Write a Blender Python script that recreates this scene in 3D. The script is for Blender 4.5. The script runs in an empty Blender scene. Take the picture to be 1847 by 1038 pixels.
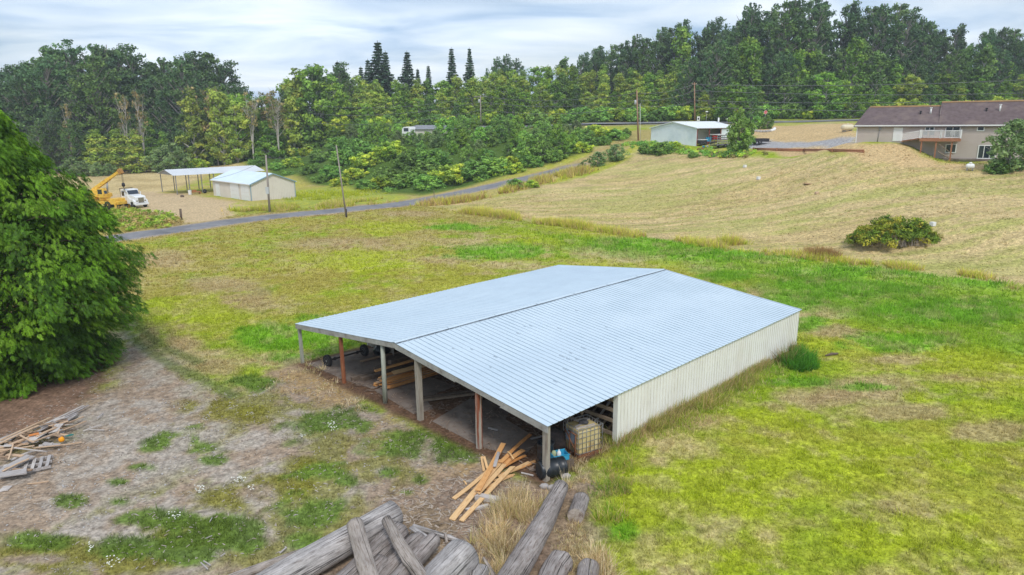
import bpy, math, random
import numpy as np
from mathutils import Vector, Matrix
R = math.radians
SC = bpy.context.scene
COL = SC.collection
random.seed(7)
RNG = np.random.default_rng(11)

# ------------------------------------------------------------------ camera
FPX, CX, CY, CAM_H = 1231.0, 923.5, 519.0, 12.5
PITCH, ROLL = R(13.54), R(-0.43)
Fv = np.array([0, math.cos(PITCH), -math.sin(PITCH)])
Uv = np.array([0, math.sin(PITCH), math.cos(PITCH)])
Xv = np.array([1.0, 0, 0])
c_, s_ = math.cos(-ROLL), math.sin(-ROLL)
xc = Xv * c_ - Uv * s_
yc = Xv * s_ + Uv * c_
cam_d = bpy.data.cameras.new('camera')
cam = bpy.data.objects.new('camera', cam_d)
COL.objects.link(cam)
cam.matrix_world = Matrix(((xc[0], yc[0], -Fv[0], 0), (xc[1], yc[1], -Fv[1], 0), (xc[2], yc[2], -Fv[2], CAM_H), (0, 0, 0, 1)))
cam_d.sensor_width = 36
cam_d.lens = FPX / 1847 * 36
cam_d.clip_end = 6000
SC.camera = cam

# ------------------------------------------------------------------ sky, sun, exposure
SUN_EL, SUN_AZ = R(50), R(165)      # compass style: from +Y clockwise; sun behind the camera, a little to the right
world = bpy.data.worlds.new('World')
SC.world = world
world.use_nodes = True
nt = world.node_tree
nt.nodes.clear()
def N(tree, typ, **kw):
    n = tree.nodes.new(typ)
    for k, v in kw.items():
        setattr(n, k, v)
    return n
def build_world():
    t = nt
    L = t.links.new
    out = N(t, 'ShaderNodeOutputWorld'); bg = N(t, 'ShaderNodeBackground')
    sky = N(t, 'ShaderNodeTexSky', sky_type='NISHITA', sun_disc=False)
    sky.sun_elevation = SUN_EL; sky.sun_rotation = SUN_AZ
    sky.air_density = 1.0; sky.dust_density = 1.5
    tc = N(t, 'ShaderNodeTexCoord')
    sep = N(t, 'ShaderNodeSeparateXYZ'); L(tc.outputs['Generated'], sep.inputs[0])
    # a cloud deck: direction projected on a high plane
    zz = N(t, 'ShaderNodeMath', operation='MAXIMUM'); L(sep.outputs[2], zz.inputs[0]); zz.inputs[1].default_value = 0.0
    za = N(t, 'ShaderNodeMath', operation='ADD'); L(zz.outputs[0], za.inputs[0]); za.inputs[1].default_value = 0.13
    dx = N(t, 'ShaderNodeMath', operation='DIVIDE'); L(sep.outputs[0], dx.inputs[0]); L(za.outputs[0], dx.inputs[1])
    dy = N(t, 'ShaderNodeMath', operation='DIVIDE'); L(sep.outputs[1], dy.inputs[0]); L(za.outputs[0], dy.inputs[1])
    cmb = N(t, 'ShaderNodeCombineXYZ'); L(dx.outputs[0], cmb.inputs[0]); L(dy.outputs[0], cmb.inputs[1])
    mp = N(t, 'ShaderNodeMapping'); L(cmb.outputs[0], mp.inputs[0])
    mp.inputs['Rotation'].default_value = (0, 0, R(12)); mp.inputs['Scale'].default_value = (0.7, 1.0, 1)
    n1 = N(t, 'ShaderNodeTexNoise'); n1.inputs['Scale'].default_value = 1.3; n1.inputs['Detail'].default_value = 5; n1.inputs['Roughness'].default_value = 0.5
    n1.inputs['Distortion'].default_value = 0.5
    L(mp.outputs[0], n1.inputs['Vector'])
    n2 = N(t, 'ShaderNodeTexNoise'); n2.inputs['Scale'].default_value = 0.7; n2.inputs['Detail'].default_value = 3
    L(mp.outputs[0], n2.inputs['Vector'])
    r1 = N(t, 'ShaderNodeValToRGB'); L(n1.outputs[0], r1.inputs[0])
    e = r1.color_ramp.elements
    e[0].position = 0.33; e[0].color = (4.4, 6.4, 9.2, 1)
    e[1].position = 0.66; e[1].color = (12.6, 13.2, 13.8, 1)
    m = e.new(0.48); m.color = (8.8, 10.2, 12.0, 1)
    r2 = N(t, 'ShaderNodeValToRGB'); L(n2.outputs[0], r2.inputs[0])
    r2.color_ramp.elements[0].position = 0.40; r2.color_ramp.elements[0].color = (0.55, 0.55, 0.55, 1)
    r2.color_ramp.elements[1].position = 0.62; r2.color_ramp.elements[1].color = (0.97, 0.97, 0.97, 1)
    mx = N(t, 'ShaderNodeMix', data_type='RGBA'); L(r2.outputs[0], mx.inputs[0]); L(sky.outputs[0], mx.inputs[6]); L(r1.outputs[0], mx.inputs[7])
    L(mx.outputs[2], bg.inputs['Color']); bg.inputs['Strength'].default_value = 0.075
    L(bg.outputs[0], out.inputs[0])
build_world()
sun_d = bpy.data.lights.new('sun', 'SUN')
sun_d.energy = 1.5; sun_d.angle = R(12); sun_d.color = (1.0, 0.96, 0.9)
sun = bpy.data.objects.new('sun', sun_d); COL.objects.link(sun)
sdir = Vector((math.sin(SUN_AZ) * math.cos(SUN_EL), math.cos(SUN_AZ) * math.cos(SUN_EL), math.sin(SUN_EL)))
sun.rotation_euler = sdir.to_track_quat('Z', 'Y').to_euler()
SC.view_settings.view_transform = 'Standard'; SC.view_settings.look = 'None'
SC.view_settings.exposure = 0.5; SC.view_settings.gamma = 1.0
SC.render.engine = 'CYCLES'
SC.cycles.max_bounces = 6; SC.cycles.diffuse_bounces = 3; SC.cycles.glossy_bounces = 2
SC.cycles.transparent_max_bounces = 6; SC.cycles.use_denoising = True

# ------------------------------------------------------------------ tagging
def tag(o, label=None, cat=None, group=None, kind=None):
    if label: o['label'] = label
    if cat: o['category'] = cat
    if group: o['group'] = group
    if kind: o['kind'] = kind
    return o
def empty(name, loc, rz=0, label=None, cat=None, group=None):
    o = bpy.data.objects.new(name, None)
    o.empty_display_size = 0.2
    COL.objects.link(o); o.location = loc; o.rotation_euler = (0, 0, rz)
    return tag(o, label, cat, group)

# ------------------------------------------------------------------ numeric noise
def vnoise(x, y, seed=0):
    xi = np.floor(x).astype(np.int64); yi = np.floor(y).astype(np.int64)
    fx = x - xi; fy = y - yi
    fx = fx * fx * (3 - 2 * fx); fy = fy * fy * (3 - 2 * fy)
    def h(a, b):
        n = (a * 374761393 + b * 668265263 + seed * 982451653) & 0xFFFFFFFF
        n = ((n ^ (n >> 13)) * 1274126177) & 0xFFFFFFFF
        return ((n ^ (n >> 16)) & 0xFFFF) / 65535.0
    return (h(xi, yi) * (1 - fx) + h(xi + 1, yi) * fx) * (1 - fy) + (h(xi, yi + 1) * (1 - fx) + h(xi + 1, yi + 1) * fx) * fy
def fbm(x, y, scale, octs=4, seed=0, rough=0.5, rot=1.3):
    x = np.asarray(x, float); y = np.asarray(y, float)
    a, tot, s, out = 1.0, 0.0, 1.0 / scale, 0
    for i in range(octs):
        ca, sa = math.cos(i * rot), math.sin(i * rot)
        out = out + a * vnoise((x * ca - y * sa) * s + 17.3 * i, (x * sa + y * ca) * s - 9.1 * i, seed + i)
        tot += a; a *= rough; s *= 2.03
    return out / tot
def sstep(a, b, x):
    t = np.clip((x - a) / (b - a), 0, 1)
    return t * t * (3 - 2 * t)

# ------------------------------------------------------------------ pixel rays and terrain
def ray(u, v):
    x, y = u - CX, v - CY
    xr = c_ * x - s_ * y; yr = s_ * x + c_ * y
    d = Xv * xr - Uv * yr + Fv * FPX
    return d / np.linalg.norm(d)
def atD(u, v, D):
    """point of the pixel ray at depth y = D"""
    d = ray(u, v); t = D / d[1]
    return np.array([d[0] * t, d[1] * t, CAM_H + d[2] * t])
def atz(u, v, z):
    d = ray(u, v); t = (z - CAM_H) / d[2]
    return np.array([d[0] * t, d[1] * t, z])
TP = []
# flat land: round the barn, the lawn and the fields on the left
for x in (-300, -190, -110, -60):
    for y in (40, 80, 120, 160, 205): TP.append((x, y, 0))
for p in ((-30, 20), (0, 20), (30, 20), (-30, 45), (0, 45), (25, 40), (-25, 70), (0, 70), (-25, 95), (-10, 90), (-50, 10), (60, 10), (0, 0), (45, 30), (60, -50), (-60, -50), (0, -100),
          (-300, -100), (-38, 112), (-45, 135), (-22, 108), (-50, 175), (200, -100)): TP.append((p[0], p[1], 0))
for u, v in ((850, 385), (1035, 405), (1300, 445), (1600, 482), (1847, 512), (760, 365)):
    q = atz(u, v, 0); TP.append((q[0], q[1], 0))
for u, v, D in ((1150, 400, 88), (1400, 350, 92), (1150, 330, 112), (1610, 428, 66), (1847, 400, 64), (1300, 300, 112), (1847, 335, 78), (1600, 320, 86),
                (900, 335, 119), (1035, 300, 134), (1130, 262, 152), (1000, 350, 108), (1172, 258, 142), (1255, 265, 134), (1310, 268, 128), (1100, 290, 132),
                (1360, 277, 116), (1460, 279, 112), (1560, 280, 107), (1400, 258, 128), (1500, 250, 122), (1540, 256, 103), (1620, 257, 98), (1700, 290, 95.3), (1770, 289.5, 92.7), (1841, 289.5, 90.2), (1800, 300, 86), (1700, 300, 89), (1545, 257, 100.8), (1642, 262, 97), (1663, 275, 96),
                (1900, 290, 88), (1500, 232, 135), (1540, 240, 118), (1250, 222, 178), (1400, 221, 172), (1540, 218, 165), (1700, 215, 160), (1847, 212, 155), (1100, 224, 182), (1000, 228, 185),
                (700, 340, 138), (600, 330, 150), (700, 300, 148), (850, 300, 145), (600, 285, 168), (700, 262, 165), (850, 260, 160), (1000, 262, 155),
                (730, 243, 185), (600, 243, 205), (480, 285, 190), (520, 262, 215), (440, 290, 215), (880, 236, 185), (740, 380, 102), (950, 318, 125)):
    TP.append(tuple(atD(u, v, D)))
for p in ((56, 114, 9.8), (-60, 260, 4), (-150, 260, 1), (-250, 260, 1), (0, 260, 14), (60, 260, 16), (130, 250, 17), (220, 200, 16), (200, 120, 12), (150, 60, 5), (-300, 400, 5), (0, 400, 18), (200, 400, 20),
          (600, 600, 20), (-600, 600, 5), (0, 900, 20), (600, -200, 0), (-600, -200, 0)): TP.append(p)
TP = np.array(TP, float)
def _phi(r2):
    return np.sqrt(r2 + 4.0)
_n = len(TP)
_K = _phi(((TP[:, None, :2] - TP[None, :, :2]) ** 2).sum(-1)) - np.eye(_n) * 0.15
_A = np.zeros((_n + 3, _n + 3)); _A[:_n, :_n] = _K; _A[:_n, _n] = 1; _A[:_n, _n + 1:] = TP[:, :2]; _A[_n, :_n] = 1; _A[_n + 1:, :_n] = TP[:, :2].T
_W = np.linalg.solve(_A, np.r_[TP[:, 2], 0, 0, 0])
# barn frame (needed by the terrain: dead level under it)
BARN_O = np.array([-11.33, 34.88]); BW_ = np.array([0.7035, -0.7107]); BL_ = np.array([0.7107, 0.7035])
def terr(x, y):
    x = np.atleast_1d(np.asarray(x, float)); y = np.atleast_1d(np.asarray(y, float))
    z = np.empty(x.size); xf = x.ravel(); yf = y.ravel()
    for i in range(0, x.size, 20000):
        a, b = xf[i:i + 20000], yf[i:i + 20000]
        r2 = (a[:, None] - TP[None, :, 0]) ** 2 + (b[:, None] - TP[None, :, 1]) ** 2
        z[i:i + 20000] = _phi(r2) @ _W[:_n] + _W[_n] + _W[_n + 1] * a + _W[_n + 2] * b
    z = z.reshape(x.shape)
    near = sstep(62, 46, np.hypot(x - 0, (y - 25)))          # the near ground is level
    z = z * (1 - near)
    # gentle unevenness, none under the barn
    dx, dy = x - BARN_O[0], y - BARN_O[1]
    a = dx * BW_[0] + dy * BW_[1]; b = dx * BL_[0] + dy * BL_[1]
    ins = sstep(-1.5, 1.5, np.minimum(np.minimum(a + 1, 19 - a), np.minimum(b + 2, 23 - b)))
    bump = (fbm(x, y, 9, 3, 5) - 0.5) * 0.35 + (fbm(x, y, 1.7, 3, 9) - 0.5) * 0.10
    return z + bump * (1 - ins)
def tz(x, y):
    return float(terr(x, y)[0])
_ts = np.concatenate([np.arange(10, 80, 0.25), np.arange(80, 420, 0.6)])
def hit(u, v):
    d = ray(u, v)
    xs, ys, zs = d[0] * _ts, d[1] * _ts, CAM_H + d[2] * _ts
    g = terr(xs, ys) - zs
    k = np.where(g > 0)[0]
    if len(k) == 0:
        t = 400.0
        return np.array([d[0] * t, d[1] * t, tz(d[0] * t, d[1] * t)])
    k = k[0]
    t = _ts[k] if k == 0 else _ts[k - 1] + (_ts[k] - _ts[k - 1]) * (-g[k - 1]) / (g[k] - g[k - 1])
    return np.array([d[0] * t, d[1] * t, CAM_H + d[2] * t])

# ------------------------------------------------------------------ mesh helpers
def fast_mesh(name, V, F, mat=None, col=None, smooth=False, parent=None, link=True):
    """V (n,3), F (m,k) all of one size; col (n,3) per vertex"""
    me = bpy.data.meshes.new(name)
    V = np.ascontiguousarray(V, np.float32); F = np.ascontiguousarray(F, np.int32)
    m, k = F.shape
    me.vertices.add(len(V)); me.vertices.foreach_set('co', V.ravel())
    me.loops.add(m * k); me.loops.foreach_set('vertex_index', F.ravel())
    me.polygons.add(m); me.polygons.foreach_set('loop_start', np.arange(0, m * k, k, dtype=np.int32))
    me.polygons.foreach_set('loop_total', np.full(m, k, np.int32))
    me.update(calc_edges=True)
    if smooth: me.polygons.foreach_set('use_smooth', np.ones(m, bool))
    if col is not None:
        a = me.color_attributes.new('Col', 'FLOAT_COLOR', 'POINT')
        c4 = np.ones((len(V), 4), np.float32); c4[:, :3] = col
        a.data.foreach_set('color', c4.ravel())
    if mat: me.materials.append(mat)
    o = bpy.data.objects.new(name, me)
    if link: COL.objects.link(o)
    if parent: o.parent = parent
    return o
class MB:
    """collects solids and links them as one mesh"""
    def __init__(s): s.v = []; s.f = []; s.sm = []
    def add(s, vs, fs, smooth=False):
        b = len(s.v); s.v.extend([tuple(map(float, p)) for p in vs]); s.f.extend([tuple(b + i for i in f) for f in fs]); s.sm.extend([smooth] * len(fs)); return s
    def box(s, lo, hi, M=None):
        x0, y0, z0 = lo; x1, y1, z1 = hi
        vs = [(x0, y0, z0), (x1, y0, z0), (x1, y1, z0), (x0, y1, z0), (x0, y0, z1), (x1, y0, z1), (x1, y1, z1), (x0, y1, z1)]
        if M is not None: vs = [tuple(M @ Vector(p)) for p in vs]
        return s.add(vs, [(3, 2, 1, 0), (4, 5, 6, 7), (0, 1, 5, 4), (1, 2, 6, 5), (2, 3, 7, 6), (3, 0, 4, 7)])
    def cbox(s, c, size, M=None):
        return s.box([c[i] - size[i] / 2 for i in range(3)], [c[i] + size[i] / 2 for i in range(3)], M)
    def tube(s, pts, rad, n=8, cap=True, smooth=True):
        pts = [Vector(p) for p in pts]
        if not hasattr(rad, '__len__'): rad = [rad] * len(pts)
        rings = []
        up = Vector((0, 0, 1))
        d0 = (pts[-1] - pts[0]).normalized()
        if abs(d0.z) > 0.9: up = Vector((1, 0, 0))
        vs = []
        for i, p in enumerate(pts):
            d = (pts[min(i + 1, len(pts) - 1)] - pts[max(i - 1, 0)]).normalized()
            a = d.cross(up).normalized(); b = a.cross(d)
            for k in range(n):
                t = 2 * math.pi * k / n
                vs.append(p + (a * math.cos(t) + b * math.sin(t)) * rad[i])
        fs = []
        for i in range(len(pts) - 1):
            for k in range(n):
                fs.append((i * n + k, i * n + (k + 1) % n, (i + 1) * n + (k + 1) % n, (i + 1) * n + k))
        s.add(vs, fs, smooth)
        if cap:
            b = len(s.v) - len(vs)
            s.f.append(tuple(b + k for k in reversed(range(n)))); s.sm.append(False)
            s.f.append(tuple(b + (len(pts) - 1) * n + k for k in range(n))); s.sm.append(False)
        return s
    def prism(s, poly, axis, a, b, M=None):
        """poly of 2-D points extruded along axis (0,1,2) from a to b"""
        def P(p, t):
            q = [p[0], p[1]]; q.insert(axis, t); return M @ Vector(q) if M is not None else Vector(q)
        n = len(poly)
        vs = [P(p, a) for p in poly] + [P(p, b) for p in poly]
        fs = [tuple(range(n)), tuple(reversed(range(n, 2 * n)))] + [((i + 1) % n, i, n + i, n + (i + 1) % n) for i in range(n)]
        return s.add(vs, fs)
    def lathe(s, prof, n=16, M=None, smooth=True):
        """prof: (r, z) list"""
        vs = []
        for r, z in prof:
            for k in range(n):
                t = 2 * math.pi * k / n; vs.append((r * math.cos(t), r * math.sin(t), z))
        if M is not None: vs = [tuple(M @ Vector(p)) for p in vs]
        fs = [(i * n + k, i * n + (k + 1) % n, (i + 1) * n + (k + 1) % n, (i + 1) * n + k) for i in range(len(prof) - 1) for k in range(n)]
        fs2 = [tuple(reversed(range(n))), tuple((len(prof) - 1) * n + k for k in range(n))]
        s.add(vs, fs, smooth); b = len(s.v) - len(vs)
        for f in fs2: s.f.append(tuple(b + i for i in f)); s.sm.append(False)
        return s
    def build(s, name, mat, parent=None, bevel=0):
        me = bpy.data.meshes.new(name)
        me.from_pydata(s.v, [], s.f)
        me.polygons.foreach_set('use_smooth', s.sm)
        if mat: me.materials.append(mat)
        me.update()
        o = bpy.data.objects.new(name, me); COL.objects.link(o)
        if parent: o.parent = parent
        if bevel:
            b = o.modifiers.new('bevel', 'BEVEL'); b.width = bevel; b.segments = 2; b.limit_method = 'ANGLE'
        return o
def copy_tree(o, parent=None):
    c = o.copy(); COL.objects.link(c); c.parent = parent
    for ch in list(o.children): copy_tree(ch, c)
    return c

# ------------------------------------------------------------------ materials
def pm(name, c1, c2=None, scale=4.0, rough=0.8, metal=0.0, bump=0.0, stretch=(1, 1, 1), c3=None, scale3=0.7, attr=False, trans=0.0, spec=0.3, lo=0.35, hi=0.65, randv=0.0, coord='Object', detail=5, bscale=None, fine=None):
    m = bpy.data.materials.new(name); m.use_nodes = True
    t = m.node_tree; L = t.links.new
    b = t.nodes['Principled BSDF']; out = t.nodes['Material Output']
    b.inputs['Roughness'].default_value = rough; b.inputs['Metallic'].default_value = metal
    b.inputs['Specular IOR Level'].default_value = spec
    tc = N(t, 'ShaderNodeTexCoord'); mp = N(t, 'ShaderNodeMapping'); L(tc.outputs[coord], mp.inputs[0]); mp.inputs['Scale'].default_value = stretch
    cur = None
    if attr:
        at = N(t, 'ShaderNodeAttribute', attribute_name='Col'); cur = at.outputs['Color']
    else:
        rgb = N(t, 'ShaderNodeRGB'); rgb.outputs[0].default_value = (*c1, 1); cur = rgb.outputs[0]
    def noise(sc, det=detail):
        n = N(t, 'ShaderNodeTexNoise'); n.inputs['Scale'].default_value = sc; n.inputs['Detail'].default_value = det; n.inputs['Roughness'].default_value = 0.6
        L(mp.outputs[0], n.inputs['Vector']); return n
    def mixin(cur, col, sc, lo, hi):
        n = noise(sc); mr = N(t, 'ShaderNodeMapRange'); mr.inputs[1].default_value = lo; mr.inputs[2].default_value = hi; L(n.outputs[0], mr.inputs[0])
        mx = N(t, 'ShaderNodeMix', data_type='RGBA'); L(mr.outputs[0], mx.inputs[0]); L(cur, mx.inputs[6]); mx.inputs[7].default_value = (*col, 1)
        return mx.outputs[2]
    if c2 is not None:
        if attr:   # multiply by a factor that runs between the two greys
            n = noise(scale); mr = N(t, 'ShaderNodeMapRange'); mr.inputs[1].default_value = lo; mr.inputs[2].default_value = hi
            mr.inputs[3].default_value = c2[0]; mr.inputs[4].default_value = c2[1]; L(n.outputs[0], mr.inputs[0])
            vm = N(t, 'ShaderNodeVectorMath', operation='SCALE'); L(cur, vm.inputs[0]); L(mr.outputs[0], vm.inputs['Scale']); cur = vm.outputs[0]
        else: cur = mixin(cur, c2, scale, lo, hi)
    if c3 is not None: cur = mixin(cur, c3, scale3, 0.5, 0.7)
    if fine:
        n = noise(fine[0], 4); mr = N(t, 'ShaderNodeMapRange'); mr.inputs[1].default_value = .32; mr.inputs[2].default_value = .68; mr.inputs[3].default_value = fine[1]; mr.inputs[4].default_value = fine[2]; L(n.outputs[0], mr.inputs[0])
        vm = N(t, 'ShaderNodeVectorMath', operation='SCALE'); L(cur, vm.inputs[0]); L(mr.outputs[0], vm.inputs['Scale']); cur = vm.outputs[0]
    if randv:
        oi = N(t, 'ShaderNodeObjectInfo'); hs = N(t, 'ShaderNodeHueSaturation')
        mr = N(t, 'ShaderNodeMapRange'); mr.inputs[3].default_value = 1 - randv; mr.inputs[4].default_value = 1 + randv; L(oi.outputs['Random'], mr.inputs[0])
        mh = N(t, 'ShaderNodeMapRange'); mh.inputs[3].default_value = 0.5 - 0.05 * randv; mh.inputs[4].default_value = 0.5 + 0.05 * randv
        f = N(t, 'ShaderNodeMath', operation='FRACT'); mu = N(t, 'ShaderNodeMath', operation='MULTIPLY'); mu.inputs[1].default_value = 7.77
        L(oi.outputs['Random'], mu.inputs[0]); L(mu.outputs[0], f.inputs[0]); L(f.outputs[0], mh.inputs[0])
        L(mr.outputs[0], hs.inputs['Value']); L(mh.outputs[0], hs.inputs['Hue']); L(cur, hs.inputs['Color']); cur = hs.outputs[0]
    L(cur, b.inputs['Base Color'])
    if bump:
        n = noise(bscale or scale * 3, 6); bp = N(t, 'ShaderNodeBump'); bp.inputs['Strength'].default_value = 1.0; bp.inputs['Distance'].default_value = bump
        L(n.outputs[0], bp.inputs['Height']); L(bp.outputs[0], b.inputs['Normal'])
    if trans:
        tr = N(t, 'ShaderNodeBsdfTranslucent'); L(cur, tr.inputs[0]); ms = N(t, 'ShaderNodeMixShader'); ms.inputs[0].default_value = trans
        L(b.outputs[0], ms.inputs[1]); L(tr.outputs[0], ms.inputs[2]); L(ms.outputs[0], out.inputs[0])
    return m
# ------------------------------------------------------------------ ground cover map (albedo by place)
def wpoly(uvs): return np.array([hit(u, v)[:2] for u, v in uvs])
def pdist(x, y, P):
    ins = np.zeros(x.shape, bool); d = np.full(x.shape, 1e9)
    for i in range(len(P)):
        x0, y0 = P[i]; x1, y1 = P[(i + 1) % len(P)]
        ex, ey = x1 - x0, y1 - y0
        t = np.clip(((x - x0) * ex + (y - y0) * ey) / (ex * ex + ey * ey + 1e-9), 0, 1)
        d = np.minimum(d, np.hypot(x - x0 - t * ex, y - y0 - t * ey))
        c = ((y0 > y) != (y1 > y)) & (x < (x1 - x0) * (y - y0) / (y1 - y0 + 1e-12) + x0)
        ins ^= c
    return np.where(ins, d, -d)
def ldist(x, y, P):
    d = np.full(x.shape, 1e9)
    for i in range(len(P) - 1):
        x0, y0 = P[i]; x1, y1 = P[i + 1]; ex, ey = x1 - x0, y1 - y0
        t = np.clip(((x - x0) * ex + (y - y0) * ey) / (ex * ex + ey * ey + 1e-9), 0, 1)
        d = np.minimum(d, np.hypot(x - x0 - t * ex, y - y0 - t * ey))
    return d
ROAD = wpoly([(-120, 462), (80, 445), (225, 428), (400, 402), (500, 390), (620, 379), (700, 371), (760, 362), (830, 348), (900, 334), (960, 321), (1035, 301), (1085, 283), (1125, 262), (1160, 240)])
ROAD_SEEN = ROAD[:12]
MAINROAD = np.array([atD(u, v, D)[:2] for u, v, D in ((760, 230, 196), (900, 227, 192), (1000, 223, 186), (1160, 222, 182), (1300, 221, 176), (1450, 219, 170), (1600, 217, 163), (1900, 212, 152), (2100, 208, 150))])
POLY = {
 'yard': wpoly([(0, 770), (200, 700), (212, 600), (235, 585), (265, 628), (330, 668), (400, 705), (430, 720), (500, 680), (545, 652), (640, 700), (740, 760), (870, 815), (960, 865), (1000, 880), (1080, 850), (1100, 860), (1040, 930), (1050, 1100), (500, 1150), (0, 1250), (-300, 1200), (-200, 850)]),
 'core': wpoly([(-50, 880), (120, 800), (200, 690), (215, 610), (240, 590), (300, 660), (370, 720), (380, 770), (340, 850), (200, 905), (-50, 960)]),
 'strip': wpoly([(545, 660), (640, 688), (760, 752), (870, 808), (985, 862), (960, 940), (880, 960), (830, 880), (700, 800), (610, 740), (500, 700), (490, 670)]),
 'chips': wpoly([(700, 880), (860, 850), (1000, 870), (1060, 850), (1060, 1060), (700, 1060), (640, 960)]),
 'cedarmulch': wpoly([(-120, 850), (0, 800), (90, 770), (190, 712), (215, 650), (150, 560), (-100, 560)]),
 'hay': wpoly([(770, 372), (850, 386), (1035, 409), (1300, 447), (1600, 484), (1847, 516), (2200, 560), (2300, 330), (1900, 296), (1640, 292), (1560, 284), (1350, 282), (1260, 272), (1150, 280), (1060, 318), (960, 340), (860, 362)]),
 'yardleft': wpoly([(255, 345), (330, 350), (385, 358), (455, 372), (440, 385), (395, 397), (330, 402), (300, 392), (240, 378), (200, 372), (150, 360)]),
 'fieldleft': wpoly([(-200, 420), (-200, 300), (120, 300), (340, 298), (440, 297), (450, 300), (380, 312), (300, 345), (240, 352), (150, 370)]),
 'bright': wpoly([(535, 345), (600, 333), (715, 352), (745, 362), (700, 368), (600, 378), (520, 384), (430, 388), (420, 372), (500, 374)]),
 'bramble': wpoly([(440, 300), (480, 305), (540, 320), (640, 340), (760, 352), (850, 335), (960, 300), (1050, 275), (1120, 245), (1000, 232), (760, 222), (560, 232), (470, 265)]),
 'greenband': wpoly([(980, 424), (1250, 447), (1500, 478), (1847, 522), (1900, 650), (1650, 600), (1420, 530), (1250, 478), (1050, 448)]),
 'houselawn': wpoly([(1340, 230), (1545, 222), (1545, 262), (1630, 262), (1700, 296), (1847, 300), (1900, 312), (1640, 300), (1560, 290), (1380, 275)]),
 'drive': wpoly([(1320, 268), (1345, 250), (1543, 249), (1543, 258), (1480, 264), (1400, 268)]),
}
def well(u, v, ru, rv):
    c = hit(u, v)[:2]; a = (hit(u + ru, v) - hit(u - ru, v))[:2] / 2; b = (hit(u, v + rv) - hit(u, v - rv))[:2] / 2
    return c, np.linalg.inv(np.array([a, b]).T)
def wdist(x, y, e):
    c, I = e
    dx, dy = x - c[0], y - c[1]
    return np.hypot(I[0, 0] * dx + I[0, 1] * dy, I[1, 0] * dx + I[1, 1] * dy)
# patches: (u, v, ru, rv)
GREEN = [well(*p) for p in ((590, 765, 75, 32), (720, 805, 70, 28), (820, 812, 50, 24), (565, 925, 85, 48), (460, 692, 45, 16), (580, 850, 60, 24), (760, 868, 34, 14), (733, 888, 20, 9), (130, 905, 26, 11),
        (210, 870, 18, 7), (270, 845, 30, 10), (290, 800, 40, 16), (350, 790, 70, 30), (300, 935, 70, 20), (790, 755, 14, 8), (785, 750, 10, 5), (60, 975, 60, 16), (420, 960, 70, 40), (240, 985, 60, 20), (940, 840, 20, 10),
        (1000, 862, 25, 8), (700, 850, 40, 12), (640, 700, 16, 5), (345, 1000, 60, 20), (190, 640, 10, 16), (555, 975, 60, 26), (215, 905, 22, 8), (380, 830, 30, 10), (450, 985, 40, 30), (620, 870, 30, 14))]
OLIVE = [well(*p) for p in ((520, 880, 90, 34), (420, 900, 70, 26), (560, 840, 60, 20), (350, 960, 90, 30), (90, 1000, 110, 30), (430, 740, 90, 26), (250, 1010, 80, 30), (330, 735, 40, 16))]
LUSH = [well(*p) for p in ((1300, 500, 60, 12), (1180, 440, 150, 14), (1350, 458, 190, 13), (1600, 492, 180, 12), (1780, 508, 110, 12), (500, 610, 80, 32), (580, 600, 60, 40), (520, 645, 60, 14), (1450, 585, 40, 16), (1700, 560, 150, 30),
        (1620, 620, 130, 18), (1560, 520, 200, 24), (1440, 545, 60, 22), (900, 452, 120, 16), (1120, 960, 40, 24), (1400, 655, 60, 20), (1500, 490, 160, 12), (1440, 690, 60, 8), (1560, 700, 50, 7), (820, 410, 60, 8))]
YELLOW = [well(*p) for p in ((1760, 740, 52, 20), (1655, 718, 30, 9), (1780, 640, 120, 50), (640, 470, 130, 26), (1150, 900, 90, 60), (1300, 880, 130, 60), (1500, 840, 150, 50), (1250, 1000, 150, 40), (1650, 960, 130, 50), (1450, 620, 60, 18), (700, 410, 90, 16),
        (1000, 430, 120, 14), (1750, 600, 150, 30), (360, 560, 90, 40), (1700, 820, 120, 24), (1400, 760, 70, 30))]
BROWN = [well(*p) for p in ((430, 545, 110, 20), (400, 515, 70, 16), (640, 440, 120, 14), (1560, 700, 90, 22), (1500, 720, 60, 14), (1630, 745, 110, 18), (1780, 775, 80, 22), (1500, 600, 60, 14), (1620, 650, 70, 10), (300, 470, 60, 20), (800, 470, 60, 10), (560, 470, 60, 12),
        (330, 620, 40, 20), (270, 610, 20, 30), (390, 660, 60, 18), (1440, 880, 60, 14), (1250, 760, 60, 14), (740, 385, 60, 6), (340, 590, 60, 10), (1750, 680, 90, 12))]
BARE = [well(*p) for p in ((240, 740, 110, 46), (150, 860, 130, 40), (300, 830, 80, 30), (450, 800, 70, 26), (470, 900, 40, 26), (560, 700, 60, 22), (640, 780, 26, 12), (40, 940, 100, 14), (480, 960, 26, 14), (690, 850, 26, 12), (760, 840, 30, 8), (900, 900, 90, 30), (60, 1010, 60, 8), (290, 1000, 30, 8), (540, 745, 40, 10), (720, 905, 50, 12))]
MAP = dict(
 A=(.26, .34, .020), B=(.37, .37, .050), C=(.46, .37, .19), lush=(.135, .29, .016), yel=(.37, .42, .025), brown=(.41, .30, .165),
 dirt=(.315, .235, .17), gravel=(.375, .325, .275), straw=(.42, .29, .145), mulch=(.20, .125, .085), green=(.105, .175, .025), olive=(.215, .205, .030),
 hay=(.50, .385, .19), hay2=(.37, .335, .115), hay3=(.42, .30, .13), tan=(.50, .375, .22), chip=(.25, .175, .125))
MAP = {k: np.array(v) for k, v in MAP.items()}
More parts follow.
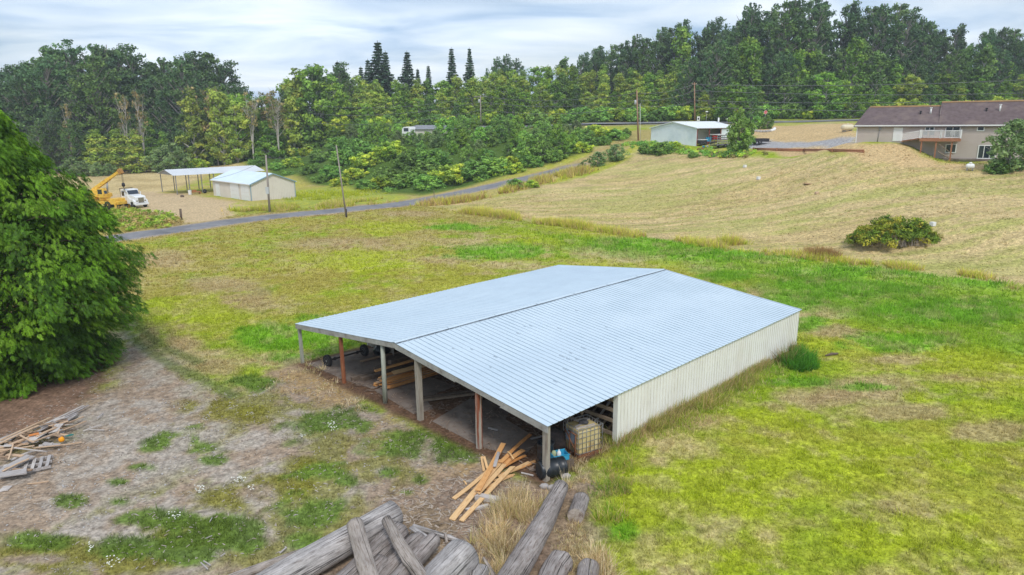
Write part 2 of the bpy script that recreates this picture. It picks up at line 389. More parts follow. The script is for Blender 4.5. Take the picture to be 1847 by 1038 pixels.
def colf(x, y):
    """albedo, how much grass stands there (0..1), its height"""
    n = len(x)
    f1 = fbm(x, y, 11, 4, 21); f2 = fbm(x, y, 3.2, 4, 31, .6); f3 = fbm(x, y, 0.9, 4, 41, .6); f4 = fbm(x, y, 6, 4, 51)
    col = np.empty((n, 3))
    def put(w, c):
        w = np.clip(w, 0, 1)[:, None]; col[:] = col * (1 - w) + c * w
    col[:] = MAP['A']
    put(sstep(.38, .60, f1 * .45 + f2 * .35 + f3 * .2), MAP['B'])
    put(sstep(.50, .66, f4 * .5 + f2 * .3 + f3 * .2) * .9, MAP['C'])
    # the lawn is drier left of the barn, towards the road
    dry = sstep(2, -18, x) * sstep(36, 56, y) + sstep(75, 100, y) * sstep(14, -10, x)
    put(np.clip(dry, 0, 1) * sstep(.30, .56, f2 * .5 + f3 * .5) * .85, MAP['B'] * np.array([.98, .82, 1.5]))
    dens = np.full(n, .85); hgt = .10 + .06 * f2
    def blob(lst, c, amp=.9, strength=1.0, s0=1.15, s1=.55):
        w = np.zeros(n)
        for e in lst: w = np.maximum(w, sstep(s0, s1, wdist(x, y, e) + (f2 - .5) * amp + (f3 - .5) * amp))
        put(w * strength, c); return w * strength
    blob(BROWN, MAP['brown'], 1.1, .75)
    w = blob(YELLOW, MAP['yel'], 1.1, .75); hgt = hgt + .05 * w
    w = blob(LUSH, MAP['lush'] * (0.8 + .9 * f3[:, None]), 1.1, .85); hgt = hgt + .10 * w
    gb = sstep(-2.5, 1.5, pdist(x, y, POLY['greenband']) + (f2 - .5) * 7 + (f3 - .5) * 2); put(gb * .6, MAP['lush'] * (.8 + .7 * f3[:, None])); hgt = hgt + .06 * gb
    # second, finer break-up everywhere on the lawn
    put(sstep(.52, .70, fbm(x, y, 1.3, 4, 77, .75)) * .45, MAP['C']); m_ = (.84 + .32 * fbm(x, y, .55, 3, 79, .7))[:, None]; col[:] = col * m_
    # bare yard before the barn
    sd = pdist(x, y, POLY['yard']); yard = sstep(-.8, .8, sd + (f2 - .5) * 3.0 + (f3 - .5) * 1.5)
    dirt = MAP['dirt'] * (1 - sstep(.35, .65, f3)[:, None]) + MAP['gravel'] * sstep(.35, .65, f3)[:, None]
    core = sstep(-1.2, 1.2, pdist(x, y, POLY['core']) + (f2 - .5) * 4)
    put(yard, dirt)
    dens = dens * (1 - yard * .97)
    # tufts creeping into the yard
    gr = sstep(.50, .60, f2 * .6 + f3 * .4 + .02) * yard * (1 - core * .9)
    put(gr * .75, MAP['olive']); dens = np.maximum(dens, gr * .5)
    w = blob(OLIVE, MAP['olive'], 1.3, .85) * yard; dens = np.maximum(dens, w * .8)
    wb = blob(BARE, dirt, 1.0, .9); dens = dens * (1 - .95 * wb)
    st = sstep(-.5, .5, pdist(x, y, POLY['strip']) + (f3 - .5) * 1.6)
    put(st * sstep(.35, .55, f2), MAP['straw'] * .85); put(st * sstep(.5, .6, f3) * .6, MAP['dirt']); dens = dens * (1 - st * .9)
    ch = sstep(-.6, .6, pdist(x, y, POLY['chips']) + (f3 - .5) * 1.6); put(ch * .85, MAP['chip'] * (0.6 + .9 * f3[:, None])); dens = dens * (1 - ch * .8)
    w = blob(GREEN, MAP['green'] * (.7 + .8 * f2[:, None]), 1.7, .9) * sstep(.30, .50, f3 * .5 + fbm(x, y, .45, 3, 19) * .5); dens = np.maximum(dens, w * .8); hgt = np.where(w > .4, .13 + .08 * f3, hgt)
    w = sstep(-.5, .9, pdist(x, y, POLY['cedarmulch']) + (f3 - .5) * 1.5); put(w, MAP['mulch'] * (.7 + .8 * f3[:, None])); dens = dens * (1 - w)
    # wheel ruts leaving the yard towards the lawn
    for P in (RUT1, RUT2):
        d = ldist(x, y, P); w = sstep(.55, .15, d + (f3 - .5) * .5); put(w * .6, MAP['green'] * .8)
    # hay field
    sd = pdist(x, y, POLY['hay']); w = sstep(-.6, .6, sd + (f3 - .5) * 1.2)
    h1 = fbm(x * .16, y * 1.2 + x * .1, 1.3, 5, 61, .7, 0.06); h2 = fbm(x * .4, y, 7, 4, 71)
    hc = MAP['hay'] * (1 - sstep(.45, .62, h1)[:, None]) + MAP['hay2'] * sstep(.45, .62, h1)[:, None]
    hc = hc * (1 - .3 * sstep(.5, .68, h2)[:, None]) + MAP['hay3'] * .3 * sstep(.5, .68, h2)[:, None]
    hc = hc * (0.62 + .76 * fbm(x * .2, y * 1.3, .8, 4, 81, .8, .05)[:, None])
    gp = sstep(.54, .70, fbm(x * .4, y, 8, 5, 91, .65, .3)) * .8; hc = hc * (1 - .55 * gp[:, None]) + MAP['hay2'] * np.array([.9, 1.05, .8]) * .55 * gp[:, None]
    put(w, hc); dens = np.where(w > .5, .45, dens); hgt = np.where(w > .5, .07, hgt)
    # far left
    w = sstep(-1.5, 1.5, pdist(x, y, POLY['fieldleft']) + (f1 - .5) * 3); put(w, MAP['hay'] * (.85 + .35 * f2[:, None])); dens = dens * (1 - w)
    put(w * sstep(.5, .65, f4) * .5, MAP['hay3'] * .8)
    w = sstep(-1.5, 1.5, pdist(x, y, POLY['yardleft']) + (f2 - .5) * 5); put(w, MAP['tan'] * (.85 + .3 * f3[:, None])); dens = dens * (1 - w)
    w = sstep(-1, 1, pdist(x, y, POLY['bright']) + (f2 - .5) * 4); put(w, MAP['yel'] * np.array([.78, .80, 2.5]) * (.75 + .4 * f2[:, None])); put(w * sstep(.45, .6, f3), MAP['B']); 
    w = sstep(-2, 2, pdist(x, y, POLY['bramble']) + (f1 - .5) * 4); put(w, np.array([.07, .12, .02]) * (.6 + .9 * f2[:, None])); dens = dens * (1 - w)
    w = sstep(-1, 1, pdist(x, y, POLY['houselawn']) + (f2 - .5) * 4); put(w, MAP['hay'] * np.array([1.0, .93, .95]) * (.85 + .3 * f2[:, None])); dens = dens * (1 - w * .7)
    w = sstep(-1, 1, pdist(x, y, POLY['drive']) + (f3 - .5) * 2); put(w, np.array([.34, .33, .33]) * (.85 + .3 * f3[:, None])); dens = dens * (1 - w)
    # road verges
    for P, wd in ((ROAD, 2.6), (MAINROAD, 4.2)):
        d = ldist(x, y, P)
        put(sstep(wd + 2.2, wd + .6, d + (f2 - .5) * 3) * .75, MAP['straw'] * .85 + MAP['olive'] * .15)
        put(sstep(wd + .5, wd, ldist(x, y, ROAD_SEEN) if wd < 3 else d), MAP['gravel'] * .8); dens = dens * (1 - sstep(wd + 1.0, wd, d))
    far = sstep(150, 210, np.hypot(x, y)) * (1 - sstep(-30, -50, x))
    put(far * .6 * (1 - sstep(-1, 1, pdist(x, y, POLY['houselawn']))), np.array([.15, .20, .03]) * (.7 + .7 * f2[:, None]))
    outer = sstep(230, 280, np.hypot(x, y)); put(outer, np.array([.05, .08, .02]))  # outermost ground set to one dark green
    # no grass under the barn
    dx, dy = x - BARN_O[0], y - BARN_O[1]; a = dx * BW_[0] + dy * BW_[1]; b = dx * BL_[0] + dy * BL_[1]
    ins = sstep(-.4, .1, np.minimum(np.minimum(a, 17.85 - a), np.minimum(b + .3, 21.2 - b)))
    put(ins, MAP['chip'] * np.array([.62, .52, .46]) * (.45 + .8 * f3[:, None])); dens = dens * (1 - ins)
    return col, dens, hgt
RUT1 = wpoly([(215, 585), (250, 620), (310, 660), (400, 700), (420, 715)])
RUT2 = wpoly([(235, 575), (290, 625), (360, 655)])

# ------------------------------------------------------------------ ground: one polar sheet to the horizon
def build_ground():
    th = np.concatenate([np.linspace(-180, -52, 26)[:-1], np.linspace(-52, 52, 400), np.linspace(52, 180, 26)[1:]])
    rr = np.concatenate([[1.0, 4, 8, 11], np.geomspace(13, 300, 440), np.geomspace(330, 2600, 12)])
    T, Rr = np.meshgrid(np.radians(th), rr)
    x = (Rr * np.sin(T)).ravel(); y = (Rr * np.cos(T)).ravel()
    z = terr(x, y)
    # beyond the woods the land runs level
    far = sstep(260, 420, Rr.ravel()); z = z * (1 - far) + np.clip(z, 0, 18) * far
    nx, ny = len(th), len(rr)
    i = np.arange(ny - 1)[:, None] * nx + np.arange(nx - 1)[None, :]; i = i.ravel()
    F = np.stack([i, i + nx, i + nx + 1, i + 1], 1)
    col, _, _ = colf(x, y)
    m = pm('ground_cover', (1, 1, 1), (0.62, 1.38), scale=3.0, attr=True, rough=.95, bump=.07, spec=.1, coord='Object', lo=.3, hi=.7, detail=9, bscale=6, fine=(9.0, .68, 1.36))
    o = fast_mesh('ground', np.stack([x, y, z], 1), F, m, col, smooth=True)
    tag(o, kind='structure')
build_ground()

def strip(name, P, width, lift, mat, kind='structure', uvs=None, sub=24):
    """a road sheet laid along P"""
    P = np.array(P); seg = np.r_[0, np.cumsum(np.hypot(*np.diff(P, axis=0).T))]
    s = np.linspace(0, seg[-1], int(seg[-1] / 1.5) + 2)
    # smooth the polyline
    px = np.interp(s, seg, P[:, 0]); py = np.interp(s, seg, P[:, 1])
    k = 9; ker = np.ones(k) / k
    px = np.convolve(np.pad(px, k // 2, 'edge'), ker, 'valid'); py = np.convolve(np.pad(py, k // 2, 'edge'), ker, 'valid')
    tx = np.gradient(px); ty = np.gradient(py); l = np.hypot(tx, ty); nx_, ny_ = -ty / l, tx / l
    cols = 7; V = []
    zc = terr(px, py); zc = np.convolve(np.pad(zc, 3, 'edge'), np.ones(7) / 7, 'valid')
    for j in range(cols):
        t = (j / (cols - 1) - .5) * width
        x = px + nx_ * t; y = py + ny_ * t
        V.append(np.stack([x, y, np.maximum(terr(x, y), zc) + lift + .05 * (1 - (2 * t / width) ** 2) - (0.12 if j in (0, cols - 1) else 0)], 1))
    V = np.stack(V, 1).reshape(-1, 3); n = len(px)
    i = (np.arange(n - 1)[:, None] * cols + np.arange(cols - 1)[None]).ravel()
    F = np.stack([i, i + cols, i + cols + 1, i + 1], 1)
    o = fast_mesh(name, V, F, mat, smooth=True); tag(o, kind=kind); return o
m_asph = pm('asphalt', (.175, .175, .19), (.235, .23, .235), scale=.8, rough=.9, bump=.004, c3=(.13, .13, .14), scale3=.25)
strip('road', ROAD_SEEN, 4.4, .07, m_asph)
strip('main_road', MAINROAD, 7.0, .08, m_asph)

# ------------------------------------------------------------------ grass standing on the ground
def tufts(name, px, py, h, col, nb=5, w=.022, lean=.5, mat=None, kind='stuff', z=None, spread=.08):
    n = len(px)
    if z is None: z = terr(px, py)
    P = np.repeat(np.stack([px, py, z], 1), nb, 0); h = np.repeat(h, nb) * RNG.uniform(.55, 1.25, n * nb)
    col = np.repeat(col, nb, 0) * RNG.uniform(.72, 1.3, (n * nb, 1))
    a = RNG.uniform(0, 2 * np.pi, n * nb); r = RNG.uniform(0, spread, n * nb) * (1 + h)
    ax = np.stack([np.cos(a), np.sin(a), 0 * a], 1); base = P + ax * r[:, None]; base[:, 2] -= .02
    b = a + RNG.uniform(-1, 1, n * nb); side = np.stack([-np.sin(b), np.cos(b), 0 * b], 1)
    ln = RNG.uniform(.1, lean * 1.6, n * nb)
    tip = base + ax * (h * ln)[:, None]; tip[:, 2] += h * np.sqrt(np.clip(1 - (ln * .6) ** 2, .2, 1))
    ww = (w * RNG.uniform(.7, 1.3, n * nb))[:, None]
    V = np.stack([base - side * ww, base + side * ww, tip], 1).reshape(-1, 3)
    F = np.arange(len(V)).reshape(-1, 3)
    C = np.stack([col * .85, col * .85, col * 1.12], 1).reshape(-1, 3)
    o = fast_mesh(name, V, F, mat, C); tag(o, kind=kind); return o
m_grass = pm('grass_blade', (1, 1, 1), attr=True, rough=.7, spec=.15, trans=.35)
def in_view(x, y, z, m=60):
    d = np.stack([x, y, z - CAM_H], 1); dz = d @ Fv; u = CX + (d @ xc) / dz * FPX; v = CY - (d @ yc) / dz * FPX
    return (dz > 1) & (u > -m * 2) & (u < 1847 + m * 2) & (v < 1038 + m) & (v > -m)
def scatter_ring(r0, r1, n, spread=46):
    r = np.sqrt(RNG.uniform(r0 ** 2, r1 ** 2, n)); t = np.radians(RNG.uniform(-spread, spread, n)); return r * np.sin(t), r * np.cos(t)
def field_grass():
    x, y = scatter_ring(14, 60, 26000); z = terr(x, y); k = in_view(x, y, z) & (fbm(x, y, 1.6, 3, 66) > .52); x, y, z = x[k], y[k], z[k]; col, dens, hgt = colf(x, y); k = RNG.uniform(0, 1, len(x)) < (dens - .45) * 1.2; x, y, z, col, hgt = x[k], y[k], z[k], col[k], hgt[k]
    tufts('tall_grass', x, y, hgt * 1.7, col * 1.25, nb=8, w=.016, lean=.8, mat=m_grass, z=z, spread=.12)
    for r0, r1, n, w, hs, nb in ((14, 34, 52000, .014, 1.0, 5), (34, 60, 56000, .026, 1.1, 4), (60, 110, 46000, .055, 1.5, 4)):
        x, y = scatter_ring(r0, r1, n); z = terr(x, y); k = in_view(x, y, z); x, y, z = x[k], y[k], z[k]
        col, dens, hgt = colf(x, y)
        k = RNG.uniform(0, 1, len(x)) < dens; x, y, z, col, hgt = x[k], y[k], z[k], col[k], hgt[k]
        clump = .6 + .9 * fbm(x, y, .7, 3, 5)
        tufts('grass', x, y, hgt * hs * clump, col * 1.2, nb=nb, w=w, lean=.7, mat=m_grass, z=z, spread=w * 5)
field_grass()
# ================================================================== the open-sided barn
m_roof = pm('galvanised_roof', (.50, .60, .68), (.545, .64, .715), scale=.25, rough=.5, metal=.0, spec=.4, c3=(.465, .565, .65), scale3=.12, attr=False, stretch=(1, .4, 1))
m_rib_line_dark = pm('roof_rib_line_dark', (.25, .32, .38), (.38, .45, .52), scale=.6, rough=.7)  # darker colour on one flank of each rib, right slope
m_rib_line_pale = pm('roof_rib_line_pale', (.38, .47, .56), (.46, .56, .65), scale=.6, rough=.7)  # left slope: rib flank colour closer to the sheet
m_roof_gap = pm('roof_seam_shadow_gap', (.10, .12, .14), (.22, .25, .28), scale=3, rough=.8)
m_siding = pm('cream_metal_siding', (.76, .755, .72), (.81, .805, .78), scale=.8, rough=.55, spec=.4, c3=(.70, .675, .62), scale3=1.2, stretch=(1, 1, .25), bump=.0)
m_wall_rib_line = pm('siding_rib_line', (.56, .54, .48), (.68, .66, .60), scale=1.5, rough=.8)  # one flank of each wall rib coloured darker so the ribs show
m_siding_in = pm('weathered_tin_siding', (.33, .30, .26), (.45, .42, .37), scale=2, rough=.7, stretch=(1, 1, .3))
m_fascia = pm('weathered_board', (.30, .29, .27), (.42, .41, .385), scale=6, rough=.9, stretch=(1, 1, 1), c3=(.20, .18, .16), scale3=3)
m_post_grey = pm('grey_post_wood', (.30, .265, .22), (.40, .36, .30), scale=9, rough=.9, stretch=(3, 3, .3), c3=(.20, .16, .13), scale3=2, bump=.01)
m_post_red = pm('rust_red_post', (.24, .075, .035), (.33, .13, .06), scale=5, rough=.85, stretch=(2, 2, .4), c3=(.12, .05, .03), scale3=2)
m_post_green = pm('pale_green_grey_post', (.30, .32, .27), (.40, .41, .35), scale=7, rough=.9, stretch=(2, 2, .3), c3=(.22, .22, .17), scale3=2)
m_post_mixed = pm('half_painted_post', (.42, .38, .32), (.26, .08, .04), scale=2.5, rough=.9, stretch=(3, 3, .15), lo=.47, hi=.53)
m_darkwood = pm('dark_old_wood', (.115, .085, .065), (.17, .13, .10), scale=6, rough=.95, stretch=(1, 1, 1), bump=.01)
m_railwood = pm('rail_wood', (.20, .15, .11), (.28, .22, .165), scale=6, rough=.95)
m_conc = pm('old_concrete', (.15, .115, .095), (.28, .24, .21), scale=1.1, rough=.95, c3=(.11, .075, .06), scale3=.55, bump=.006)

def frame(o, rz):
    return Matrix.Translation(Vector(o)) @ Matrix.Rotation(rz, 4, 'Z')
BRZ = math.atan2(BW_[1], BW_[0])
BM = frame((BARN_O[0], BARN_O[1], 0), BRZ)
def bp(x, y, z=0): return BM @ Vector((x, y, z))      # barn coordinates: x across the front, y towards the back
W_, L_, EZ, RZ_ = 17.85, 20.9, 2.22, 3.22
XR = 8.95                                             # ridge
barn = empty('open_sided_barn', BM.translation, BRZ, 'long low barn with pale metal gable roof, open post front and cream side wall', 'barn')
def roofz(x):
    return RZ_ - (RZ_ - EZ) * abs(x - XR) / (XR + .15)
def ribbed(x0, x1, y0, y1, zf, pitch=.3, rib=.024, rw=.035, t=.012):
    """roof skin with ribs running from eave to ridge; ribs repeat along y"""
    prof = []
    y = y0
    while y < y1 - 1e-6:
        e = min(y + pitch, y1)
        prof += [(y, 0), (max(e - .062, y + .01), 0), (max(e - .034, y + .015), rib), (max(e - .012, y + .02), rib)]
        y = e
    prof.append((y1, 0))
    xs = np.linspace(x0, x1, 7); V = []; n = len(prof)
    for sgn in (0, 1):
        for x in xs:
            for (yy, h) in prof:
                wav = .004 * math.sin(yy * 1.7 + x * .9) + .006 * math.sin(yy * .6 - x * 1.3)
                V.append((x, yy, zf(x) + h + wav - sgn * t))
    F = []; m = len(xs); fl = x1 < x0
    MI = []
    for s in (0, 1):
        for i in range(m - 1):
            for j in range(n - 1):
                MI.append(1 if (s == 0 and j % 4 == 1) else 0)
                a = s * m * n + i * n + j
                q = (a, a + n, a + n + 1, a + 1)
                F.append(q if (s == 0) else q[::-1])
    def edge(idx):
        for a, b in zip(idx[:-1], idx[1:]): F.append((a, b, b + m * n, a + m * n))
    edge([i * n for i in range(m)]); edge([i * n + n - 1 for i in range(m)][::-1]); edge(list(range(n))[::-1]); edge([(m - 1) * n + j for j in range(n)])
    return V, F, MI
for x0, x1 in ((-.15, XR - .0), (XR, W_ + .15)):
    V, F, MI = ribbed(x0, x1, -.18, L_ + .05, roofz)
    rs = MB().add(V, F).build('roof_slope', m_roof, barn)
    rs.data.materials.append(m_rib_line_dark if x0 > 5 else m_rib_line_pale)
    rs.data.polygons.foreach_set('material_index', MI + [0] * (len(F) - len(MI)))
# small dents and drip stains in the right slope's grooves
m_drip = pm('roof_drip_stain', (.20, .25, .29), (.30, .34, .39), scale=9, rough=.7)
for i in range(18):
    st = MB()
    x = random.uniform(XR + 1.5, W_ - 1.0); k = int(random.uniform(3, 38)); y = -.18 + .3 * (k + 1) - .12
    l = random.uniform(.12, .32)
    st.add([(x, y - .012, roofz(x) + .018), (x, y + .018, roofz(x) + .018), (x + l, y + .012, roofz(x + l) + .018), (x + l, y - .006, roofz(x + l) + .018)], [(0, 3, 2, 1)])
    st.build('drip_stain', m_drip, barn)
# ridge cap; a dark strip stands for the shaded gap along its right-hand side
cap = MB()
for k in range(7):
    y0 = -.2 + k * 3.02; y1 = y0 + 3.0; dz = random.uniform(0, .015)
    cap.add([(XR - .16, y0, roofz(XR - .16) + .03 + dz), (XR, y0, RZ_ + .045 + dz), (XR + .14, y0, roofz(XR + .14) + .035 + dz), (XR - .16, y1, roofz(XR - .16) + .03), (XR, y1, RZ_ + .045), (XR + .14, y1, roofz(XR + .14) + .035)],
            [(0, 1, 4, 3), (1, 2, 5, 4)])
cap.build('ridge_cap', m_roof, barn)
gap = MB(); gap.box((XR + .12, -.16, roofz(XR + .13) + .005), (XR + .19, L_, roofz(XR + .13) + .04)); gap.build('ridge_gap_strip', m_roof_gap, barn)
# front fascia (follows the gable), rafters and purlins beneath
def slope_board(mb, x0, x1, y0, y1, top, depth):
    mb.add([(x0, y0, roofz(x0) + top - depth), (x1, y0, roofz(x1) + top - depth), (x1, y1, roofz(x1) + top - depth), (x0, y1, roofz(x0) + top - depth),
            (x0, y0, roofz(x0) + top), (x1, y0, roofz(x1) + top), (x1, y1, roofz(x1) + top), (x0, y1, roofz(x0) + top)],
           [(3, 2, 1, 0), (4, 5, 6, 7), (0, 1, 5, 4), (1, 2, 6, 5), (2, 3, 7, 6), (3, 0, 4, 7)])
fs = MB()
for a, b, dp in ((-.13, 4.3, .24), (4.31, XR - .005, .22), (XR + .005, 13.0, .25), (13.01, 15.6, .20), (15.61, W_ + .13, .25)):
    slope_board(fs, a, b, -.17, -.125, -.03, dp)
fs.build('fascia_board', m_fascia, barn)
ra = MB()
for y in (.0, 2.0, 4.1, 6.5, 9, 11.5, 14, 16.5, 19, L_ - .12):
    for a, b in ((.06, XR - .01), (XR + .01, W_ - .08)): slope_board(ra, a, b, y - .04, y + .04, -.115, .2)
for i in range(30):
    x = -.08 + i * .617
    if abs(x - XR) < .1: continue
    ra.box((x - .02, -.11, roofz(x) - .11), (x + .02, L_, roofz(x) - .025))
ra.build('roof_framing', m_darkwood, barn)
# posts: irregular, some round
def post(x, y, r, top, mat, kind='square', lean=(0, 0), name='post'):
    mb = MB()
    if kind == 'round': mb.tube([(x, y, -.15), (x + lean[0] * .5, y, top * .5), (x + lean[0], y + lean[1], top)], [r * 1.08, r, r * .95], 12)
    else:
        mb.box((x - r, y - r, -.15), (x + r, y + r, top))
        mb.v = [(a + lean[0] * (c / top), b + lean[1] * (c / top), c) for a, b, c in mb.v]
    return mb.build(name, mat, barn, bevel=.008 if kind != 'round' else 0)
for x, r, mt, k, ln in ((0, .075, m_post_green, 'square', (-.05, 0)), (4.2, .075, m_post_red, 'square', (-.07, 0)), (7.75, .105, m_post_green, 'round', (.02, 0)), (10.4, .11, m_post_grey, 'square', (-.04, 0)),
                        (14.2, .095, m_post_mixed, 'square', (.0, 0)), (17.78, .10, m_post_grey, 'square', (0, 0))):
    post(x, 0, r, roofz(x) - .13, mt, k, ln)
for y in (4.1, 9, 14, 19):
    for x in (4.2, 7.8, 12.2, 15.3): post(x, y, .09, roofz(x) - .3, m_railwood)
# right wall, left wall, rear wall, stub of front wall: ribbed sheets
def sheet(name, p0, p1, z0, zf, mat, pitch=.23, t=.02, rib=.028, flip=1):
    """wall of vertical ribs from p0 to p1 (barn xy); zf gives top height along 0..1"""
    p0 = Vector((*p0, 0)); p1 = Vector((*p1, 0)); d = (p1 - p0); l = d.length; d.normalize(); nrm = Vector((d.y, -d.x, 0)) * flip
    prof = []; s = 0
    while s < l - 1e-4:
        e = min(s + pitch, l)
        prof += [(s, 0), (max(e - .085, s + .005), 0), (max(e - .055, s + .008), rib), (max(e - .02, s + .012), rib)]; s = e
    prof.append((l, 0)); V = []; n = len(prof)
    for off in (0, -t):
        for top in (0, 1):
            for s, h in prof:
                q = p0 + d * s + nrm * (h + off); V.append((q.x, q.y, z0 if not top else zf(s / l)))
    F = []
    for j in range(n - 1):
        F.append((j, j + 1, n + j + 1, n + j)); F.append((2 * n + j, 3 * n + j, 3 * n + j + 1, 2 * n + j + 1)); F.append((n + j, n + j + 1, 3 * n + j + 1, 3 * n + j))
    F.append((0, n, 3 * n, 2 * n)); F.append((n - 1, 3 * n - 1, 4 * n - 1, 2 * n - 1))
    o = MB().add(V, F).build(name, mat, barn); o.data.materials.append(m_wall_rib_line)
    o.data.polygons.foreach_set('material_index', [1 if (q % 3 == 0 and (q // 3) % 4 in (1,)) else 0 for q in range((n - 1) * 3)] + [0, 0]); return o
sheet('side_wall', (W_ + .02, 4.1), (W_ + .02, L_), .02, lambda t: EZ - .03, m_siding)
sheet('side_wall', (.0, L_), (.0, 4.1), .02, lambda t: EZ - .03, m_siding)
sheet('rear_wall', (W_, L_ - .03), (XR, L_ - .03), .02, lambda t: roofz(W_ + (XR - W_) * t) - .03, m_siding)
sheet('rear_wall', (XR, L_ - .03), (0, L_ - .03), .02, lambda t: roofz(XR - XR * t) - .03, m_siding)
sheet('front_wall_panel', (.0, 4.12), (2.6, 4.12), .02, lambda t: roofz(2.6 * t) - .14, m_siding_in, flip=1)
tr = MB(); tr.box((W_ - .16, 4.02, .02), (W_ + .06, 4.09, EZ - .04)); tr.box((W_ - .14, 4.1, .02), (W_ - .02, 4.25, EZ - .05)); tr.build('corner_trim', m_siding, barn)
rl = MB()
for i, z in enumerate((.35, .85, 1.32, 1.75)):
    rl.box((15.3, 4.02, z), (W_ - .17, 4.07, z + .15), Matrix.Rotation(R(random.uniform(-1.2, 1.2)), 4, 'X'))
rl.build('stall_rail', m_railwood, barn)
iw = MB()
for i in range(26):
    x = 4.3 + i * .42
    iw.box((x, 11.48, .05), (x + .40, 11.51, random.uniform(1.5, 2.0)))
iw.build('stall_boards', m_darkwood, barn)
# floor slabs, laid directly on the level ground
def slab(poly, z, name='concrete_slab'):
    mb = MB(); mb.prism([(bp(x, y).x, bp(x, y).y) for x, y in poly], 2, -.1, z - .025)
    mb.v = [(x, y, zz) for x, y, zz in mb.v]
    o = mb.build(name, m_conc); tag(o, kind='structure'); return o
slab([(.4, .1), (4.0, .25), (5.9, .55), (5.8, 3.0), (5.2, 5.5), (1.0, 5.2), (.2, 2.5)], .045)
slab([(6.1, .5), (9.7, .15), (9.9, 1.1), (8.6, 1.6), (8.5, 3.6), (6.0, 3.4)], .05)
slab([(10.9, .25), (14.1, .1), (16.0, .6), (15.4, 2.2), (13.0, 2.6), (12.0, 4.2), (10.2, 3.0)], .04)
# floor litter
def litter(name, n, fn, mat, lmin, lmax, w, col=None):
    V = []; F = []
    for i in range(n):
        x, y, z = fn(); l = random.uniform(lmin, lmax); a = random.uniform(0, 2 * math.pi); ww = w * random.uniform(.4, 1.4)
        dx, dy = math.cos(a) * l / 2, math.sin(a) * l / 2; nx, ny = -math.sin(a) * ww, math.cos(a) * ww; t = random.uniform(-.2, .2) * l
        b = len(V)
        V += [(x - dx - nx, y - dy - ny, z + .01), (x + dx - nx, y + dy - ny, z + .02 + abs(t)), (x + dx + nx, y + dy + ny, z + .02 + abs(t)), (x - dx + nx, y - dy + ny, z + .01), (x, y, z + .03 + ww)]
        F += [(b, b + 1, b + 4), (b + 1, b + 2, b + 4), (b + 2, b + 3, b + 4), (b + 3, b, b + 4)]
    V = np.array(V); 
    o = fast_mesh(name, V, np.array(F), mat, None); tag(o, kind='stuff'); return o
m_chip = pm('wood_chips', (.34, .26, .20), (.50, .44, .38), scale=3, rough=.95, c3=(.12, .08, .06), scale3=2)
def f_in():
    p = bp(random.uniform(.5, 17.3), random.uniform(.1, 11)); return p.x, p.y, .03
litter('floor_litter', 3200, f_in, pm('dark_litter', (.19, .14, .11), (.30, .23, .18), scale=3, rough=.95), .06, .35, .018)

# ================================================================== things under and before the barn
m_rubber = pm('black_rubber', (.018, .018, .02), (.03, .03, .032), scale=20, rough=.8)
m_blackpl = pm('black_plastic', (.012, .016, .022), (.02, .025, .03), scale=6, rough=.38, spec=.5)
m_steel = pm('dull_steel', (.25, .25, .26), (.33, .33, .33), scale=8, rough=.5, metal=.6)
m_ironblk = pm('black_iron', (.03, .028, .028), (.07, .05, .045), scale=10, rough=.7)
m_rust = pm('rusty_iron', (.17, .07, .035), (.26, .12, .06), scale=9, rough=.9)
def along(p, q): return Vector(q) - Vector(p)
# trailer axle: two wheels on a beam
def wheel_parts(parent, c, axis, r, w, mt=m_rubber, mr=m_steel, holes=0):
    """tyre (> rim) as parts of parent; c and axis in parent space"""
    M = Matrix.Translation(Vector(c)) @ Vector(axis).to_track_quat('Z', 'Y').to_matrix().to_4x4()
    t = MB().lathe([(r * .60, -w * .42), (r * .78, -w * .5), (r * .93, -w * .46), (r, -w * .3), (r, w * .3), (r * .93, w * .46), (r * .78, w * .5), (r * .60, w * .42)], 24, M)
    tw = t.build('tyre', mt, parent)
    rim = MB().lathe([(r * .60, w * .35), (r * .56, w * .43), (r * .50, w * .40), (r * .42, w * .25), (r * .22, w * .28), (r * .18, w * .44), (r * .02, w * .46)], 20, M)
    rim.build('rim', mr, tw)
    rim = MB().lathe([(r * .02, -w * .46), (r * .18, -w * .44), (r * .22, -w * .28), (r * .42, -w * .25), (r * .50, -w * .40), (r * .56, -w * .43), (r * .60, -w * .35)], 20, M)
    rim.build('rim', mr, tw)
    return tw
a = atz(591, 651, .33); b = atz(657, 632, .33)
ax = empty('trailer_axle', (0, 0, 0), 0, 'bare trailer axle with two black tyred wheels, beyond the left corner posts', 'axle')
A, B = Vector((a[0], a[1], .33)), Vector((b[0], b[1], .33)); d = (B - A)
B = A + d.normalized() * min(d.length, 2.6); d = (B - A).normalized()
wheel_parts(ax, A, -d, .33, .2); wheel_parts(ax, B, d, .33, .2)
MB().tube([A + d * .1, B - d * .1], .05, 8).build('beam', m_ironblk, ax)
for q_ in (A + d * .45, B - d * .45): MB().cbox(q_, (.12, .12, .16)).build('spring_seat', m_ironblk, ax)

